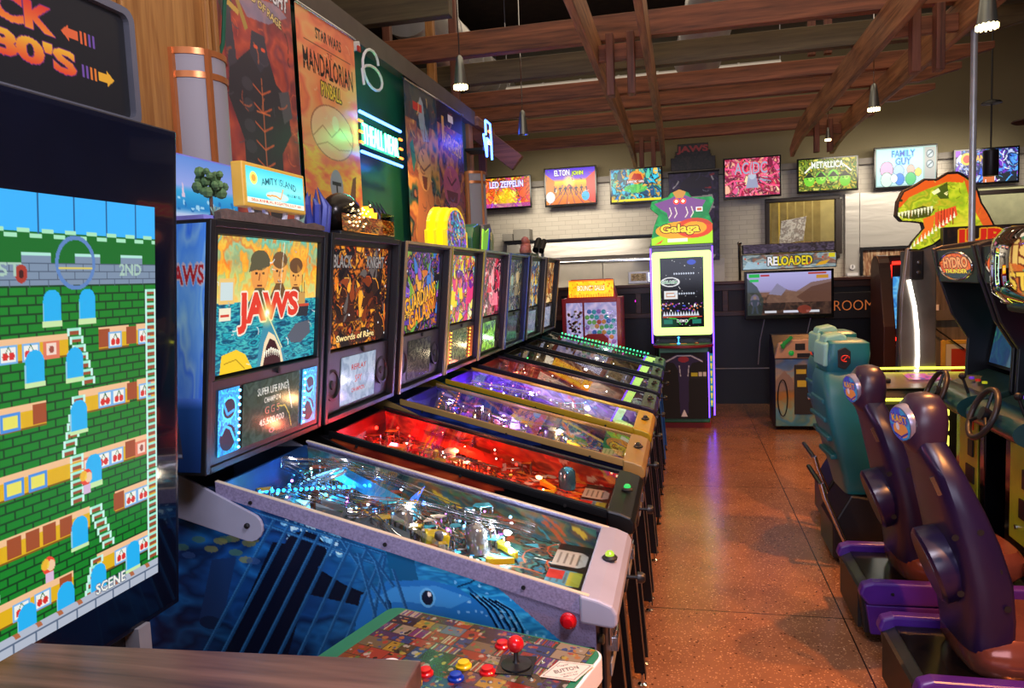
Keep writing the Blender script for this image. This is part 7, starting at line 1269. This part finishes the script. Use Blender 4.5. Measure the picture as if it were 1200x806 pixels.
# ================================================================= racing cabinets
def race_cab(y0, y1, lab, scr, seed, xo=0.0):
    t = thing('racing_cabinet', lab, 'racing cabinet', (2.0, (y0 + y1) / 2, 0), 'racing cabinets on the right'); ym = (y0 + y1) / 2
    side = [(1.54, 1.84), (1.575, 1.68), (1.66, 1.42), (1.75, 1.27), (1.74, 1.03), (1.80, .9), (1.80, .0), (2.45, 0), (2.45, 1.9), (2.0, 1.9), (1.6, 1.86)]
    for ya in (y0, y1 - .03): MB().prism([(a + xo, b) for a, b in side], 'y', ya, ya + .03).build('side_panel', M_BLKM, t, bev=.006)
    MB().prism([(1.56 + xo, 1.83), (1.585 + xo, 1.63), (1.98 + xo, 1.62), (2.0 + xo, 1.88)], 'y', y0 + .03, y1 - .03).build('marquee_head', M_BLKM, t, bev=.006)
    MB().box(2.0 + xo, 2.43 + xo, y0 + .03, y1 - .03, .0, 1.88).build('body', M_BLKM, t)
    cv = Cv(120, 60, '#d84018', seed); cv.paint(['#e85020', '#f07028', '#c83414', '#ff8c38'], 18); cv.poly([(0, 50), (30, 40), (70, 46), (120, 36), (120, 60), (0, 60)], '#2c3440'); cv.text('HYDRO', 60, 22, 92, 24, '#f8a060', out='#782010', ow=2, bold=.04); cv.text('THUNDER', 60, 42, 84, 9, '#ffe040', out='#601808', ow=1, bold=.03)
    yy, xx = np.mgrid[0:60, 0:120]; mk = ((xx - 59.5) / 59) ** 2 + ((yy - 29.5) / 29.5) ** 2 < 1
    fxm = lambda z: 1.56 + (1.85 - z) / .19 * .025 + xo; hw = (y1 - y0) / 2 - .09
    art(cv, 'oval_marquee', (fxm(1.805) - .006, ym + hw, 1.805), (0, -2 * hw, 0), (fxm(1.65) - fxm(1.805), 0, -.155), t, artmat('lit', .95, .25), mask=mk)
    MB().tube([(fxm(1.728 + .08 * math.sin(a)) - .006, ym + (hw + .01) * math.cos(a), 1.728 + .08 * math.sin(a)) for a in [k * 2 * PI / 36 for k in range(36)]], .008, 8, closed=True).build('oval_ring', M_CHROME, t, smooth=True)
    MB().prism([(1.86 + xo, 1.1), (2.0 + xo, 1.06), (2.0 + xo, 1.6), (1.95 + xo, 1.6)], 'y', y0 + .03, y1 - .03).build('screen_bezel', M_DARK, t)
    s0, s1 = 1.12, 1.56; X = lambda z: 1.86 + (z - 1.1) / .5 * .09 + xo - .004
    art(scr, 'screen_picture', (X(s1), y1 - .06, s1), (0, -(y1 - y0 - .12), 0), (X(s0) - X(s1), 0, s0 - s1), t, artmat('lit', .6, .15))
    d = MB().loft([[(1.62 + xo + .13 * math.cos(a), yy_, .93 + .075 * math.sin(a)) for a in [k * 2 * PI / 20 for k in range(20)]] for yy_ in (y0 + .05, y0 + .09, y1 - .09, y1 - .05)]).build('dashboard', mat('dash_teal', '#123e48', .3, var=.15), t, smooth=True)
    MB().prism([(1.62 + xo, .99), (1.86 + xo, 1.08), (1.86 + xo, .85), (1.66 + xo, .86)], 'y', y0 + .04, y1 - .04).build('dash_hood', mat('dash_green', '#26423a', .35, var=.2), d, bev=.01)
    MB().box(1.66 + xo, 2.0 + xo, y0 + .12, y1 - .12, .08, .88).build('pedestal', M_BLACK, t, bev=.008)
    # wheel
    wc = Vector((1.47 + xo, ym, .98)); M_ = Matrix.Translation(wc) @ Matrix.Rotation(math.radians(22), 4, 'Y')
    w_ = MB(M_).tube([(0, .13 * math.cos(a), .13 * math.sin(a)) for a in [k * 2 * PI / 32 for k in range(32)]], .015, 10, closed=True).build('steering_wheel', mat('wheel_dark', '#2c2422', .4), t, smooth=True)
    mb = MB(M_)
    for a in (PI / 2, PI * 7 / 6, PI * 11 / 6): mb.tube([(.01, 0, 0), (0, .12 * math.cos(a), .12 * math.sin(a))], .009, 8)
    mb.lathe([(.001, -.012), (.035, -.01), (.035, .01), (.02, .06), (.02, .14)], (0, 0, 0), 'x', 18).build('wheel_hub', M_BLKM, w_, smooth=True)
    # shifter, buttons
    MB().tube([(1.58 + xo, y0 + .14, 1.0), (1.55 + xo, y0 + .14, 1.09)], .008, 8).ball((1.548 + xo, y0 + .14, 1.1), .02, 10, 8).build('shifter', M_DARK, d)
    for k in range(3): MB().lathe([(.014, 0), (.014, .012), (.001, .015)], (1.7 + xo, ym - .1 + k * .1, 1.04)).build('view_button', mat(f'vb{k}', ['#d8d828', '#c8281c', '#7840e0'][k], .3, emit=['#d8d828', '#c8281c', '#7840e0'][k], es=.4), d)
    # lime coin panel
    cp = MB().box(1.652 + xo, 1.66 + xo, y0 + .2, y1 - .2, .30, .84).build('coin_panel', mat('coin_lime', '#b4b82c', .4, var=.12), t, bev=.004)
    MB().box(1.64 + xo, 1.652 + xo, y0 + .25, ym - .02, .6, .7).build('bill_slot', M_DARK, cp, bev=.003); MB().box(1.645 + xo, 1.652 + xo, y0 + .24, ym + .02, .44, .54).build('coin_slot', M_DARK, cp); MB().box(1.646 + xo, 1.652 + xo, y0 + .26, ym - .04, .76, .81).build('red_label', mat('label_red', '#c83820', .4), cp)
    MB().lathe([(.012, 0), (.012, -.01), (.001, -.012)], (1.652 + xo, ym + .05, .38), 'x', 10).build('lock', M_STEELP, cp)
    # floor platform and pedal box
    MB().prism([(1.62 + xo, 0), (1.62 + xo, .1), (1.80 + xo, .16), (2.3 + xo, .3), (2.3 + xo, 0)], 'y', y0 + .06, y1 - .06).build('platform', M_BLKM, t, bev=.006); MB().box(1.6 + xo, 1.625 + xo, y0 + .05, y1 - .05, .085, .105).build('platform_edge', M_STEELP, t)
    for k in (-.08, .06): MB().obox((1.70 + xo, ym + k, .19), (.02, .06, .12), (0, .5, 0)).build('pedal', M_STEELP, t, bev=.003)
    return t
c1 = Cv(90, 60, '#204848', 31); c1.paint(['#1c5c50', '#2c7c74', '#28486c', '#3c9070', '#203450'], 26); c1.poly([(0, 44), (40, 30), (90, 40), (90, 60), (0, 60)], '#2c4c80', .7); c1.ell(16, 8, 8, 5, '#c85040', .8)
c2 = Cv(90, 60, '#101840', 32); c2.paint(['#101840', '#302080', '#181c30'], 26); c2.poly([(0, 0), (40, 0), (30, 12), (4, 14)], '#80e030'); c2.ell(24, 28, 14, 12, '#e02030'); c2.rect(0, 0, 3, 60, '#4040ff'); c2.rect(6, 44, 40, 50, '#48d0d0'); c2.rect(50, 10, 84, 40, '#b03080')
race_cab(4.53, 5.22, 'black racing cabinet with orange oval marquee, farther of two', c1, 33)
race_cab(3.80, 4.49, 'black racing cabinet with orange oval marquee, nearer of two', c2, 34)
# bubble fronted cabinet at the right edge
t = thing('bubble_cabinet', 'dark cabinet with bulging colourful marquee at the right edge', 'racing cabinet', (1.95, 3.35, 0))
MB().prism([(1.42, 1.52), (1.42, 1.88), (1.7, 1.92), (2.35, 1.92), (2.35, 0), (1.9, 0), (1.9, 1.3), (1.62, 1.5)], 'y', 3.2, 3.77).build('body', M_BLKM, t, bev=.02)
rings = []
for k in range(9):
    v = -1 + k / 4; s = math.sqrt(max(.03, 1 - (abs(v) * .97) ** 4)); rings.append([(1.42 - .11 * math.cos(a) * s ** .7 + (.0), 3.5 + .285 * math.sin(a) * (.86 + .14 * s), 1.725 + v * .155) for a in [-PI / 2 + j * PI / 16 for j in range(17)]])
MB().loft([[(p[0] - .012, p[1], p[2]) for p in r_] for r_ in rings], cap=False, closed=False).build('clear_cover', glass('clear_soft', 1.12), t, smooth=True)
cv = Cv(120, 60, '#304890', 35); cv.paint(['#28406c', '#3c8c6c', '#e07828', '#583890', '#e8a038', '#2c9868'], 22, edges=1.5); cv.poly([(10, 0), (20, 0), (50, 60), (36, 60)], '#50c860', .6); cv.poly([(60, 0), (68, 0), (40, 60), (30, 60)], '#50c8a0', .5); cv.text('Cruisin', 64, 18, 92, 22, '#f8c868', out='#7c3010', ow=2, bold=.03); cv.ell(60, 40, 30, 13, '#e87020', .9); cv.text('BLAST', 60, 42, 50, 14, '#ffd048', out='#602010', ow=1.4, bold=.03); cv.strokes(20, ['#f0b040', '#e86828', '#38b078'], (5, 16), (1, 3))
h, w_ = cv.a.shape[:2]
# the art is wrapped round the bulge
rows = len(rings); cols = 17; V = np.array(rings); gi = np.linspace(0, rows - 1.001, h); gj = np.linspace(0, cols - 1.001, w_); i0, j0 = gi.astype(int), gj.astype(int); fi, fj = (gi - i0)[:, None, None], (gj - j0)[None, :, None]
G = (V[i0][:, j0] * (1 - fj) + V[i0][:, j0 + 1] * fj) * (1 - fi) + (V[i0 + 1][:, j0] * (1 - fj) + V[i0 + 1][:, j0 + 1] * fj) * fi
G = G[::-1, ::-1]; oo = art(cv, 'marquee_art', (0, 0, 0), (1, 0, 0), (0, 1, 0), t, artmat('lit', .95, .3)); oo.data.vertices.foreach_set('co', (G - np.array(ORI[t.name])).reshape(-1)); oo.data.update()
MB().tube([tuple(p) for p in rings[0]], .012, 8).tube([tuple(p) for p in rings[-1]], .012, 8).build('marquee_rim', M_CHROME, t, smooth=True)

# ================================================================= dinosaur head gun cabinet with neon console
t = thing('dinosaur_cabinet', 'large cabinet with neon yellow console, silver pillar and lit dinosaur head', 'arcade cabinet', (1.9, 6.6, 0))
neon = mat('neon_yellow_tube', '#000', .3, emit='#f0f040', es=4)
MB().prism([(6.02, .0), (6.02, .70), (6.08, .80), (6.6, .86), (6.6, 0)], 'x', 1.33, 2.6).build('console', M_DARK, t, bev=.02)
MB().prism([(6.07, .812), (6.55, .868), (6.55, .874), (6.07, .818)], 'x', 1.2, 2.58).build('console_top', mat('console_grey', '#68625c', .3, var=.15), t)
MB().tube([(1.30, 6.6, .90), (2.6, 6.6, .90)], .009).build('neon_tube', neon, t, smooth=True)
pth = [(1.36, 6.0, .30), (1.36, 6.0, .62)] + [(1.36 + .12 * (1 - math.cos(a)), 6.0, .62 + .12 * math.sin(a)) for a in [k * PI / 16 for k in range(1, 9)]] + [(2.55, 6.0, .74)]
MB().tube(pth, .011).build('neon_tube', neon, t, smooth=True)
for k in range(3): MB().box(1.80, 1.905, 5.99, 6.02, .62 - k * .115, .70 - k * .115).build('lit_square', mat('square_lit', '#000', .3, emit='#f8f060', es=1.6), t, bev=.006)
MB().box(1.42, 1.56, 6.2, 6.36, .835, .87).build('black_holder', M_BLKM, t, bev=.01); cv = Cv(50, 14, '#c84890', 3); cv.paint(['#e05080', '#c850c0', '#e8a040', '#5040a0'], 10); art(cv, 'pink_display', (1.70, 6.45, .876), (.3, 0, 0), (0, -.2, -.02), t, artmat('lit', .9, .3))
pil = [(1.76, .0), (1.74, .8), (1.73, 1.15), (1.74, 1.5), (1.78, 1.88), (2.0, 1.9), (2.0, 0)]
MB().prism(pil, 'y', 6.62, 6.68).build('side_pillar', mat('pillar_silver', '#8c8884', .3, .7, var=.25, scale=3), t, bev=.01)
MB().prism([(1.74, .0), (1.73, .9), (1.74, 1.5), (1.79, 1.86), (1.84, 1.86), (1.82, 1.5), (1.82, .9), (1.82, 0)], 'y', 6.69, 6.76).build('outer_side', M_BLKM, t, bev=.01)
st = [(1.93, 1.5), (1.955, 1.3), (1.962, 1.1), (1.95, .9), (1.935, .76)]; st = [(1.79, 6.605, 1.62), (1.835, 6.605, 1.40), (1.855, 6.605, 1.2), (1.86, 6.605, 1.0), (1.85, 6.605, .8)]
MB().tube(st, .014, 10).build('white_led_strip', mat('led_white', '#000', .3, emit='#fff6e8', es=5), t, smooth=True)
MB().box(1.80, 1.9, 6.6, 6.9, 1.62, 1.86).build('hinge_block', M_BLKM, t, bev=.01)
for z in (1.68, 1.76): MB().lathe([(.016, 0), (.016, -.012), (.001, -.014)], (1.86, 6.6, z), 'y', 12).build('bolt', M_STEELP, t)
MB().box(2.0, 3.2, 7.3, 7.36, 0, 1.8).build('back_board', wood('grey_boards', '#4a433d', '#6c645c', 'z', .6, .5), t)
fr = MB().box(2.24, 2.275, 7.27, 7.3, .62, 1.06).box(2.275, 2.6, 7.27, 7.3, 1.025, 1.06).box(2.275, 2.6, 7.27, 7.3, .62, .65).build('poster_frame', mat('frame_gold', '#c8a040', .4), t, bev=.004)
cv = Cv(50, 60, '#a83028', 5); cv.rect(0, 0, 50, 60, '#c8c0b0'); cv.rect(7, 7, 50, 60, '#b03028'); cv.poly([(26, 56), (34, 22), (50, 20), (50, 34), (44, 58)], '#e0d8d8'); cv.poly([(34, 50), (38, 30), (46, 30), (42, 52)], '#a02820'); art(cv, 'poster', (2.275, 7.268, 1.025), (.325, 0, 0), (0, 0, -.375), fr, artmat('print'))
MB().box(2.12, 2.22, 7.285, 7.3, 1.28, 1.38).build('paper_note', M_WHITE, t); MB().prism([(2.0, 1.24), (3.2, 1.24), (3.2, 1.33), (2.0, 1.33)], 'y', 7.27, 7.3).build('board_rail', mat('rail_grey', '#5c564e', .6), t); MB().tube([(2.12, 7.26, 1.22), (2.42, 7.26, .98)], .006).build('board_strap', M_DARK, t)
MB().box(2.12, 2.2, 7.28, 7.3, .52, .62).build('socket_plate', mat('plate_grey', '#98948c', .5), t)
MB().box(2.02, 3.0, 6.55, 6.75, 1.84, 2.03).build('title_box', M_DARK, t, bev=.006)
cv = Cv(200, 40, '#1c1410', 6); cv.paint(['#241810', '#301c14', '#141010'], 20); cv.text('JURASSIC', 104, 21, 184, 34, '#d82818', out='#e8a020', ow=2.4, bold=.05); art(cv, 'title_sign', (2.05, 6.545, 2.02), (.95, 0, 0), (0, 0, -.17), t, artmat('lit', .9, .3))
# dinosaur head: thick outline board with painted lit face
yd = 6.62; S_ = lambda px, py: (1.70 + (px - 1053) * .00612 * 1.02, 2.47 - (py - 203) * .00737 * 1.0)
outl = [(1054, 247), (1056, 232), (1062, 222), (1075, 217), (1086, 211), (1100, 212), (1112, 206), (1124, 206), (1131, 210), (1140, 216), (1146, 226), (1150, 238), (1158, 250), (1168, 268), (1160, 276), (1120, 276), (1108, 272), (1096, 280), (1080, 285), (1068, 284), (1074, 274), (1086, 262), (1084, 256), (1072, 254), (1060, 253)]
O = [S_(*p) for p in outl]; cxx = sum(p[0] for p in O) / len(O); czz = sum(p[1] for p in O) / len(O)
MB().prism([(cxx + (p[0] - cxx) * 1.05, czz + (p[1] - czz) * 1.07) for p in O], 'y', yd, yd + .07).build('head_board', M_DARK, t, bev=.006)
W, H = 230, 164; g = lambda px, py: ((px - 1050) / 124 * W, (py - 200) / 90 * H); cv = Cv(W, H, '#c8c828', 36); cv.paint(['#b8c820', '#d8d830', '#8ca018', '#c8b828', '#98b020'], 26, sx=.7)
cv.poly([g(1050, 240), g(1058, 222), g(1086, 208), g(1112, 202), (g(1135, 206)), g(1130, 216), g(1112, 214), g(1090, 220), g(1068, 228), g(1058, 238)], '#e85c18'); cv.poly([g(1130, 210), g(1148, 222), g(1172, 270), g(1160, 274), g(1140, 240)], '#e04820', .85); cv.ell(*g(1130, 262), 20, 22, '#e8d838', .7, soft=.4); cv.poly([g(1096, 222), g(1112, 214), g(1114, 232), g(1104, 232)], '#304010', .8)
cv.poly([g(1098, 246), g(1122, 240), g(1124, 250), g(1108, 262), g(1098, 262)], '#e85028'); [cv.line(*g(1102 + k * 3.4, 242), *g(1102 + k * 3.4, 260), 1.6, '#902814') for k in range(6)]
cv.poly([g(1084, 252), g(1098, 248), g(1096, 264), g(1082, 276), g(1074, 280), g(1086, 262)], '#f07020'); cv.poly([g(1056, 246), g(1084, 238), g(1098, 242), g(1092, 250), g(1074, 252), g(1060, 250)], '#30340c', .8)
for k in range(11): x = 1056 + k * 3.8; y = 244 - k * .5; cv.poly([g(x - 1.7, y), g(x + 1.7, y), g(x, y + 9 - (k % 3) * 1.5)], '#f8f0c0')
for k in range(13): x = 1070 + k * 4.2; y = 284 - k * 2.6; cv.poly([g(x - 1.5, y), g(x + 1.5, y), g(x, y - 7)], '#f8f4c8')
cv.poly([g(1094, 224), g(1102, 220), g(1104, 224), g(1097, 227)], '#fff8b0'); cv.poly([g(1108, 226), g(1113, 224), g(1112, 229)], '#fff0a0'); cv.strokes(60, ['#687010', '#e0e060', '#d88820', '#506010'], (5, 16), (.8, 2), alpha=.6); cv.ell(*g(1058, 231), 4, 3, '#303808')
cvm = Cv(W, H, '#000'); cvm.poly([g(*p) for p in outl], '#fff'); a0, b0 = S_(1050, 200), S_(1174, 290)
art(cv, 'dinosaur_face', (a0[0], yd - .003, a0[1]), (b0[0] - a0[0], 0, 0), (0, 0, b0[1] - a0[1]), t, artmat('lit', 1.1, .3), mask=cvm.a[..., 0] > .5)
# red lit cabinet behind
t = thing('red_lit_cabinet', 'dark cabinet with rounded brown side, red light bars and blue screen', 'arcade cabinet', (2.3, 9.0, 0))
MB().prism([(8.5, 0), (8.5, 1.1), (8.62, 1.5), (8.7, 1.72)] + [(8.88 + .18 * math.cos(a), 1.72 + .14 * math.sin(a)) for a in [PI - k * PI / 8 for k in range(9)]] + [(9.06, 0)], 'x', 2.06, 2.18).build('side_panel', mat('side_brown', '#3c2018', .4), t, bev=.01)
MB().prism([(8.75, 0), (8.75, 1.85), (9.3, 1.85), (9.3, 0)], 'x', 2.18, 3.0).build('body', M_DARK, t, bev=.008)
redn = mat('neon_red', '#000', .3, emit='#ff2418', es=4); 
for z in (1.75, .93): MB().box(2.2, 2.9, 8.70, 8.74, z, z + .035).build('red_light_bar', redn, t)
MB().box(2.185, 2.195, 8.72, 8.74, 1.0, 1.75).build('red_light_bar', redn, t)
cv = Cv(60, 60, '#3898e0', 6); cv.paint(['#3890e0', '#58b0e8', '#2c70c0', '#78c8f0'], 20); cv.path([(10, 58), (24, 20), (26, 58)], 2, '#183860'); art(cv, 'screen_picture', (2.21, 8.735, 1.62), (.7, 0, 0), (0, 0, -.56), t, artmat('lit', .95, .2)); MB().box(2.19, 2.95, 8.6, 8.75, .84, .88).build('control_shelf', M_BLKM, t, bev=.005)
